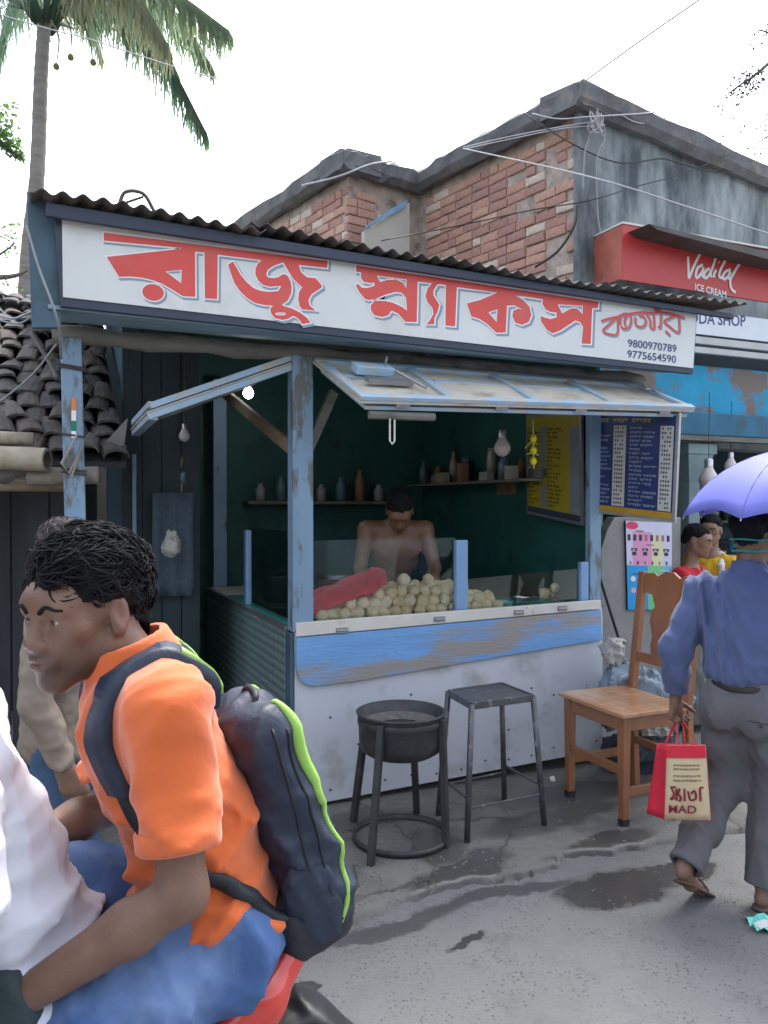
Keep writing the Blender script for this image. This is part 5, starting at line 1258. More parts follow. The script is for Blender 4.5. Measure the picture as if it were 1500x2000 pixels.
def bulb(p, r, label, m_=bulb_glass, top=None, up=1, parent_name='light_bulb', cord=.3):
    e = thing(parent_name, p, label, 'light bulb'); p = Vector(p); mb = MB(); mb.sm = True
    pr = [(0, -r), (r * .55, -r * .83), (r * .92, -r * .35), (r, 0), (r * .9, r * .45), (r * .55, r * 1.05), (r * .42, r * 1.35)]
    mb.lathe(p, [(a, b * up) for a, b in pr], 20); mb.build('glass', e, m_)
    mb = MB(); mb.sm = True; mb.lathe(p, [(r * .44, r * 1.3 * up), (r * .46, r * 2.1 * up), (r * .3, r * 2.3 * up), (0, r * 2.32 * up)], 14); mb.build('holder', e, cap_m)
    if cord:
        mb = MB(); mb.tube([p + Vector((0, 0, r * 2.2 * up)), p + Vector((.005, 0, r * 2.2 * up + cord))], .003, 6); mb.build('cord', e, rope_m)
    return e
bulb(onD(981, 876, 4.9), .052, 'white unlit bulb hanging by the yellow menu board', cord=.5)
bulb(onD(360, 852, 4.8), .034, 'small dusty bulb hanging in the stall side doorway', cord=.4)
bl_ = bulb(onD(485, 769, 5.3), .034, 'glowing white bulb under the stall roof', m_=mat('lit_bulb', (1, .98, .95), .4, 0, emit=22.0), cord=.25)
# menu boards
def menu(name, Q, cols, label, frame_m, bg_m, strips, rows, seed, foot, ink, strip_m, parts_ink):
    e = thing(name, (Q[2] + Q[3]) / 2, label, 'menu board'); nn = (Q[1] - Q[0]).cross(Q[3] - Q[0]).normalized()
    if nn.dot(CAM - Q[0]) < 0: nn = -nn
    MP = lambda u, v, o=0: Q[0].lerp(Q[1], u).lerp(Q[3].lerp(Q[2], u), v) + nn * o
    MB().prism([MP(-.03, -.03), MP(1.03, -.03), MP(1.03, 1.03), MP(-.03, 1.03)], -nn * .02).build('frame', e, frame_m)
    r_ = random.Random(seed)
    def rect(mb, u0, v0_, u1, v1_, o):
        a = [MP(u0, v0_, o), MP(u1, v0_, o), MP(u1, v1_, o), MP(u0, v1_, o)]
        f = (0, 1, 2, 3) if (a[1] - a[0]).cross(a[2] - a[0]).dot(nn) > 0 else (3, 2, 1, 0); mb.add(a, [f])
    mb = MB(); rect(mb.use(bg_m), 0, 0, 1, 1, .001); rect(mb.use(foot), 0, .94, 1, 1, .002)
    for (a, b) in strips: rect(mb.use(strip_m), a, .10, b, .93, .002)
    mb.build('board_face', e)
    mb = MB()
    def word(u0, u1, v, h, o):
        # a printed word: head line with letter stems hanging from it
        rect(mb, u0, v, u1, v + h * .22, o); u = u0 + .004
        while u < u1 - .008:
            w_ = r_.uniform(.006, .013); rect(mb, u, v + h * .22, u + w_, v + h * r_.uniform(.6, 1.0), o)
            if r_.random() < .6: rect(mb, u, v + h * .7, min(u1, u + w_ * 2.2), v + h * .92, o + .0002)
            u += w_ * r_.uniform(2.0, 3.0)
    for (a, b, kind) in cols:
        for k in range(rows):
            v = .115 + .815 * k / rows; h = .022
            if kind == 'n':
                mb.use(parts_ink); u = a
                for _ in range(4):
                    if r_.random() < .85: rect(mb, u, v, u + .012, v + h, .003); rect(mb, u + .004, v + h * .25, u + .018, v + h * .5, .0032)
                    u += (b - a) / 4
            else:
                mb.use(ink); u = a
                for _ in range(r_.choice((1, 2, 2))):
                    L_ = r_.uniform(.3, .55) * (b - a); word(u, min(b, u + L_), v, h, .003); u += L_ + .02
                    if u > b - .05: break
    mb.use(ink if seed == 1 else parts_ink)
    if seed == 1:
        mb.use(mat('gold_ink', srgb(180, 160, 90), .5)); u = .2
        for w_ in (.1, .17, .2): word(u, u + w_, .03, .04, .003); u += w_ + .04
    mb.use(strip_m)
    mb.build('printed_lines', e)['kind'] = 'stuff'
    return e, MP
Q = [onD(1141, 812, 4.90), onD(1321, 812, 4.42), onD(1312, 1014, 4.42), onD(1137, 993, 4.90)]
menu('menu_board', Q, [(.03, .33, 't'), (.37, .47, 'n'), (.53, .83, 't'), (.87, .97, 'n')], 'blue menu board with white price columns hung outside the right post', steel, mat('menu_blue', srgb(26, 44, 92), .35, .05), [(.35, .49), (.85, .985)], 19, 1, mat('menu_gold', srgb(170, 130, 30), .5), mat('menu_pale_ink', srgb(130, 140, 165), .5), mat('menu_white_strip', srgb(178, 178, 172), .5), mat('menu_black_ink', srgb(30, 30, 38), .5))
Q = [onD(1030, 815, 5.35), onD(1131, 812, 4.85), onD(1134, 1020, 4.85), onD(1031, 998, 5.35)]
menu('menu_board', Q, [(.0, .26, 't'), (.4, .68, 't')], 'yellow menu board with blue grey columns inside the stall opening', steel, mat('menu_yellow', srgb(150, 134, 34), .4, .06), [(.27, .38), (.82, 1.0)], 20, 2, navy, mat('menu_dark_ink', srgb(60, 52, 20), .5), mat('menu_grey_strip', srgb(110, 118, 124), .5), mat('menu_dark_ink', srgb(60, 52, 20), .5))
lem = thing('lemon_charm', onD(1042, 905, 4.6), 'string of three yellow lemons hung before the yellow menu board', 'charm')
for y in (857, 880, 901):
    p = onD(1042, y, 4.6); mb = MB(); mb.sm = True; mb.lathe(p, [(0, -.024), (.006, -.022), (.016, -.015), (.02, 0), (.016, .015), (.006, .022), (0, .024)], 14); mb.build('lemon', lem, mat('lemon_skin', srgb(214, 206, 40), .4, .1, 60, bump=.1))
mb = MB(); mb.tube([onD(1041, 820, 4.6), onD(1043, 915, 4.6)], .0025, 5); mb.build('thread', lem, off_white)
mb = MB()
for (a, b) in (((1025, 876), (1050, 868)), ((1028, 888), (1052, 890))): mb.tube(cat_curve([onD(*a, 4.6), onD((a[0] + b[0]) / 2, min(a[1], b[1]) - 4, 4.6), onD(*b, 4.6)], 4), .004, 6)
mb.build('chilli', lem, mat('green_chilli', srgb(150, 160, 70), .4))
# bottles and jars on the inner shelf, wall calendar
gcols = [(.18, .20, .16), (.25, .12, .05), (.12, .18, .22), (.30, .28, .25)]
for k in range(11):
    y = 4.5 + k * .16 + .05 * math.sin(k * 2.7); r_ = .028 + .008 * ((k * 7) % 3); h = .10 + .05 * ((k * 5) % 4); c = Vector((3.02 - .04 * math.sin(k * 4.1), y, 1.721)); mb = MB(); mb.sm = True
    mb.lathe(c, [(0, 0), (r_, 0), (r_, h * .6), (r_ * .45, h * .78), (r_ * .4, h), (0, h)] if k % 3 else [(0, 0), (r_ * 1.3, 0), (r_ * 1.35, h * .7), (r_ * 1.1, h * .8), (r_ * 1.15, h * .95), (0, h * .95)], 16)
    tag(mb.build('bottle' if k % 3 else 'jar', None, mat('shelf_glass_%d' % (k % 4), gcols[k % 4], .25, .1)), ('%s bottle standing on the shelf inside the stall' if k % 3 else 'squat %s jar standing on the shelf inside the stall') % ('olive green', 'brown', 'slate blue', 'pale grey')[k % 4], 'bottle' if k % 3 else 'jar', 'bottles on the inner shelf' if k % 3 else 'jars on the inner shelf')
for k in range(7):
    c = Vector((1.62 + .17 * k, 6.22, 1.576)); r_ = .04; mb = MB(); mb.sm = True; h = .14 + .06 * (k % 3)
    mb.lathe(c, [(0, 0), (r_, 0), (r_, h * .7), (r_ * .5, h * .85), (r_ * .5, h), (0, h)], 14); tag(mb.build('tin_can', None, mat('tin_%d' % (k % 3), [(.3, .3, .3), (.1, .2, .25), (.3, .15, .1)][k % 3], .4, .1)), '%s can on the rear shelf of the stall' % ('grey', 'blue', 'rust red')[k % 3], 'can', 'cans on the rear shelf')
for k, (y, w_, h_, c) in enumerate(((4.62, .07, .09, (.35, .33, .28)), (4.95, .09, .06, (.28, .30, .30)), (5.3, .06, .14, (.25, .12, .08)), (5.62, .10, .08, (.3, .28, .2)))):
    mb = MB(); mb.box((2.91, y - w_ * .6, 1.7205), (2.97, y + w_ * .6, 1.7205 + h_)); mb.box((2.908, y - w_ * .5, 1.7205 + h_ * .2), (2.9095, y + w_ * .5, 1.7205 + h_ * .6)); o = mb.build('carton', None, mat('carton_%d' % k, c, .7, .2, 20), .004); tag(o, ('squat pale carton on the inner shelf edge', 'low grey carton on the inner shelf edge', 'tall brown carton on the inner shelf edge', 'wide buff carton on the inner shelf edge')[k], 'carton')
cal = thing('wall_calendar', onX(990, 965, 3.1), 'small brown printed calendar on the green inner wall', 'calendar')
a, b = onX(971, 912, 3.108), onX(1008, 965, 3.108)
MB().box((3.104, min(a.y, b.y), b.z), (3.112, max(a.y, b.y), a.z)).build('sheet', cal, mat('brown_print', srgb(120, 100, 70), .7, .3, 30, col2=srgb(70, 60, 50), c2scale=40))
# items hanging in the side doorway
hp = thing('snack_packet_string', onD(345, 1010, 4.9), 'string of foil snack packets hanging in the side doorway', 'snack packets')
for k in range(5):
    p = onD(345 + 6 * (k % 2), 905 + 26 * k, 4.9); mb = MB(); mb.sm = True
    Pg = [[p + RIGHT * (-.04 + .08 * i / 4) + Vector((0, 0, -.05 + .1 * j / 4)) - fwd0 * (.016 * math.sin(math.pi * i / 4) * math.sin(math.pi * j / 4) + .003 * math.sin(i * 3 + j * 5 + k)) for j in range(5)] for i in range(5)]
    mb.grid(Pg); mb.build('packet', hp, mat('foil_%d' % (k % 3), [(.25, .27, .10), (.10, .16, .20), (.30, .28, .25)][k % 3], .3, .2, 30, metal=.4), solid=.004)
mb = MB(); mb.tube([onD(345, 860, 4.9), onD(346, 1030, 4.9)], .002, 5); mb.build('string', hp, rope_m)
s_ = Sdf((-.1, -.1, -.12), (.1, .1, .12), .008); s_.ell((0, 0, -.02), (.055, .045, .06), k=.02); s_.cone((0, 0, .02), (-.015, 0, .075), .02, .008, k=.03); s_.cone((0, 0, .02), (.02, 0, .07), .02, .006, k=.02); s_.wrinkle(.008, .04, 3)
e = thing('carrier_bag', onD(335, 1062, 4.6), 'small white carrier bag hanging in the dark side doorway', 'bag'); s_.obj('bag', e, clear, 1)
# bulbs of the ice cream shop
bulb(onD(1384, 938, 6.0), .072, 'big white led bulb hanging in the ice cream shop front', cord=.5)
bulb(onD(1427, 912, 6.2), .05, 'smaller slim bulb hanging behind the big led bulb', cord=.4)
# ================================================================== PEOPLE
V = Vector
def samp(s, p):
    q = (np.array(p) - s.lo) / s.h; i = np.clip(np.floor(q).astype(int), 0, np.array(s.n) - 2); f = q - i; r_ = 0
    for a in (0, 1):
        for b in (0, 1):
            for c in (0, 1):
                r_ += s.F[i[0] + a, i[1] + b, i[2] + c] * (f[0] if a else 1 - f[0]) * (f[1] if b else 1 - f[1]) * (f[2] if c else 1 - f[2])
    return float(r_)
def snap(s, p, d=.003, it=8):
    p = V(p)
    for _ in range(it):
        f = samp(s, p); e = s.h
        g = V([(samp(s, p + V(k) * e) - samp(s, p - V(k) * e)) for k in ((1, 0, 0), (0, 1, 0), (0, 0, 1))])
        if g.length < 1e-6: break
        p -= g.normalized() * (f - d) * .8
    return p
def strap(s, pts, width, thick, m_, name, parent, d=.004, n=8):
    P = [snap(s, p, d) for p in cat_curve(pts, n)]
    for _ in range(2): P = [P[0]] + [(P[i - 1] + P[i] * 2 + P[i + 1]) / 4 for i in range(1, len(P) - 1)] + [P[-1]]
    Gr = []
    for i, p in enumerate(P):
        t = (P[min(i + 1, len(P) - 1)] - P[max(i - 1, 0)]).normalized(); e = s.h * 1.5
        g = V([(samp(s, p + V(k) * e) - samp(s, p - V(k) * e)) for k in ((1, 0, 0), (0, 1, 0), (0, 0, 1))]).normalized()
        sd_ = t.cross(g).normalized() * width / 2
        Gr.append([p - sd_ - g * .006, p - sd_ * .92 + g * thick, p + sd_ * .92 + g * thick, p + sd_ - g * .006])
    mb = MB(); mb.sm = True; mb.grid(Gr); me = mb.mesh(name); me.materials.append(m_)
    o = bpy.data.objects.new(name, me); COL.objects.link(o); o.parent = parent
    return o
def head(s, c, M, sc=1.0, detail=True, k=1.0):
    c = V(c); T = lambda p: c + M @ (V(p) * sc); E_ = lambda p, r, k_=.02, op='u': s.ell(T(p), [x * sc for x in r], M, k_ * k, op); Cn = lambda a, b, ra, rb, k_=.015: s.cone(T(a), T(b), ra * sc, rb * sc, k_ * k)
    E_((0, -.015, .032), (.074, .094, .084)); E_((0, .028, -.03), (.057, .062, .082), .03)
    for x in (-1, 1):
        Cn((.05 * x, .0, -.055), (.012 * x, .07, -.098), .021, .017, .025); E_((.042 * x, .055, -.014), (.023, .021, .02), .02)
        E_((.077 * x, -.008, -.004), (.010, .020, .033), .008); E_((.087 * x, .0, .002), (.007, .011, .020), .003, 's'); E_((.080 * x, -.002, -.028), (.008, .011, .012), .006)
    E_((0, .076, -.100), (.021, .018, .016), .02); E_((0, .062, .03), (.055, .03, .03), .03)
    if detail:
        Cn((-.042, .074, .022), (.042, .074, .022), .010, .010, .018)
        for x in (-1, 1):
            E_((.031 * x, .094, .004), (.019, .016, .013), .012, 's'); E_((.031 * x, .0735, .0092), (.0170, .0135, .0066), .006); E_((.031 * x, .0735, -.0052), (.0165, .0128, .0056), .006)
        Cn((0, .082, .014), (0, .104, -.026), .0085, .0115, .012); E_((0, .106, -.028), (.0115, .0115, .0105), .008)
        for x in (-1, 1): E_((.0125 * x, .096, -.033), (.0095, .012, .0085), .006)
        E_((0, .086, -.060), (.030, .016, .022), .02)
        E_((0, .0985, -.0575), (.023, .0085, .0060), .006); E_((0, .0965, -.0700), (.020, .0095, .0072), .006)
        E_((0, .106, -.0635), (.024, .010, .0016), .003, 's')
    return T
def hand(s, wrist, d, pn, thumb, curl=.5, sc=1.0, spread=.1):
    w, d, pn, th = V(wrist), V(d).normalized(), V(pn).normalized(), V(thumb).normalized()
    s.cone(w, w + d * .03 * sc, .026 * sc, .030 * sc, .02, flat=(pn, .62))
    for x in (-.6, -.2, .2, .6): s.cone(w + th * x * .03 * sc + d * .02 * sc, w + th * x * .055 * sc + d * .088 * sc, .016 * sc, .0125 * sc, .012)
    for i, L_ in enumerate((.068, .078, .074, .058)):
        x = (.6, .2, -.2, -.6)[i]; p = w + th * x * .055 * sc + d * .088 * sc; dd = (d + th * x * spread).normalized(); ax = dd.cross(pn).normalized(); r0 = .0088 * sc
        for j, f in enumerate((.45, .32, .25)):
            dd = Matrix.Rotation(curl * (.8 + .4 * j), 3, ax) @ dd; q = p + dd * L_ * f * sc; s.cone(p, q, r0, r0 * .93, .004); p = q; r0 *= .93
    p = w + th * .022 * sc + d * .022 * sc; dd = (d * .6 + th * .75 + pn * .35).normalized()
    for f, r0 in ((.042, .0125), (.03, .0105), (.024, .009)):
        q = p + dd * f * sc; s.cone(p, q, r0 * sc, r0 * .9 * sc, .006); p = q; dd = (dd + d * .3 + pn * .35 * curl).normalized()
def eyes(parent, T, M, sc=1.0, both=True):
    ew = mat('eye_white', (.42, .40, .38), .25, .05, coat=.4); ei = mat('eye_iris', (.03, .018, .012), .2, .0, coat=.5)
    for x in (-1, 1):
        mb = MB(); mb.sm = True; c = T((.031 * x, .0735, .003)); f = M @ V((0, 1, 0)); r = .0118 * sc
        pr = [(r * math.sin(a), -r * math.cos(a)) for a in [math.pi * i / 10 for i in range(11)]]
        mb.use(ew).lathe(c, pr, 14, f); mb.use(ei).lathe(c, [(.0058 * sc, r * .86), (.0045 * sc, r * .97), (0, r * 1.03)], 12, f); me = mb.mesh('eye')
        o = bpy.data.objects.new('eye', me); COL.objects.link(o); o.parent = parent
def brows(parent, T, m_, sc=1.0, sf=None):
    for x in (-1, 1):
        mb = MB(); mb.sm = True; P = [T((.012 * x, .088, .022)), T((.028 * x, .087, .029)), T((.046 * x, .074, .024))]
        P = cat_curve(P, 5); P = [snap(sf, q, .0006) for q in P] if sf is not None else P; mb.tube(P, [.0042 * sc * (1 - .5 * i / len(P)) for i in range(len(P))], 6); me = mb.mesh('eyebrow'); me.materials.append(m_); o = bpy.data.objects.new('eyebrow', me); COL.objects.link(o); o.parent = parent
def hair(parent, c, M, m_, sc=1.0, vol=.0, seed=0, strands=0, h=.006, noise_=.006, back=True, swirl=(0.6, -.6, .4), slen=.05, lift=1.0, hl=.070, ears=True, bun=False, name='hair'):
    c = V(c); T = lambda p: c + M @ (V(p) * sc); b = .16 * sc + vol
    s = Sdf(c - V((b, b, b)), c + V((b, b, b + .02)), h)
    s.ell(T((0, -.020, .045 + vol * .4)), [x * sc for x in (.080 + vol * .25, .100 + vol * .3, .079 + vol * .8)], M, .02)
    if back: s.ell(T((0, -.066, -.035)), [x * sc for x in (.058, .040, .05)], M, .03)
    if bun: s.ell(T((0, -.105, -.01)), [x * sc for x in (.035, .03, .035)], M, .02)
    n_ = M @ V((0, .56, -.83)); s.cut(T((0, .07, hl + vol * .1)), n_)
    for x in ((-1, 1) if ears else ()): s.ell(T((.085 * x, .008, -.012)), [q * sc for q in (.02, .024, .032)], M, .008, 's')
    s.wrinkle(noise_, .035, seed, band=.03, n=6)
    o = s.obj(name, parent, m_, 1)
    if strands:
        r_ = random.Random(seed); mb = MB(); mb.sm = True; Vv = s.V; sw = V(swirl)
        for _ in range(strands):
            p = V(Vv[r_.randrange(len(Vv))]); q = M.transposed() @ (p - c)
            if q.z < -.03: continue
            nrm_ = (p - T((0, -.02, .03))).normalized(); sv = M @ sw + V((r_.gauss(0, .35), r_.gauss(0, .35), r_.gauss(0, .35))); d = (sv - nrm_ * sv.dot(nrm_)).normalized(); sd_ = nrm_.cross(d)
            L_ = slen * r_.uniform(.6, 1.2) * (1 if q.z > .05 else .6); p = p - nrm_ * .004; pts = []; cu = r_.uniform(-.35, .35)
            for i in range(6):
                t_ = i / 5; pts.append(p + d * L_ * t_ + sd_ * L_ * cu * math.sin(t_ * 3.0) + nrm_ * (L_ * .22 * math.sin(t_ * 2.6) * lift - L_ * L_ * t_ * t_ / .16))
            mb.tube(pts, [r_.uniform(.0011, .0021) * w for w in (.8, 1, 1, .85, .6, .15)], 5, cap=False)
        me = mb.mesh('strands'); me.materials.append(m_); k = bpy.data.objects.new('hair_strands', me); COL.objects.link(k); k.parent = o; k['kind'] = 'stuff'
    return o
def skin_col(base, T=None, M=None, c=None, stub=0.0, sc=1.0):
    base = np.array(base)
    def fn(P):
        C_ = np.tile(base, (len(P), 1))
        rs = np.random.RandomState(1); n = sum(np.sin(P @ rs.randn(3) * 60 + i) for i in range(5)) / 5; C_ *= (1 + .08 * n)[:, None]
        if T is not None:
            Mi = np.array(M); q = (P - np.array(c)) @ Mi / sc
            lip = np.exp(-((q[:, 0] / .022) ** 2 + ((q[:, 1] - .098) / .012) ** 2 + ((q[:, 2] + .064) / .010) ** 2) ** 2)
            C_ = C_ * (1 - .5 * lip[:, None]) + np.array(base) * np.array([.85, .55, .6]) * .5 * lip[:, None]
            if stub:
                st_ = np.clip((q[:, 1] - .0) / .04, 0, 1) * np.exp(-((q[:, 2] + .085) / .035) ** 2) + np.exp(-((q[:, 0] / .028) ** 2 + ((q[:, 1] - .1) / .02) ** 2 + ((q[:, 2] + .047) / .007) ** 2))
                C_ *= (1 - stub * np.clip(st_, 0, 1) * (1 - lip))[:, None]
        return np.clip(C_, 0.002, 1)
    return fn
skin_m = mat('skin', (.2, .12, .08), .43, .12, 30, attr='tint', bump=.16, bscale=260, sss=.12, spec=.4)
hair_m = mat('black_hair', (.012, .012, .014), .72, .2, 30, spec=.12)
def person(label, loc, rz): return thing('person', loc, label, 'person', rz=R(rz))

# ---- rider in the orange polo shirt (pillion) ---------------------------------------------------
ridL = V((.302, 1.44, 0))
rider = person('young man in an orange polo shirt with a navy backpack riding pillion', ridL, 90)
hc = V((0.0, .232, 1.372)); HM = rotm(-8, 0, 36) 
s = Sdf((-.36, -.22, .30), (.36, .62, 1.56), .0045)
T = head(s, hc, HM)
s.cone((0, .15, 1.25), hc + HM @ V((0, -.03, -.04)), .058, .054, .03)
s.ell((0, .11, 1.10), (.14, .085, .18), rotm(-16), .05); s.ell((0, .02, .86), (.135, .10, .14), None, .05)
LS, LE, LW = V((-.172, .118, 1.232)), V((-.225, .105, .965)), V((-.178, .35, .825))
RS_, RE, RW = V((.18, .13, 1.23)), V((.245, .17, .945)), V((.15, .385, .915))
for S_, E__, W_, sd_ in ((LS, LE, LW, -1), (RS_, RE, RW, 1)):
    s.cone((0.08 * sd_, .12, 1.22), S_, .06, .052, .04); s.chain([S_, S_.lerp(E__, .5), E__], [.049, .042, .035], .02); s.chain([E__, E__.lerp(W_, .3), W_], [.036, .038, .025], .02, None)
    dd = (W_ - E__).normalized(); pn = V((-.2 * sd_, -.15, -1)); pn = (pn - dd * pn.dot(dd)).normalized(); hand(s, W_, dd, pn, -(dd.cross(pn) * -sd_ * 1.0), .35)
for (h_, k_, f_) in ((V((-.10, .02, .80)), V((-.21, .42, .70)), V((-.20, .30, .34))), (V((.10, .02, .80)), V((.17, .42, .80)), V((.20, .34, .36)))):
    s.chain([h_, k_], [.07, .05], .03); s.chain([k_, f_], [.05, .035], .02)
body = s.obj('body', rider, skin_m, 1, skin_col((.185, .104, .073), T, HM, hc, .6))
eyes(rider, T, HM); brows(rider, T, hair_m, 1.0, s)
hair(rider, hc, HM, hair_m, 1.0, .011, 3, 5600, .005, .009, True, (-.45, -.75, .15), .046, .7, .056)
orange = mat('orange_cotton', srgb(208, 98, 42), .8, .07, 9, bump=.32, bscale=24, sheen=.3)
sh_ = Sdf((-.36, -.22, .74), (.36, .36, 1.40), .006)
sh_.ell((0, .115, 1.13), (.168, .112, .17), rotm(-18), .06); sh_.ell((0, .04, .96), (.158, .118, .16), rotm(-10), .08); sh_.ell((0, .02, .83), (.168, .125, .10), None, .06)
sh_.cone((0, .13, 1.22), (0, .165, 1.285), .095, .068, .05)
for S_, E__, sd_ in ((LS, LE, -1), (RS_, RE, 1)):
    e = S_.lerp(E__, .74); dn = (E__ - S_).normalized(); sh_.cone((.07 * sd_, .125, 1.225), S_, .074, .064, .05); sh_.merge(lambda t: t.cone(S_, S_.lerp(E__, .9), .064, .060, .0), e, dn, .03)
    sh_.cone(S_.lerp(E__, .62), E__, .044, .050, .004, None, 's')
sh_.wrinkle(.012, .13, 5, (1, 1, .8), 4, .05, lambda P: .45 + .75 * np.clip((1.15 - P[:, 2]) / .25, 0, 1))
sh_.wrinkle(.003, .06, 6, band=.03, n=3)
sh_.cut((0, .165, 1.285), (0, .42, .9)); sh_.cut((0, 0, .772), (0, .2, -1))
sh_.cone((0, .14, 1.22), (0, .185, 1.36), .058, .060, .006, None, 's')
polo = sh_.obj('polo_shirt', rider, orange, 1)
for S_, E__ in ((LS, LE), (RS_, RE)):
    dn = (E__ - S_).normalized(); e = S_.lerp(E__, .735); mb = MB(); mb.sm = True; mb.lathe(e, [(.047, .004), (.060, .006), (.0645, .002), (.0655, -.024), (.061, -.027)], 28, dn)
    me = mb.mesh('sleeve_band'); me.materials.append(orange); o = bpy.data.objects.new('sleeve_band', me); COL.objects.link(o); o.parent = polo
# collar
cl = Sdf((-.14, .02, 1.18), (.14, .30, 1.40), .0045)
cc_ = V((0, .152, 1.270)); ax_ = V((0, .33, .94)).normalized()
cl.cone(cc_, cc_ + ax_ * .048, .088, .076, .0); cl.cone(cc_ - ax_ * .1, cc_ + ax_ * .12, .078, .055, .004, None, 's'); cl.cut(cc_ + ax_ * .050, ax_); cl.cut(cc_ - ax_ * .002, -ax_)
cl.rbox(cc_ + V((0, .075, -.02)), (.013, .05, .1), .004, None, .004, 's'); pass
cl.obj('collar', polo, orange, 1)
hm = MB()
denim = mat('blue_denim', srgb(64, 94, 142), .85, .2, 14, col2=srgb(124, 146, 178), c2scale=3.2, c2lo=.5, c2hi=.8, bump=.35, bscale=30)
def jeans(parent, legs, name='jeans', m_=denim, lo=(-.4, -.25, .1), hi=(.4, .65, .98), hips=((0, .02, .805), (.150, .108, .09)), wr_=.012, seed=3, h=.0065, rs=(.098, .078, .058), cutz=None):
    s = Sdf(lo, hi, h); s.ell(*hips, None, .05)
    for (h_, k_, f_) in legs: s.chain([h_, V(h_).lerp(k_, .5), k_], [rs[0], (rs[0] + rs[1]) / 2 + .004, rs[1]], .04); s.chain([k_, V(k_).lerp(f_, .4), f_], [rs[1], rs[1] * .95, rs[2]], .03)
    s.wrinkle(wr_, .11, seed, band=.05, n=4); s.wrinkle(wr_ * .25, .05, seed + 1, band=.04, n=3)
    for (h_, k_, f_) in legs:
        dn = (V(f_) - V(k_)).normalized(); s.cut(V(f_) - dn * .02, dn, V(f_) - V((.12, .12, .1)), V(f_) + V((.12, .12, .12)))
    if cutz: s.cut((0, 0, cutz), (0, 0, 1))
    return s.obj(name, parent, m_, 1)
jeans(rider, [(V((-.10, .01, .80)), V((-.21, .43, .69)), V((-.205, .30, .30))), (V((.10, .02, .81)), V((.17, .42, .81)), V((.20, .34, .32)))])
shoe_m = mat('dark_leather', (.03, .025, .022), .4, .15, bump=.1)
def shoes(parent, feet, name='shoe', m_=None):
    for (a, b) in feet:
        a, b = V(a), V(b); s = Sdf((min(a.x, b.x) - .09, min(a.y, b.y) - .09, min(a.z, b.z) - .07), (max(a.x, b.x) + .09, max(a.y, b.y) + .09, max(a.z, b.z) + .1), .007)
        s.cone(a, b, .040, .034, .02, flat=((0, 0, 1), .8)); s.cone(a + V((0, 0, .03)), a.lerp(b, .35) + V((0, 0, .02)), .04, .035, .03); s.obj(name, parent, m_ or shoe_m, 1)
shoes(rider, [((-.205, .27, .27), (-.21, .45, .25)), ((.20, .31, .28), (.205, .49, .26))])
# backpack
bpk = thing('backpack', ridL + V((.16, 0, .74)), 'navy and lime backpack worn by the orange shirted rider', 'backpack', rz=R(90))
bl_o = bpk.location
navy_n = mat('navy_nylon', srgb(28, 40, 60), .55, .16, 12, bump=.35, bscale=40); lime = mat('lime_nylon', srgb(140, 184, 84), .55, .1, 10, bump=.1); black_n = mat('black_nylon', srgb(24, 30, 38), .6, .15, 10, bump=.2, bscale=100)
def bpart(s, name, m_, parent=None):
    o = s.obj(name, parent or bpk, m_, 1); 
    if parent is None: o.location = V((0, .16, -.74)) 
    return o
TB = rotm(-19)
b = Sdf((-.24, -.42, .66), (.24, .05, 1.36), .006)
b.rbox((0, -.110, .985), (.125, .056, .225), .05, TB, .02); b.ell((0, -.138, .93), (.112, .056, .17), TB, .05)
b.wrinkle(.007, .12, 8); bo = bpart(b, 'main_pack', navy_n)
p2_ = Sdf((-.24, -.45, .66), (.24, .0, 1.36), .006)
p2_.ell((0, -.180, .90), (.097, .036, .135), TB, .02); p2_.wrinkle(.006, .09, 9); p2_.wrinkle(.002, .04, 3); bpart(p2_, 'front_pocket', navy_n, None)
p3_ = Sdf((-.24, -.45, .64), (.24, .06, 1.0), .006)
p3_.rbox((0, -.135, .815), (.128, .074, .062), .04, TB, .02); p3_.wrinkle(.005, .08, 10); bpart(p3_, 'base_panel', black_n)
for x in (-1, 1):
    p4_ = Sdf((-.24, -.45, .66), (.24, .06, 1.0), .006); p4_.ell((.118 * x, -.135, .86), (.020, .052, .085), TB, .02); p4_.cut((0, -.2, .925), (0, -.35, 1)); p4_.wrinkle(.004, .05, 11); bpart(p4_, 'side_pocket', navy_n)
    # lime piping along the outer edge
    mb = MB(); mb.sm = True; pts = [snap(b, p, .001) for p in cat_curve([(.08 * x, -.07, 1.21), (.108 * x, -.12, 1.14), (.108 * x, -.175, 1.02), (.104 * x, -.19, .90), (.098 * x, -.18, .79)], 8)]
    mb.tube(pts, [0.0035 + .010 * max(0, math.sin(math.pi * min(1, i / 18))) if i < 18 else .005 for i in range(len(pts))], 7); me = mb.mesh('lime_trim'); me.materials.append(lime); o = bpy.data.objects.new('lime_trim', me); COL.objects.link(o); o.parent = bpk; o.location = (0, .16, -.74)
for x in (-1, 1):
    for off in (0, 1):
        mb = MB(); mb.sm = True; pts = [snap(b, q, .0005) for q in cat_curve([(.128 * x, -.06 - .03 * off, 1.17), (.132 * x, -.09 - .03 * off, 1.06), (.132 * x, -.12 - .03 * off, .94), (.13 * x, -.14 - .03 * off, .84)], 8)]
        mb.tube(pts, .0028, 6); me = mb.mesh('zip'); me.materials.append(black_n); o = bpy.data.objects.new('zip', me); COL.objects.link(o); o.parent = bpk; o.location = (0, .16, -.74)
mb = MB(); mb.sm = True; mb.tube(cat_curve([(-.04, -.045, 1.18), (-.036, -.055, 1.205), (0, -.058, 1.210), (.036, -.055, 1.205), (.04, -.045, 1.18)], 5), .006, 8); me = mb.mesh('grab_handle'); me.materials.append(black_n); o = bpy.data.objects.new('grab_handle', me); COL.objects.link(o); o.parent = bpk; o.location = (0, .16, -.74)
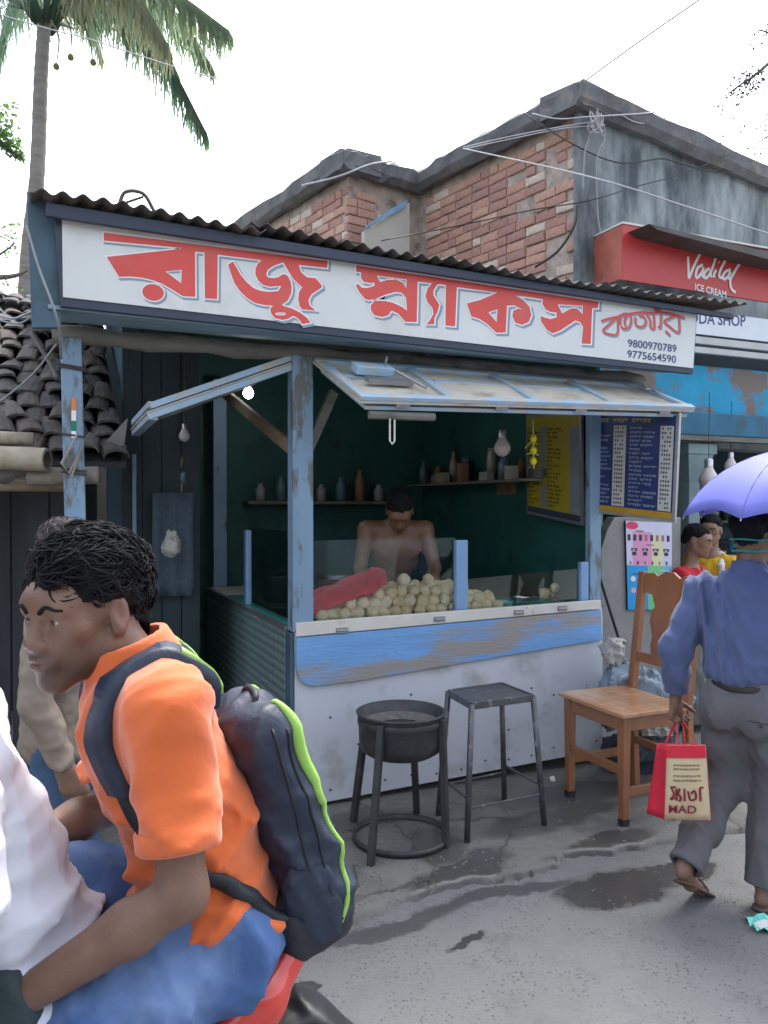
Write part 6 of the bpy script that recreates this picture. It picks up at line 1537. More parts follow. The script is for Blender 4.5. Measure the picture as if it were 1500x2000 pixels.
for x in (-1, 1):
    S1 = strap(sh_, [(.075 * x, -.04, 1.22), (.095 * x, .05, 1.32), (.105 * x, .15, 1.30), (.112 * x, .215, 1.22), (.118 * x, .22, 1.15), (.13 * x, .20, 1.085)], .050, .011, navy_n, 'shoulder_strap', bpk); S1.location = (0, .16, -.74)
    S2 = strap(sh_, [(.13 * x, .20, 1.09), (.15 * x, .14, 1.0), (.16 * x, .06, .95), (.15 * x, -.03, .90), (.125 * x, -.09, .86)], .026, .005, black_n, 'webbing', bpk); S2.location = (0, .16, -.74)
    S3 = strap(sh_, [(.078 * x, -.03, 1.24), (.095 * x, .03, 1.315), (.102 * x, .08, 1.325)], .022, .0145, lime, 'lime_tab', S1)

# ---- driver in the white shirt ------------------------------------------------------------------
drv = person('man in a white short sleeved shirt driving the motorcycle', V((-.045, 1.42, 0)), 90)
hc2 = V((0, .20, 1.36)); HM2 = rotm(-4)
s = Sdf((-.40, -.2, .30), (.40, .72, 1.56), .0065)
T2 = head(s, hc2, HM2, 1, True); s.cone((0, .13, 1.21), hc2 + V((0, -.03, -.05)), .06, .055, .03)
s.ell((0, .08, 1.05), (.15, .09, .18), rotm(-14), .05); s.ell((0, 0, .84), (.14, .1, .14), None, .05)
DARM = [(V((.19 * q, .085, 1.155)), V((.235 * q, .055, .90)), V((.30 * q, .30, .975)), q) for q in (-1, 1)]
for S_, E__, W_, sd_ in DARM:
    s.cone((.08 * sd_, .09, 1.15), S_, .06, .055, .04); s.chain([S_, S_.lerp(E__, .5), E__], [.056, .050, .042], .02); s.chain([E__, E__.lerp(W_, .3), W_], [.042, .044, .027], .02)
    dd = (W_ - E__).normalized(); pn = V((0, .2, -1)); pn = (pn - dd * pn.dot(dd)).normalized(); hand(s, W_, dd, pn, V((-sd_, 0, 0)), .95)
s.obj('body', drv, skin_m, 1, skin_col((.18, .105, .076), T2, HM2, hc2))
hair(drv, hc2, HM2, hair_m, 1, .01, 6, 200, .008)
white_c = mat('white_cotton', srgb(206, 212, 224), .85, .06, 8, bump=.35, bscale=22, sheen=.2)
w_ = Sdf((-.36, -.22, .74), (.36, .34, 1.32), .0065)
w_.ell((0, .085, 1.05), (.172, .122, .17), rotm(-16), .06); w_.ell((0, .03, .92), (.168, .128, .16), rotm(-10), .08); w_.ell((0, -.01, .82), (.172, .132, .10), None, .06); w_.cone((0, .11, 1.15), (0, .13, 1.24), .09, .07, .05)
for S_, E__, W_, sd_ in DARM:
    e = S_.lerp(E__, .66); dn = (E__ - S_).normalized(); w_.cone((.08 * sd_, .09, 1.155), S_, .078, .072, .05); w_.merge(lambda t: t.cone(S_, S_.lerp(E__, .85), .073, .078, 0), e, dn, .03); w_.cone(S_.lerp(E__, .5), E__, .056, .070, .004, None, 's')
w_.wrinkle(.013, .12, 15, (1, 1, 1.3), 4, .05, lambda P: .3 + .9 * np.clip((1.0 - P[:, 2]) / .15, 0, 1), (0, .2, 1)); w_.wrinkle(.003, .05, 16, (1, 1, 1.5), 3)
w_.cut((0, 0, 1.255), (0, .2, 1)); w_.cut((0, 0, .775), (0, .1, -1)); w_.obj('shirt', drv, white_c, 1)
jeans(drv, [(V((-.10, .02, .80)), V((-.20, .42, .68)), V((-.19, .28, .28))), (V((.10, .02, .80)), V((.20, .42, .70)), V((.19, .28, .28)))], 'trousers', mat('dark_trousers', srgb(44, 58, 62), .8, .15, 8, bump=.2, bscale=150), h=.009)
shoes(drv, [((-.19, .26, .26), (-.20, .44, .23)), ((.19, .26, .26), (.20, .44, .23))])

# ---- motorcycle ---------------------------------------------------------------------------------
bk_ = thing('motorcycle', (-.1, 1.43, ZR), 'red and black motorcycle carrying two riders past the stall', 'motorcycle')
BY = 1.43; red_p = mat('red_bike_paint', srgb(190, 52, 44), .25, .05, coat=.6); blk = mat('black_plastic', (.02, .021, .023), .4, .1); vin = mat('black_vinyl', (.03, .032, .034), .5, .15, bump=.15, bscale=150); chrome = mat('bike_metal', (.5, .5, .52), .25, .1, metal=1)
for cx in (.42, -.86):
    wh = MB(); wh.sm = True; cz = ZR + .30
    wh.lathe((cx, BY, cz), [(.235, -.035), (.28, -.04), (.297, -.02), (.30, 0), (.297, .02), (.28, .04), (.235, .035), (.225, 0), (.235, -.035)], 36, (0, 1, 0)); w0 = wh.build('wheel', bk_, vin)
    sp = MB(); sp.lathe((cx, BY, cz), [(.0, -.05), (.045, -.05), (.045, .05), (0, .05)], 16, (0, 1, 0))
    for k in range(6): a = k * math.pi / 3; sp.bar((cx, BY, cz), (cx + .23 * math.cos(a), BY, cz + .23 * math.sin(a)), .03, .018, (0, 1, 0))
    sp.build('rim', w0, chrome)
def bsd(name, lo, hi, fn, m_, h=.009):
    s = Sdf(lo, hi, h); fn(s); o = s.obj(name, bk_, m_, 1); o.location = -V((-.1, 1.43, ZR)); return o
bsd('seat', (-.45, 1.2, .6), (.62, 1.66, .9), lambda s: (s.cone((-.3, BY, .735), (.1, BY, .735), .085, .095, .03, flat=((0, 0, 1), .5)), s.cone((.1, BY, .74), (.34, BY, .775), .095, .075, .03, flat=((0, 0, 1), .5))), vin)
bsd('seat_piping', (-.45, 1.15, .6), (.6, 1.7, .95), lambda s: [s.chain([V((-.25, BY + q * .10, .70)), V((.1, BY + q * .14, .70)), V((.30, BY + q * .148, .745)), V((.41, BY + q * .09, .815))], [.009, .011, .012, .008], .0) for q in (-1, 1)], mat('grey_piping', (.35, .36, .36), .5), .006)
bsd('tail_panel', (-.2, 1.2, .5), (.75, 1.66, .9), lambda s: [s.chain([V((-.05, BY + q * .10, .60)), V((.24, BY + q * .145, .655)), V((.34, BY + q * .14, .715)), V((.44, BY + q * .08, .795))], [.045, .036, .032, .022], .03, flat=((0, 1, 0), .6)) for q in (-1, 1)], red_p)
bsd('rear_fender', (.05, 1.25, .2), (.95, 1.6, .8), lambda s: s.chain([V((.20, BY, .60)), V((.36, BY, .62)), V((.48, BY, .60)), V((.60, BY, .48))], [.07, .07, .06, .05], .02, flat=((.6, 0, .8), .22)), blk)
bsd('tail_lamp', (.4, 1.3, .6), (.7, 1.56, .85), lambda s: s.ell((.44, BY, .735), (.03, .06, .03), None, .0), mat('red_lens', (.4, .02, .02), .2, .05, coat=.5))
bsd('fuel_tank', (-.8, 1.2, .6), (-.15, 1.66, .95), lambda s: (s.ell((-.48, BY, .80), (.22, .13, .10), None, .02), s.ell((-.32, BY, .76), (.14, .09, .07), None, .05)), red_p)
bsd('engine', (-.65, 1.2, .1), (.15, 1.66, .7), lambda s: (s.rbox((-.3, BY, .33), (.17, .11, .13), .04), s.rbox((-.40, BY, .50), (.09, .09, .10), .03, rotm(0, 20, 0)), s.cone((-.15, BY - .12, .25), (.45, BY - .14, .33), .035, .05, .01)), chrome)
bsd('frame', (-.85, 1.3, .2), (.5, 1.56, 1.0), lambda s: (s.chain([V((-.66, BY, .86)), V((-.4, BY, .68)), V((.4, BY, .66)), V((0, BY, .36)), V((-.35, BY, .2 + .05)), V((-.66, BY, .86))], [.022] * 6, .01), s.chain([V((-.05, BY, .36)), V((.42, BY, ZR + .3))], [.025, .025], .01)), blk)
bsd('fork', (-1.0, 1.2, .1), (-.5, 1.66, 1.05), lambda s: [s.cone((-.64, BY + q * .08, .95), (-.86, BY + q * .08, ZR + .3), .022, .024, .01) for q in (-1, 1)], chrome)
bsd('handlebar', (-.8, 1.0, .85), (-.2, 1.86, 1.1), lambda s: s.chain([V((-.34, BY - .34, .985)), V((-.44, BY - .3, 1.0)), V((-.62, BY - .1, .98)), V((-.62, BY + .1, .98)), V((-.44, BY + .3, 1.0)), V((-.34, BY + .34, .985))], [.017, .014, .012, .012, .014, .017], .005), blk)
bsd('headlamp', (-1.0, 1.2, .7), (-.5, 1.66, 1.05), lambda s: (s.ell((-.74, BY, .87), (.09, .11, .10), None, .02), s.rbox((-.70, BY, .95), (.06, .1, .05), .02, None, .03)), blk)

# ---- bystander in the khaki shirt ----------------------------------------------------------------
kL = onD(120, 985, 2.72); kL.z = 0
kh = person('person in a crumpled khaki shirt and jeans walking behind the motorcycle', kL, -23.4 - 72)
hc3 = V((0, .03, 1.37)); HM3 = rotm(-6)
s = Sdf((-.36, -.3, -.02), (.36, .36, 1.56), .009); head(s, hc3, HM3, .96, True); s.cone((0, -.01, 1.2), hc3 + V((0, -.03, -.04)), .055, .05, .03); s.ell((0, 0, 1.05), (.14, .08, .18), None, .05)
T3 = lambda p: hc3 + HM3 @ (V(p) * .96)
for sd_ in (-1, 1):
    S_, E__, W_ = V((.18 * sd_, -.01, 1.17)), V((.235 * sd_, -.06, .93)), V((.235 * sd_, .02, .73)); s.cone((0, 0, 1.17), S_, .06, .05, .04); s.chain([S_, E__, W_], [.045, .036, .025], .02); hand(s, W_, (W_ - E__), V((-sd_, 0, 0)), V((0, 1, 0)), .4)
    s.chain([V((.09 * sd_, 0, .78)), V((.10 * sd_, .02, .42)), V((.10 * sd_, -.02, .06))], [.07, .05, .035], .03); s.cone((.10 * sd_, -.04, .03), (.11 * sd_, .12, .02), .035, .025, .02)
s.obj('body', kh, skin_m, 1, skin_col((.2, .115, .08))); hair(kh, hc3, HM3, mat('brown_black_hair', (.03, .02, .02), .5, .2), .96, .012, 8, 200, .008)
khaki = mat('khaki_cotton', srgb(128, 116, 104), .85, .1, 8, bump=.4, bscale=22)
k_ = Sdf((-.36, -.28, .62), (.36, .3, 1.36), .007); k_.ell((0, 0, 1.06), (.175, .12, .2), None, .06); k_.ell((0, 0, .88), (.165, .125, .2), None, .08); k_.ell((0, 0, .76), (.17, .13, .12), None, .06); k_.cone((0, -.01, 1.17), (0, .0, 1.26), .085, .07, .05)
for sd_ in (-1, 1):
    S_, E__, W_ = V((.18 * sd_, -.01, 1.17)), V((.235 * sd_, -.06, .93)), V((.235 * sd_, .02, .73)); k_.cone((0, 0, 1.17), S_, .07, .064, .05); k_.chain([S_, E__, E__.lerp(W_, .9)], [.062, .052, .042], .008)
k_.wrinkle(.007, .10, 25, (1, 1, 1.2), 4, dirn=(.3, .2, .8)); k_.wrinkle(.002, .05, 26, n=3); k_.cut((0, 0, 1.27), (0, .1, 1)); k_.cut((0, 0, .68), (0, .05, -1)); k_.cone((0, 0, 1.2), (0, .02, 1.34), .058, .058, .005, None, 's')
ko = k_.obj('shirt', kh, khaki, 1)
cl = Sdf((-.12, -.14, 1.18), (.12, .14, 1.36), .006); cl.cone((0, -.005, 1.225), (0, .005, 1.28), .078, .068, 0); cl.cone((0, 0, 1.15), (0, .01, 1.4), .066, .060, .003, None, 's'); cl.cut((0, 0, 1.277), (0, .25, 1)); cl.cut((0, 0, 1.228), (0, .1, -1)); cl.obj('collar', ko, khaki, 1)
jeans(kh, [(V((-.09, 0, .74)), V((-.10, .06, .42)), V((-.10, .0, .06))), (V((.09, 0, .74)), V((.10, -.02, .42)), V((.10, -.10, .07)))], lo=(-.3, -.3, .0), hi=(.3, .3, .92), hips=((0, 0, .78), (.15, .11, .10)), h=.009, m_=mat('dull_denim', srgb(58, 84, 112), .85, .2, 9, bump=.2, bscale=200), rs=(.09, .07, .06))
shoes(kh, [((-.10, -.03, .035), (-.11, .14, .03)), ((.10, -.13, .04), (.11, .04, .03))])

# ---- man in the blue shirt with the bag ----------------------------------------------------------
bL = onD(1464, 985, 3.2); bL.z = ZR
bm_ = person('man in a blue shirt and grey trousers walking away with bag and umbrella', bL, -23.4 - 38)
hc4 = V((.01, .03, 1.455)); HM4 = rotm(-3, 0, -10)
LSh, LEl, LWr = V((-.178, -.005, 1.225)), V((-.265, -.06, .985)), V((-.285, -.01, .765)); RSh, REl, RWr = V((.178, .0, 1.225)), V((.27, .08, 1.04)), V((.20, .27, 1.13))
s = Sdf((-.42, -.46, -.02), (.42, .46, 1.66), .0055)
T4 = head(s, hc4, HM4, .97, True); s.cone((0, -.01, 1.26), hc4 + V((0, -.03, -.04)), .056, .052, .03); s.ell((0, 0, 1.12), (.14, .08, .16), None, .05)
for S_, E__, W_ in ((LSh, LEl, LWr), (RSh, REl, RWr)): s.cone((0, 0, 1.24), S_, .06, .05, .04); s.chain([S_, E__, W_], [.048, .036, .026], .02)
hand(s, LWr, (-.02, .03, -1), (.9, .3, 0), (.3, .95, 0), 1.05, .95); hand(s, RWr, (-.3, .5, .75), (-.9, -.3, 0), (-.2, .8, -.4), 1.0, .95)
LKn, RKn = V((-.095, .03, .44)), V((.085, .03, .45)); LAn, RAn = V((-.165, -.27, .175)), V((.07, -.055, .085))
s.chain([V((-.09, 0, .82)), LKn, LAn], [.07, .05, .034], .02); s.chain([V((.09, 0, .82)), RKn, RAn], [.07, .05, .034], .02)
s.chain([LAn + V((0, -.02, -.02)), V((-.155, -.235, .10)), V((-.145, -.125, .03))], [.028, .028, .022], .02); s.chain([RAn + V((0, -.02, -.045)), V((.08, .10, .035)), V((.085, .17, .03))], [.03, .028, .018], .02)
for i in range(5):
    s.cone(V((.06 + i * .012, .15, .028)), V((.058 + i * .014, .19 - .008 * abs(i - 1), .024)), .009, .007, .006)
s.obj('body', bm_, skin_m, 1, skin_col((.20, .115, .082))); hair(bm_, hc4, HM4, hair_m, .97, .006, 12, 500, .006, .004, True, (0, -.3, -.8), .03)
blue_s = mat('blue_shirt_cotton', srgb(76, 90, 130), .8, .08, 8, bump=.3, bscale=22, sheen=.2)
b_ = Sdf((-.42, -.3, .78), (.42, .42, 1.40), .006)
b_.ell((0, 0, 1.11), (.168, .115, .18), None, .06); b_.ell((0, 0, .98), (.166, .124, .17), None, .08); b_.ell((0, 0, .90), (.166, .128, .07), None, .06); b_.cone((0, -.01, 1.23), (0, 0, 1.32), .088, .066, .05)
for S_, E__, W_ in ((LSh, LEl, LWr), (RSh, REl, RWr)):
    b_.cone((0, 0, 1.225), S_, .068, .066, .06); b_.chain([S_, S_.lerp(E__, .5), E__, E__.lerp(W_, .5), E__.lerp(W_, .88)], [.066, .066, .062, .058, .046], .03)
b_.wrinkle(.012, .16, 35, (1, 1, .5), 4, dirn=(.8, .3, .35)); b_.wrinkle(.002, .06, 36, n=3); b_.cut((0, 0, 1.33), (0, .15, 1)); b_.cut((0, 0, .864), (0, 0, -1), (-.195, -.3, .78), (.195, .3, .9)); b_.cone((0, -.01, 1.29), (0, .01, 1.4), .056, .056, .005, None, 's')
bs_ = b_.obj('shirt', bm_, blue_s, 1)
cl = Sdf((-.12, -.14, 1.26), (.12, .14, 1.42), .005); cl.cone((0, -.005, 1.295), (0, .0, 1.35), .074, .066, 0); cl.cone((0, 0, 1.2), (0, 0, 1.45), .064, .058, .003, None, 's'); cl.cut((0, 0, 1.347), (0, .25, 1)); cl.cut((0, 0, 1.297), (0, .1, -1)); cl.obj('collar', bs_, blue_s, 1)
grey_t = mat('grey_trouser_cloth', srgb(96, 96, 100), .85, .08, 7, bump=.15, bscale=150)
def trs():
    s = Sdf((-.36, -.44, .02), (.36, .26, .95), .006); s.ell((0, 0, .80), (.152, .114, .105), None, .05); s.cone((0, 0, .80), (0, 0, .88), .140, .136, .04, flat=((0, 1, 0), .78)); s.ell((-.075, -.07, .76), (.09, .085, .10), None, .04); s.ell((.075, -.07, .76), (.09, .085, .10), None, .04)
    for h_, k__, a_ in ((V((-.085, 0, .78)), LKn, LAn), (V((.085, 0, .78)), RKn, RAn)):
        s.chain([h_, h_.lerp(k__, .5), k__], [.094, .086, .070], .035); s.chain([k__, k__.lerp(a_, .5), a_], [.070, .068, .066], .03)
    s.wrinkle(.008, .13, 45, (1, 1, .6), 4); s.wrinkle(.002, .05, 46, n=3); s.cut((0, 0, .885), (0, 0, 1))
    for k__, a_ in ((LKn, LAn), (RKn, RAn)):
        dn = (a_ - k__).normalized(); s.cut(a_ - dn * .0, dn, a_ - V((.13, .13, .09)), a_ + V((.13, .13, .13))); s.cone(k__.lerp(a_, .85), a_ + dn * .05, .047, .049, .003, None, 's')
    return s
ts = trs(); to = ts.obj('trousers', bm_, grey_t, 1)
bt = Sdf((-.24, -.24, .83), (.24, .24, .91), .005); bt.cone((0, 0, .86), (0, 0, .875), .154, .154, 0, flat=((0, 1, 0), .82)); bt.cut((0, 0, .872), (0, 0, 1)); bt.cut((0, 0, .842), (0, 0, -1)); bt.obj('belt', bm_, shoe_m, 1)
mb = MB(); pp = [snap(ts, (x, -.17, .745), .001) for x in (.03, .06, .09, .12)]; mb.tube(pp, .0025, 5); q = snap(ts, (.075, -.17, .728), .002); mb.lathe(q, [(0, -.003), (.008, 0), (0, .003)], 10, (0, 1, 0)); me = mb.mesh('back_pocket'); me.materials.append(mat('pocket_line', srgb(60, 60, 64), .7)); o = bpy.data.objects.new('back_pocket', me); COL.objects.link(o); o.parent = to
sand = mat('brown_sandal', (.10, .06, .045), .6, .2, bump=.2)
for (a, b, w2) in ((V((-.168, -.285, .115)), V((-.14, -.09, .006)), 1), (V((.07, -.085, .012)), V((.09, .19, .012)), 1)):
    s = Sdf((min(a.x, b.x) - .08, min(a.y, b.y) - .08, min(a.z, b.z) - .04), (max(a.x, b.x) + .08, max(a.y, b.y) + .08, max(a.z, b.z) + .12), .005)
    dn = (b - a).normalized(); upn = V((1, 0, 0)).cross(dn).normalized(); s.cone(a, b, .036, .042, .0, flat=(upn, .28)); c = a.lerp(b, .68) + upn * .012; 
    for x in (-1, 1): s.cone(c + V((x * .036, 0, 0)), c + V((0, 0, 0)) + upn * .032, .007, .008, .01, flat=(upn, .6))
    s.obj('sandal', bm_, sand, 1)
mask_m = mat('teal_mask_cord', srgb(40, 150, 140), .6); hs_ = Sdf(hc4 - V((.15, .15, .16)), hc4 + V((.15, .15, .16)), .006); head(hs_, hc4, HM4, 1.02, False); hs_.ell(hc4 + HM4 @ V((0, -.066, -.035)), (.062, .044, .054), HM4, .03); hs_.ell(hc4 + HM4 @ V((0, -.02, .045)), (.084, .104, .083), HM4, .02)
for zz in (-.02, -.075): strap(hs_, [hc4 + HM4 @ V(p) for p in ((-.09, .0, zz), (-.07, -.08, zz), (0, -.13, zz), (.07, -.08, zz), (.09, 0, zz))], .006, .003, mask_m, 'mask_cord', bm_, .003)
# umbrella
uc = onD(1578, 890, 3.02); umb = thing('umbrella', V((uc.x, uc.y, 1.1)), 'purple blue umbrella held over the man in the blue shirt', 'umbrella')
upur = mat('purple_nylon', srgb(136, 142, 226), .6, .05, 5, bump=.1, bscale=12); 
_t = upur.node_tree; _b = _t.nodes['Principled BSDF']; _tr = _t.nodes.new('ShaderNodeBsdfTranslucent'); _tr.inputs[0].default_value = (.30, .30, .78, 1); _mx = _t.nodes.new('ShaderNodeMixShader'); _mx.inputs[0].default_value = .35
_t.links.new(_b.outputs[0], _mx.inputs[1]); _t.links.new(_tr.outputs[0], _mx.inputs[2]); _t.links.new(_mx.outputs[0], _t.nodes['Material Output'].inputs['Surface'])
RU, apex = .45, V((uc.x, uc.y, 1.765))
mb = MB(); mb.sm = True; Pg = []
for k in range(49):
    a = 2 * math.pi * k / 48 + .2; fr = (k % 6) / 6; sc_ = 1 - .10 * math.sin(math.pi * fr); row = []
    for j in range(10):
        t_ = j / 9; r_ = RU * math.sin(t_ * 1.25) / math.sin(1.25) * (1 - (1 - sc_) * t_); z = -.265 * (1 - math.cos(t_ * 1.25)) / (1 - math.cos(1.25)) * (1 - .12 * math.sin(math.pi * fr) * t_); row.append(apex + V((r_ * math.cos(a), r_ * math.sin(a), z)))
    Pg.append(row)
mb.grid(Pg); mb.build('canopy', umb, upur, solid=.0012)
for k in range(8):
    a = 2 * math.pi * k / 8 + .2; mb = MB(); mb.tube([apex + V((RU * math.sin(t_ * 1.25) / math.sin(1.25) * math.cos(a), RU * math.sin(t_ * 1.25) / math.sin(1.25) * math.sin(a), -.265 * (1 - math.cos(t_ * 1.25)) / (1 - math.cos(1.25)) - .008)) for t_ in [i / 8 for i in range(9)]], .0025, 5); mb.build('rib', umb, chrome)
for k in range(8):
    a = 2 * math.pi * k / 8 + .2; mb = MB(); mb.tube([apex + V((RU * math.sin(t_ * 1.25) / math.sin(1.25) * math.cos(a), RU * math.sin(t_ * 1.25) / math.sin(1.25) * math.sin(a), -.265 * (1 - math.cos(t_ * 1.25)) / (1 - math.cos(1.25)) + .001)) for t_ in [i / 8 for i in range(9)]], .0016, 5); mb.build('seam', umb, mat('purple_seam', srgb(92, 96, 176), .7))
wrw = Matrix.Rotation(R(-61.4), 3, 'Z') @ (RWr + V((-.05, .07, .07))) + bL
mb = MB(); mb.tube([apex + V((0, 0, .04)), wrw + V((0, 0, .0)), wrw + (wrw - apex) * .12], .006, 8); mb.build('shaft', umb, chrome)
mb = MB(); mb.sm = True; mb.tube([wrw + (apex - wrw) * .06, wrw + (wrw - apex) * .18], .014, 10); mb.build('grip', umb, blk)
# red and cream shopping bag
bgp = thing('shopping_bag', onD(1325, 1598, 3.15), 'red and cream cloth shopping bag carried by the man in blue', 'bag')
red_cl = mat('red_bag_cloth', srgb(206, 36, 58), .7, .1, 9, bump=.25, bscale=60); cream = mat('cream_bag_cloth', srgb(204, 186, 150), .75, .08, 9, bump=.25, bscale=60); maroon = mat('maroon_print', srgb(130, 30, 48), .6, .1)
f = [onD(1303, 1455, 3.10), onD(1378, 1455, 3.02), onD(1388, 1602, 3.02), onD(1298, 1600, 3.10)]; g_ = [onD(1284, 1452, 3.22), onD(1352, 1452, 3.16), onD(1352, 1588, 3.16), onD(1263, 1588, 3.22)]
def bagface(q, n=10, bulge=.012, sd_=1, seed=0):
    nn = (q[1] - q[0]).cross(q[3] - q[0]).normalized()
    if nn.dot(CAM - q[0]) < 0: nn = -nn
    rr_ = random.Random(seed); ph = rr_.uniform(0, 6)
    return [[q[0].lerp(q[1], i / n).lerp(q[3].lerp(q[2], i / n), j / n) + nn * sd_ * (bulge * math.sin(math.pi * i / n) * math.sin(math.pi * j / n) + .003 * math.sin(i * 1.7 + ph) * math.sin(j * 1.3 + ph) * min(1, i, n - i)) for j in range(n + 1)] for i in range(n + 1)], nn
P1, n1 = bagface(f); P2, _ = bagface([g_[0], f[0], f[3], g_[3]], 10, -.012, 1, 2); P3, _ = bagface([g_[1], g_[0], g_[3], g_[2]], 10, -.012, 1, 3); P4, _ = bagface([f[1], g_[1], g_[2], f[2]], 10, -.01, 1, 4)
mb = MB(); mb.sm = True; mb.use(cream).grid(P1); mb.use(red_cl).grid(P2).grid(P3).grid(P4); mb.add([f[3], f[2], g_[2], g_[3]], [(0, 1, 2, 3)]); mb.build('bag_body', bgp, solid=.003)
BF = lambda u, v, o=.0: (lambda i, j: P1[min(9, int(i))][min(9, int(j))].lerp(P1[min(9, int(i)) + 1][min(9, int(j))], i - min(9, int(i))) + (P1[min(9, int(i))][min(9, int(j)) + 1] - P1[min(9, int(i))][min(9, int(j))]) * (j - min(9, int(j))))(u * 10, v * 10) + n1 * (.003 + o)
mb = MB(); mb.sm = True; mb.grid([[BF(i / 10, .17 * j / 3, .002) for j in range(4)] for i in range(11)]); mb.build('top_band', bgp, red_cl)
pr = MB()
def bw(u0, u1, v, h, seed):
    r_ = random.Random(seed); ribbon(pr, [BF(u0 + (u1 - u0) * i / 6, v, .0015) for i in range(7)], h * .2, n1); u = u0
    while u < u1: ribbon(pr, [BF(u, v + h * 1.6 * k / 2, .0017) for k in range(3)], h * .16, n1); ribbon(pr, cat_curve([BF(u, v + h * .5, .002), BF(u + .03, v + h * 1.2, .002), BF(u + .05, v + h * .7, .002)], 3), h * .14, n1); u += r_.uniform(.06, .1)
pr.use(mat('brown_print', srgb(80, 50, 50), .6)); 
for k, v in enumerate((.26, .31, .40, .46)): bw(.2, .85, v, .012, k)
pr.use(maroon)
for k, pts in enumerate(([(.12, .56), (.9, .56)], [(.16, .57), (.22, .66), (.14, .72), (.24, .7)], [(.28, .57), (.28, .74)], [(.36, .57), (.32, .64), (.38, .70), (.34, .75)], [(.47, .57), (.47, .74)], [(.55, .6), (.6, .72), (.72, .7), (.70, .6), (.62, .64)], [(.82, .57), (.82, .74)])):
    ribbon(pr, cat_curve([BF(a, b, .002 + k * .0002) for a, b in pts], 5), .008, n1)
put_text(pr, 'MAD', BF(.1, .90), BF(.72, .90), .030, (f[0] - f[3]), n1, .008, bold=.02)
pr.build('print', bgp)
hd = Matrix.Rotation(R(-61.4), 3, 'Z') @ (LWr + V((.005, .03, -.095))) + bL
for q0, q1 in ((f[0].lerp(f[1], .25), f[0].lerp(f[1], .8)), (g_[0].lerp(g_[1], .25), g_[0].lerp(g_[1], .8))):
    mb = MB(); P = cat_curve([q0, q0.lerp(hd, .6) + RIGHT * -.006, hd, q1.lerp(hd, .6) + RIGHT * .006, q1], 6); Gr = [[p - FWD.cross((P[min(i + 1, len(P) - 1)] - P[max(i - 1, 0)]).normalized()) * .011, p + FWD.cross((P[min(i + 1, len(P) - 1)] - P[max(i - 1, 0)]).normalized()) * .011] for i, p in enumerate(P)]
    mb.sm = True; mb.grid(Gr); mb.build('handle', bgp, red_cl, solid=.003)

# ---- cook behind the counter ---------------------------------------------------------------------
cL = onD(770, 985, 5.1); cL.z = 0
ck = person('bare chested cook bending over the counter inside the stall', cL, 180 - 23.4 + 8)
hc5 = V((.0, .22, 1.51)); HM5 = rotm(-50, 0, -8)
s = Sdf((-.36, -.25, .0), (.36, .55, 1.66), .008); head(s, hc5, HM5, 1.0, True, 1.0); s.cone((0, .08, 1.40), hc5 + HM5 @ V((0, -.03, -.04)), .058, .054, .03)
s.ell((0, .03, 1.24), (.16, .095, .18), rotm(-20), .05); s.ell((0, -.05, .98), (.135, .095, .17), rotm(-6), .06); s.ell((-.07, .10, 1.27), (.08, .03, .055), None, .05); s.ell((.07, .10, 1.27), (.08, .03, .055), None, .05)
for sd_ in (-1, 1):
    S_, E__, W_ = V((.185 * sd_, .07, 1.39)), V((.235 * sd_, .14, 1.15)), V((.15 * sd_, .32, 1.0)); s.cone((.06 * sd_, .05, 1.39), S_, .06, .058, .05); s.chain([S_, S_.lerp(E__, .5), E__], [.055, .048, .039], .02); s.chain([E__, E__.lerp(W_, .3), W_], [.039, .04, .026], .02); dd = (W_ - E__).normalized(); hand(s, W_, dd, (0, 0, -1), V((-sd_, 0, 0)), .5)
    s.chain([V((.09 * sd_, -.03, .82)), V((.10 * sd_, 0, .45)), V((.10 * sd_, -.04, .06))], [.07, .05, .035], .03); s.cone((.10 * sd_, -.06, .03), (.11 * sd_, .12, .02), .035, .025, .02)
T5 = lambda p: hc5 + HM5 @ V(p)
s.obj('body', ck, skin_m, 1, skin_col((.19, .105, .065), T5, HM5, hc5)); hair(ck, hc5, HM5, hair_m, 1, .012, 22, 200, .008); brows(ck, T5, hair_m)  # skin tone darkened to stand for the shade of roof and shutter
s = Sdf((-.3, -.3, .3), (.3, .3, 1.0), .01); s.cone((0, -.04, .45), (0, -.05, .9), .19, .15, .02, flat=((0, 1, 0), .75)); s.wrinkle(.012, .09, 51, (1, 1, .3)); s.cut((0, 0, .9), (0, 0, 1)); s.cut((0, 0, .42), (0, 0, -1)); s.obj('waist_cloth', ck, mat('blue_check_cloth', srgb(60, 84, 110), .85, .2, 20), 1)
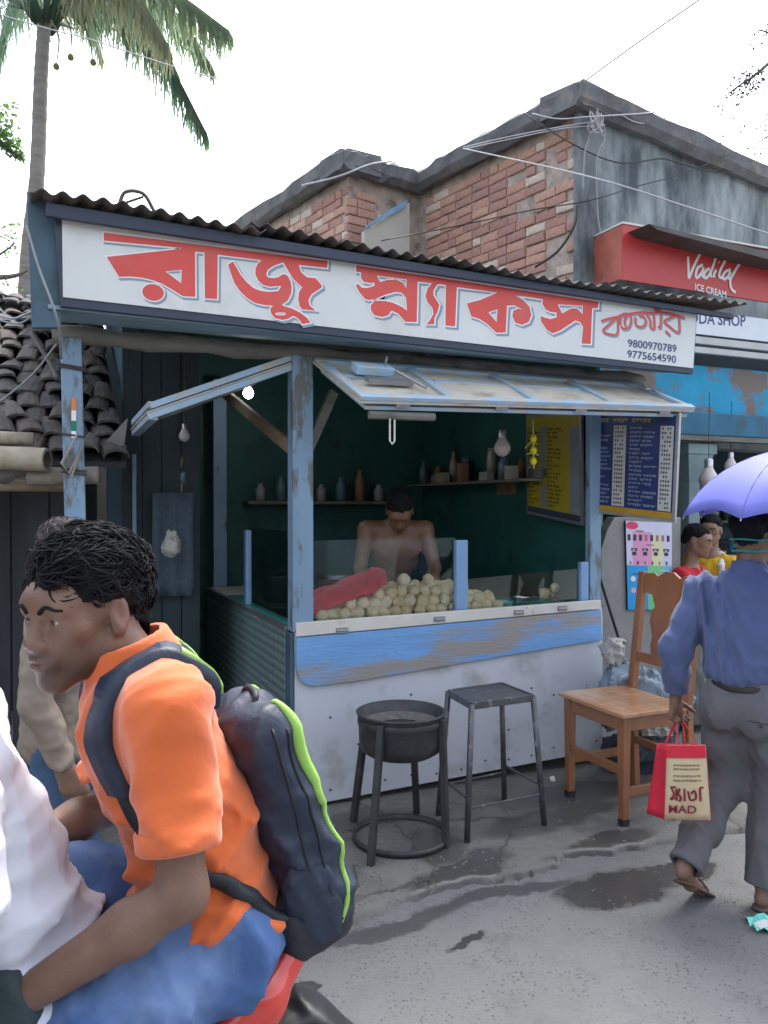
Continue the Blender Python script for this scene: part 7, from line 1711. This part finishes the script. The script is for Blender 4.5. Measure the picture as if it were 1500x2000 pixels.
# ---- women at the ice cream shop -----------------------------------------------------------------
def woman(label, px, D, rz, top_c, hair_bun, hz, lean=0, scarf=None, seed=0, scm=.92):
    L_ = onD(px, 985, D); L_.z = 0; p = person(label, L_, rz); c = V((0, .02 + lean, hz)); M_ = rotm(-6 - lean * 120)
    s = Sdf((-.36, -.3, .6), (.36, .45, hz + .2), .009); head(s, c, M_, scm, True); s.cone((0, lean * .5, hz - .19), c + V((0, -.03, -.04)), .048, .045, .03); s.ell((0, lean * .3, hz - .36), (.13, .085, .18), None, .05)
    arms = []
    for sd_ in (-1, 1):
        S_, E__, W_ = V((.15 * sd_, lean * .5, hz - .24)), V((.20 * sd_, .04, hz - .48)), V((.08 * sd_, .24, hz - .42)); arms.append((S_, E__, W_)); s.cone((0, lean * .5, hz - .23), S_, .05, .045, .04); s.chain([S_, E__, W_], [.042, .034, .023], .02); hand(s, W_, W_ - E__, V((-sd_, 0, 0)), V((0, 0, 1)), .6, .9)
    T_ = lambda q: c + M_ @ (V(q) * scm); s.obj('body', p, skin_m, 1, skin_col((.26, .15, .10), T_, M_, c, 0, scm)); eyes(p, T_, M_, scm); brows(p, T_, hair_m, scm, s)
    hair(p, c, M_, hair_m, scm, .004, seed, 260, .007, .003, True, (0, -.5, -.6), .05, .3, .060, False, bun=hair_bun)
    t_ = Sdf((-.36, -.34, .0), (.36, .4, hz), .01); t_.ell((0, lean * .4, hz - .35), (.158, .115, .17), None, .05); t_.ell((0, 0, hz - .62), (.17, .14, .22), None, .08); t_.cone((0, 0, hz - .7), (0, 0, .06), .17, .24, .05, flat=((0, 1, 0), .8))
    for S_, E__, W_ in arms: t_.cone((0, lean * .5, hz - .245), S_, .06, .056, .05); t_.cone(S_, S_.lerp(E__, .85), .056, .052, .03)
    t_.wrinkle(.009, .09, seed, (1, 1, .5)); t_.cut((0, 0, .05), (0, 0, -1)); t_.cone((0, lean * .5 + .01, hz - .2), (0, lean * .5 + .02, hz - .05), .06, .09, .01, None, 's'); do = t_.obj('dress', p, top_c, 1); do.data.materials.append(mat('grey_skirt', srgb(96, 100, 96), .85, .15, 9))
    do.data.polygons.foreach_set('material_index', [1 if q.center.z < hz - .56 else 0 for q in do.data.polygons])
    if scarf:
        sc_ = Sdf((-.3, -.3, hz - .6), (.3, .4, hz), .009); sc_.chain([V((-.12, .12, hz - .5)), V((-.09, .10, hz - .26)), V((-.07, .0, hz - .185)), V((0, -.07, hz - .17)), V((.09, .0, hz - .185)), V((.09, .11, hz - .26))], [.02, .022, .024, .026, .024, .02], .02); sc_.wrinkle(.005, .05, 4); sc_.obj('scarf', p, scarf, 1)
    return p
woman('woman in a yellow dress with white scarf at the ice cream shop', 1390, 5.95, 180 - 23.4 - 35, mat('yellow_print_cotton', srgb(206, 164, 30), .8, .2, 14, col2=srgb(200, 96, 50), c2scale=26, c2lo=.58, c2hi=.66), True, 1.36, .0, mat('white_scarf', srgb(215, 212, 208), .8, .05), 61)
woman('woman in a red blouse bending beside the woman in yellow', 1341, 5.6, 180 - 23.4 + 50, mat('red_blouse', srgb(190, 30, 44), .75, .12, 9), True, 1.30, .06, None, 62)
woman('small child in orange beyond the woman in yellow', 1408, 6.5, 180 - 23.4 - 60, mat('orange_print', srgb(214, 110, 80), .8, .2, 18, col2=srgb(190, 180, 160), c2scale=20), False, 1.16, .02, None, 63, .85)
# ================================================================== TREES
bark = mat('palm_bark', (.20, .185, .165), .9, .25, 6, col2=(.11, .10, .09), c2scale=8, bump=.6, bscale=20, stretch=(.5, .5, 3))
frond_ms = [mat('frond_%d' % i, c, .55, .2, 6) for i, c in enumerate(((.085, .125, .095), (.11, .14, .085), (.18, .18, .10), (.07, .105, .085)))]
for i_, m_ in enumerate(frond_ms): thin_leaf(m_, ((.22, .36, .24), (.28, .38, .22), (.38, .38, .22), (.18, .30, .22))[i_], .6)
PD = 11.0
palm = thing('coconut_palm', onD(48, 985, PD) * 1.0, 'tall coconut palm with drooping fronds rising behind the tiled hut', 'palm tree')
palm.location.z = 0; 
tp = cat_curve([Vector((palm.location.x, palm.location.y, 0)), onD(50, 600, PD), onD(72, 350, PD), onD(80, 150, PD), onD(88, 20, PD)], 12)
mb = MB(); mb.sm = True
mb.tube(tp, [.112 - .03 * i / len(tp) + (.006 if i % 2 else 0) for i in range(len(tp))], 14); mb.build('trunk', palm, bark)
CR = onD(88, 30, PD)
rr = random.Random(31)
def frond(name, pts, ll, seed, hang=.75, m_i=0, n=46):
    r_ = random.Random(seed); P = cat_curve(pts, 10); rach = MB(); rach.sm = True
    rach.use(frond_ms[1]); rach.tube(P, .022, 6, r2=.004)
    N_ = len(P); 
    n = int(n * 2.2)
    for k in range(n):
        t_ = .10 + .9 * k / n; i = min(int(t_ * (N_ - 1)), N_ - 2); p = P[i].lerp(P[i + 1], t_ * (N_ - 1) - i); tg = (P[i + 1] - P[i]).normalized()
        sd_ = tg.cross(Vector((0, 0, 1)))
        if sd_.length < .1: sd_ = RIGHT.copy()
        sd_.normalize()
        for s_ in (-1, 1):
            L_ = 1.15 * ll * (math.sin(math.pi * (.15 + .8 * t_)) ** .6) * r_.uniform(.55, 1.15)
            d0 = (sd_ * s_ * (1 - hang) + tg * .45 + Vector((0, 0, -hang * .5))).normalized(); d1 = (sd_ * s_ * (1 - hang) * .4 + tg * .15 + Vector((r_.uniform(-.32, .32), r_.uniform(-.32, .32), -1))).normalized()
            a = p; b = a + d0 * L_ * .4; c = b + d1 * L_ * .6; w_ = r_.uniform(.011, .022); wd = (tg * .7 + RIGHT * .7).normalized() * w_
            rach.use(frond_ms[m_i if r_.random() < .7 else r_.choice((0, 1, 2, 3))])
            rach.add([a - wd * .4, a + wd * .4, b + wd, b - wd, c], [(0, 1, 2, 3), (3, 2, 4)])
    rach.build(name, palm)
K = CR
def pd(a, b, d=0): return onD(a, b, PD + d)
for i, (pts, ll, h, mi, n) in enumerate([
    ([K, pd(200, -10), pd(320, 110), pd(405, 262)], .95, .9, 0, 60),
    ([K, pd(190, -60, -.4), pd(330, -20, -.8), pd(448, 60, -1)], 1.0, .85, 1, 60),
    ([K, pd(190, -40, .4), pd(290, 30, .8), pd(350, 150, 1)], .9, .9, 3, 50),
    ([K, pd(-20, -30, .3), pd(-80, 80, .5), pd(-120, 260, .6)], 1.0, .9, 0, 50),
    ([K, pd(20, -60, -.8), pd(-40, 0, -1.5), pd(-60, 150, -2)], .9, .9, 3, 46),
    ([K, pd(60, -60, .9), pd(20, 0, 1.6), pd(-10, 150, 2)], .95, .9, 0, 46),
    ([K, pd(150, -140), pd(300, -190, -.5), pd(470, -80, -1)], 1.0, .7, 1, 50),
    ([K, pd(80, -150, .5), pd(60, -320, .8), pd(0, -420, 1)], 1.0, .4, 0, 40),
    ([K, pd(-60, -140), pd(-220, -180), pd(-330, -60)], 1.0, .7, 3, 40),
    ([K, pd(170, -70, -.6), pd(260, -20, -1.2), pd(330, 90, -1.6)], 1.0, .9, 2, 50),
    ([K, pd(220, -50, .6), pd(340, 20, 1.0), pd(415, 130, 1.3)], .9, .9, 1, 50),
    ([K, pd(120, -40, 1.0), pd(170, 10, 1.9), pd(200, 110, 2.6)], .8, .9, 2, 36)]):
    frond('frond', pts, ll, 40 + i, h, mi, n)
mb = MB(); mb.sm = True
for k in range(14):
    a = k * 2.4; q = K + Vector((math.cos(a) * .12, math.sin(a) * .12, -.05 - .04 * (k % 4))); mb.tube([q, q + Vector((math.cos(a) * .2, math.sin(a) * .2, .25)), q + Vector((math.cos(a) * .5, math.sin(a) * .5, .35))], .05, 7, r2=.015)
mb.build('leaf_bases', palm, frond_ms[3])
mb = MB()
for (a, b, c, d) in ((118, 20, 138, 112), (140, 30, 182, 122), (100, 40, 110, 130)):
    mb.tube(cat_curve([pd(a, b, -.2), pd((a + c) / 2 + 10, (b + d) / 2 - 10, -.2), pd(c, d, -.2)], 5), .018, 6, r2=.006)
    q = pd(c, d, -.2); mb.lathe(q, [(0, -.05), (.035, -.03), (.045, 0), (.03, .035), (0, .05)], 10)
mb.build('fruit_stalk', palm, frond_ms[2])
# leafy tree: trunk, limbs, crown of many small leaves
leaf_ms = [mat('leaf_%d' % i, c, .5, .2, 9) for i, c in enumerate(((.06, .11, .04), (.09, .14, .05), (.045, .085, .04)))]
for m_ in leaf_ms: thin_leaf(m_, (.16, .30, .08), .5)
wood_m = mat('tree_bark', (.11, .10, .085), .9, .3, 9, bump=.6)
def leafy_tree(base, limbs, label, seed, clusters, leaf=.07, name='leafy_tree', per=120, rad=.5, group=None, lm=None):
    lm = lm or leaf_ms
    e = thing(name, base, label, 'tree', group); r_ = random.Random(seed); mb = MB(); mb.sm = True
    for pts, r0, r1 in limbs: mb.tube(cat_curve(pts, 6), r0, 7, r2=r1)
    mb.build('trunk', e, wood_m); mb = MB()
    for (c, rad_, n) in clusters:
        for _ in range(n):
            d = Vector((r_.gauss(0, 1), r_.gauss(0, 1), r_.gauss(0, .8))); p = Vector(c) + d.normalized() * rad_ * r_.random() ** .45
            a = Vector((r_.uniform(-1, 1), r_.uniform(-1, 1), r_.uniform(-1, .3))).normalized(); s_ = a.cross(Vector((r_.uniform(-1, 1), r_.uniform(-1, 1), 1))).normalized(); L_ = leaf * r_.uniform(.6, 1.3)
            mb.use(lm[r_.choice((0, 0, 1, 2))]); mb.add([p, p + a * L_ * .5 + s_ * L_ * .28, p + a * L_, p + a * L_ * .5 - s_ * L_ * .28], [(0, 1, 2, 3)])
    mb.build('crown', e); return e
b0_ = onD(-160, 985, 12); b0_.z = 0
leafy_tree(b0_, [([b0_, onD(-160, 600, 12), onD(-140, 350, 12)], .18, .1), ([onD(-140, 350, 12), onD(-60, 260, 12), onD(30, 300, 12), onD(48, 320, 12)], .07, .01), ([onD(-150, 480, 12), onD(-60, 440, 11.8), onD(20, 470, 11.6)], .05, .006), ([onD(-140, 350, 12), onD(-150, 200, 12.3)], .08, .03)], 'green leafy tree beyond the hut left of the palm', 5,
    [(onD(8, 262, 12), .22, 190), (onD(22, 285, 12), .16, 110), (onD(36, 305, 12), .08, 40), (onD(-40, 230, 12), .5, 500), (onD(-130, 180, 12.3), .9, 1200), (onD(-150, 330, 12), .7, 700), (onD(-60, 420, 11.8), .25, 60), (onD(10, 470, 11.6), .25, 30), (onD(25, 440, 11.8), .12, 10), (onD(15, 205, 12), .12, 26)], leaf=.09)
dark_leaf = [mat('silhouette_leaf_%d' % i, c, .6, .2, 9) for i, c in enumerate(((.045, .055, .05), (.06, .07, .055), (.04, .045, .05)))]  # leaf colour darkened to read as silhouettes against the bright sky
b1_ = onD(-260, 985, 9); b1_.z = 0
leafy_tree(b1_, [([b1_, onD(-230, 700, 9), onD(-120, 560, 9), onD(20, 540, 9), onD(55, 528, 9)], .09, .006), ([onD(-100, 560, 9), onD(10, 490, 9), onD(28, 470, 9)], .02, .004), ([onD(10, 545, 9), onD(25, 575, 9)], .008, .003)], 'thin bare twiggy tree reaching over the tiled hut', 6,
    [(onD(20, 480, 9), .12, 14), (onD(15, 550, 9), .18, 22), (onD(25, 470, 9), .05, 7), (onD(-100, 540, 9), .5, 120)], leaf=.06, name='twiggy_tree')
b2_ = onD(1780, 985, 12); b2_.z = 0
leafy_tree(b2_, [([b2_, onD(1760, 500, 12), onD(1680, 150, 12)], .22, .1), ([onD(1700, 200, 12), onD(1560, 100, 12), onD(1470, 150, 12), onD(1405, 195, 12)], .05, .006), ([onD(1560, 100, 12), onD(1490, 60, 12), onD(1470, 75, 12)], .02, .005), ([onD(1700, 250, 12), onD(1560, 240, 12), onD(1460, 290, 12)], .04, .005), ([onD(1470, 150, 12), onD(1430, 220, 12), onD(1405, 280, 12)], .01, .004)], 'feathery tree overhanging the plaster building on the right', 8,
    [(onD(1455, 165, 12), .25, 150), (onD(1475, 148, 12), .18, 150), (onD(1440, 185, 12), .2, 80), (onD(1405, 205, 12), .12, 18), (onD(1490, 60, 12), .15, 25), (onD(1480, 85, 12), .15, 16), (onD(1470, 250, 12), .3, 36), (onD(1425, 250, 12), .22, 22), (onD(1490, 290, 12), .2, 36), (onD(1412, 270, 12), .1, 12), (onD(1600, 180, 12), .8, 600), (onD(1700, 80, 12), 1.2, 1500)], leaf=.055, name='feathery_tree', lm=dark_leaf)
# ================================================================== WIRES
wire_d = mat('black_cable', (.03, .03, .032), .6, .1); wire_p = mat('pale_cable', (.42, .42, .44), .6, .1)
def wire(pts, r, label, m_=wire_d, dz=None):
    mb = MB(); P = sag(pts[0], pts[1], dz, 16) if dz is not None else cat_curve(pts, 8); mb.sm = True; mb.tube(P, r, 6); tag(mb.build('overhead_wire', None, m_), label, 'wire'); 
FA = lambda px, py, o=.06: onP(px, py, BP(-o, 0, 0), du)       # on the plaster front
SA = lambda px, py, o=.05: onP(px, py, BP(0, -o, 0), dv)       # on the brick side
wire([onD(1143, 158, 5.8), onD(1250, 80, 5.4), onD(1365, 0, 5.0), onD(1500, -95, 4.6)], .006, 'pale wire climbing from the roof peak of the brick building to the sky', wire_p)
wire([SA(905, 290, .2), onD(1150, 345, 5.3), onD(1330, 400, 5.2), onD(1500, 456, 5.1), onD(1620, 490, 5.0)], .006, 'pale wire crossing the plaster front above the red sign', wire_p)
wire([SA(905, 288, .2), SA(1000, 266, .12), SA(1100, 247, .1), FA(1160, 238)], .006, 'upper pale wire along the brick cornice', wire_p)
wire([SA(908, 291, .21), SA(1000, 271, .13), SA(1100, 251, .11), FA(1158, 246)], .005, 'lower pale wire along the brick cornice', wire_p)
wire([SA(1025, 222, .17), SA(1120, 282, .08), FA(1210, 318), FA(1290, 310), FA(1330, 320), FA(1400, 337), FA(1480, 330), FA(1560, 342)], .006, 'sagging black cable across the stained plaster front')
wire([onD(745, 470, 6.4), SA(900, 440, .1), SA(1040, 410, .1), FA(1150, 392, .1), FA(1240, 365, .1), FA(1330, 340, .1), FA(1450, 292, .14)], .005, 'dark cable running over the bricks up to the right cornice')
wire([SA(1128, 400, .08), SA(1122, 440, .1), SA(1090, 490, .14), SA(1045, 522, .2)], .009, 'thick black cable hanging down the brick corner')
wire([FA(1160, 235, .1), FA(1150, 270), FA(1142, 300), FA(1138, 372)], .006, 'grey pipe wire dropping beside the building corner', mat('grey_cable', (.25, .26, .26), .6))
wire([FA(1150, 243, .1), FA(1178, 246), FA(1178, 275), FA(1165, 310), FA(1168, 430), FA(1182, 480), FA(1183, 535)], .009, 'grey conduit bending down the plaster corner to the red sign', mat('grey_cable', (.25, .26, .26), .6))
wire([SA(1040, 222, .2), SA(1090, 232, .17), FA(1150, 228, .16), FA(1250, 222, .16), FA(1290, 218, .16)], .005, 'pale wire along the front cornice', wire_p)
wire([FA(1215, 225, .12), FA(1240, 238, .12), FA(1265, 240, .12), FA(1300, 230, .12)], .005, 'short looping wire under the plaster cornice', wire_p)
wire([onD(-60, 10, 7), onD(90, 55, 7.2), onD(180, 78, 7.4), onD(340, 130, 7.8), onD(520, 180, 8.4)], .005, 'pale wire passing in front of the palm crown', wire_p)
wire([onP(590, 362, BP(U2, V2 - .16, 0), dv), onP(660, 345, BP(U2, V2 - .16, 0), dv), onP(720, 322, BP(U2 - .16, V2, 0), du), onP(765, 315, BP(U2 - .16, V2, 0), du)], .009, 'pale hose lying along the far brick gable', wire_p)
wire([onY(52, 440, 3.55), onY(75, 520, 3.5), onY(112, 625, 3.5), onY(120, 700, 3.8)], .005, 'grey cord slanting down the end of the stall roof', mat('grey_cable', (.25, .26, .26), .6))
wire([onY(-40, 600, 4.6), onY(20, 622, 4.4), onY(60, 610, 4.2), onY(85, 606, 4.1)], .006, 'bunch cable entering the tiled hut roof', mat('blue_grey_cable', (.2, .24, .30), .5))
wire([onY(-40, 612, 4.6), onY(30, 632, 4.4), onY(70, 614, 4.2)], .005, 'second bunch cable over the tiled hut roof', mat('blue_grey_cable', (.2, .24, .30), .5))
wire([onY(60, 650, 4.6), onY(95, 705, 4.4), onY(112, 740, 4.2)], .012, 'dark branch lying over the roof tiles', wood_m)
wire([onY(-20, 800, 4.4), onY(60, 735, 4.3), onY(112, 670, 4.2)], .005, 'grey cord crossing the roof tiles', mat('grey_cable', (.25, .26, .26), .6))
mb = MB(); c = FA(1163, 232, .12)
rr = random.Random(4)
for k in range(7): mb.tube(cat_curve([c + Vector((rr.uniform(-.07, .07), rr.uniform(-.03, .03), rr.uniform(-.12, .08))) for _ in range(5)], 5), .005, 5)
tag(mb.build('cable_knot', None, wire_p), 'tangle of pale cable knotted at the top of the building corner', 'cable')
ap_ = onY(258, 398, 3.9); mb = MB(); mb.tube(cat_curve([ap_ + Vector((-.06, 0, -.02)), ap_ + Vector((-.03, 0, .05)), ap_ + Vector((.05, 0, .055)), ap_ + Vector((.10, 0, -.02))], 5), .009, 7); mb.tube([ap_ + Vector((-.03, 0, 0)), ap_ + Vector((.05, 0, .04))], .006, 6); tag(mb.build('bent_wire_loop', None, rusty_zinc), 'bent loop of wire standing on the corrugated roof edge', 'wire')
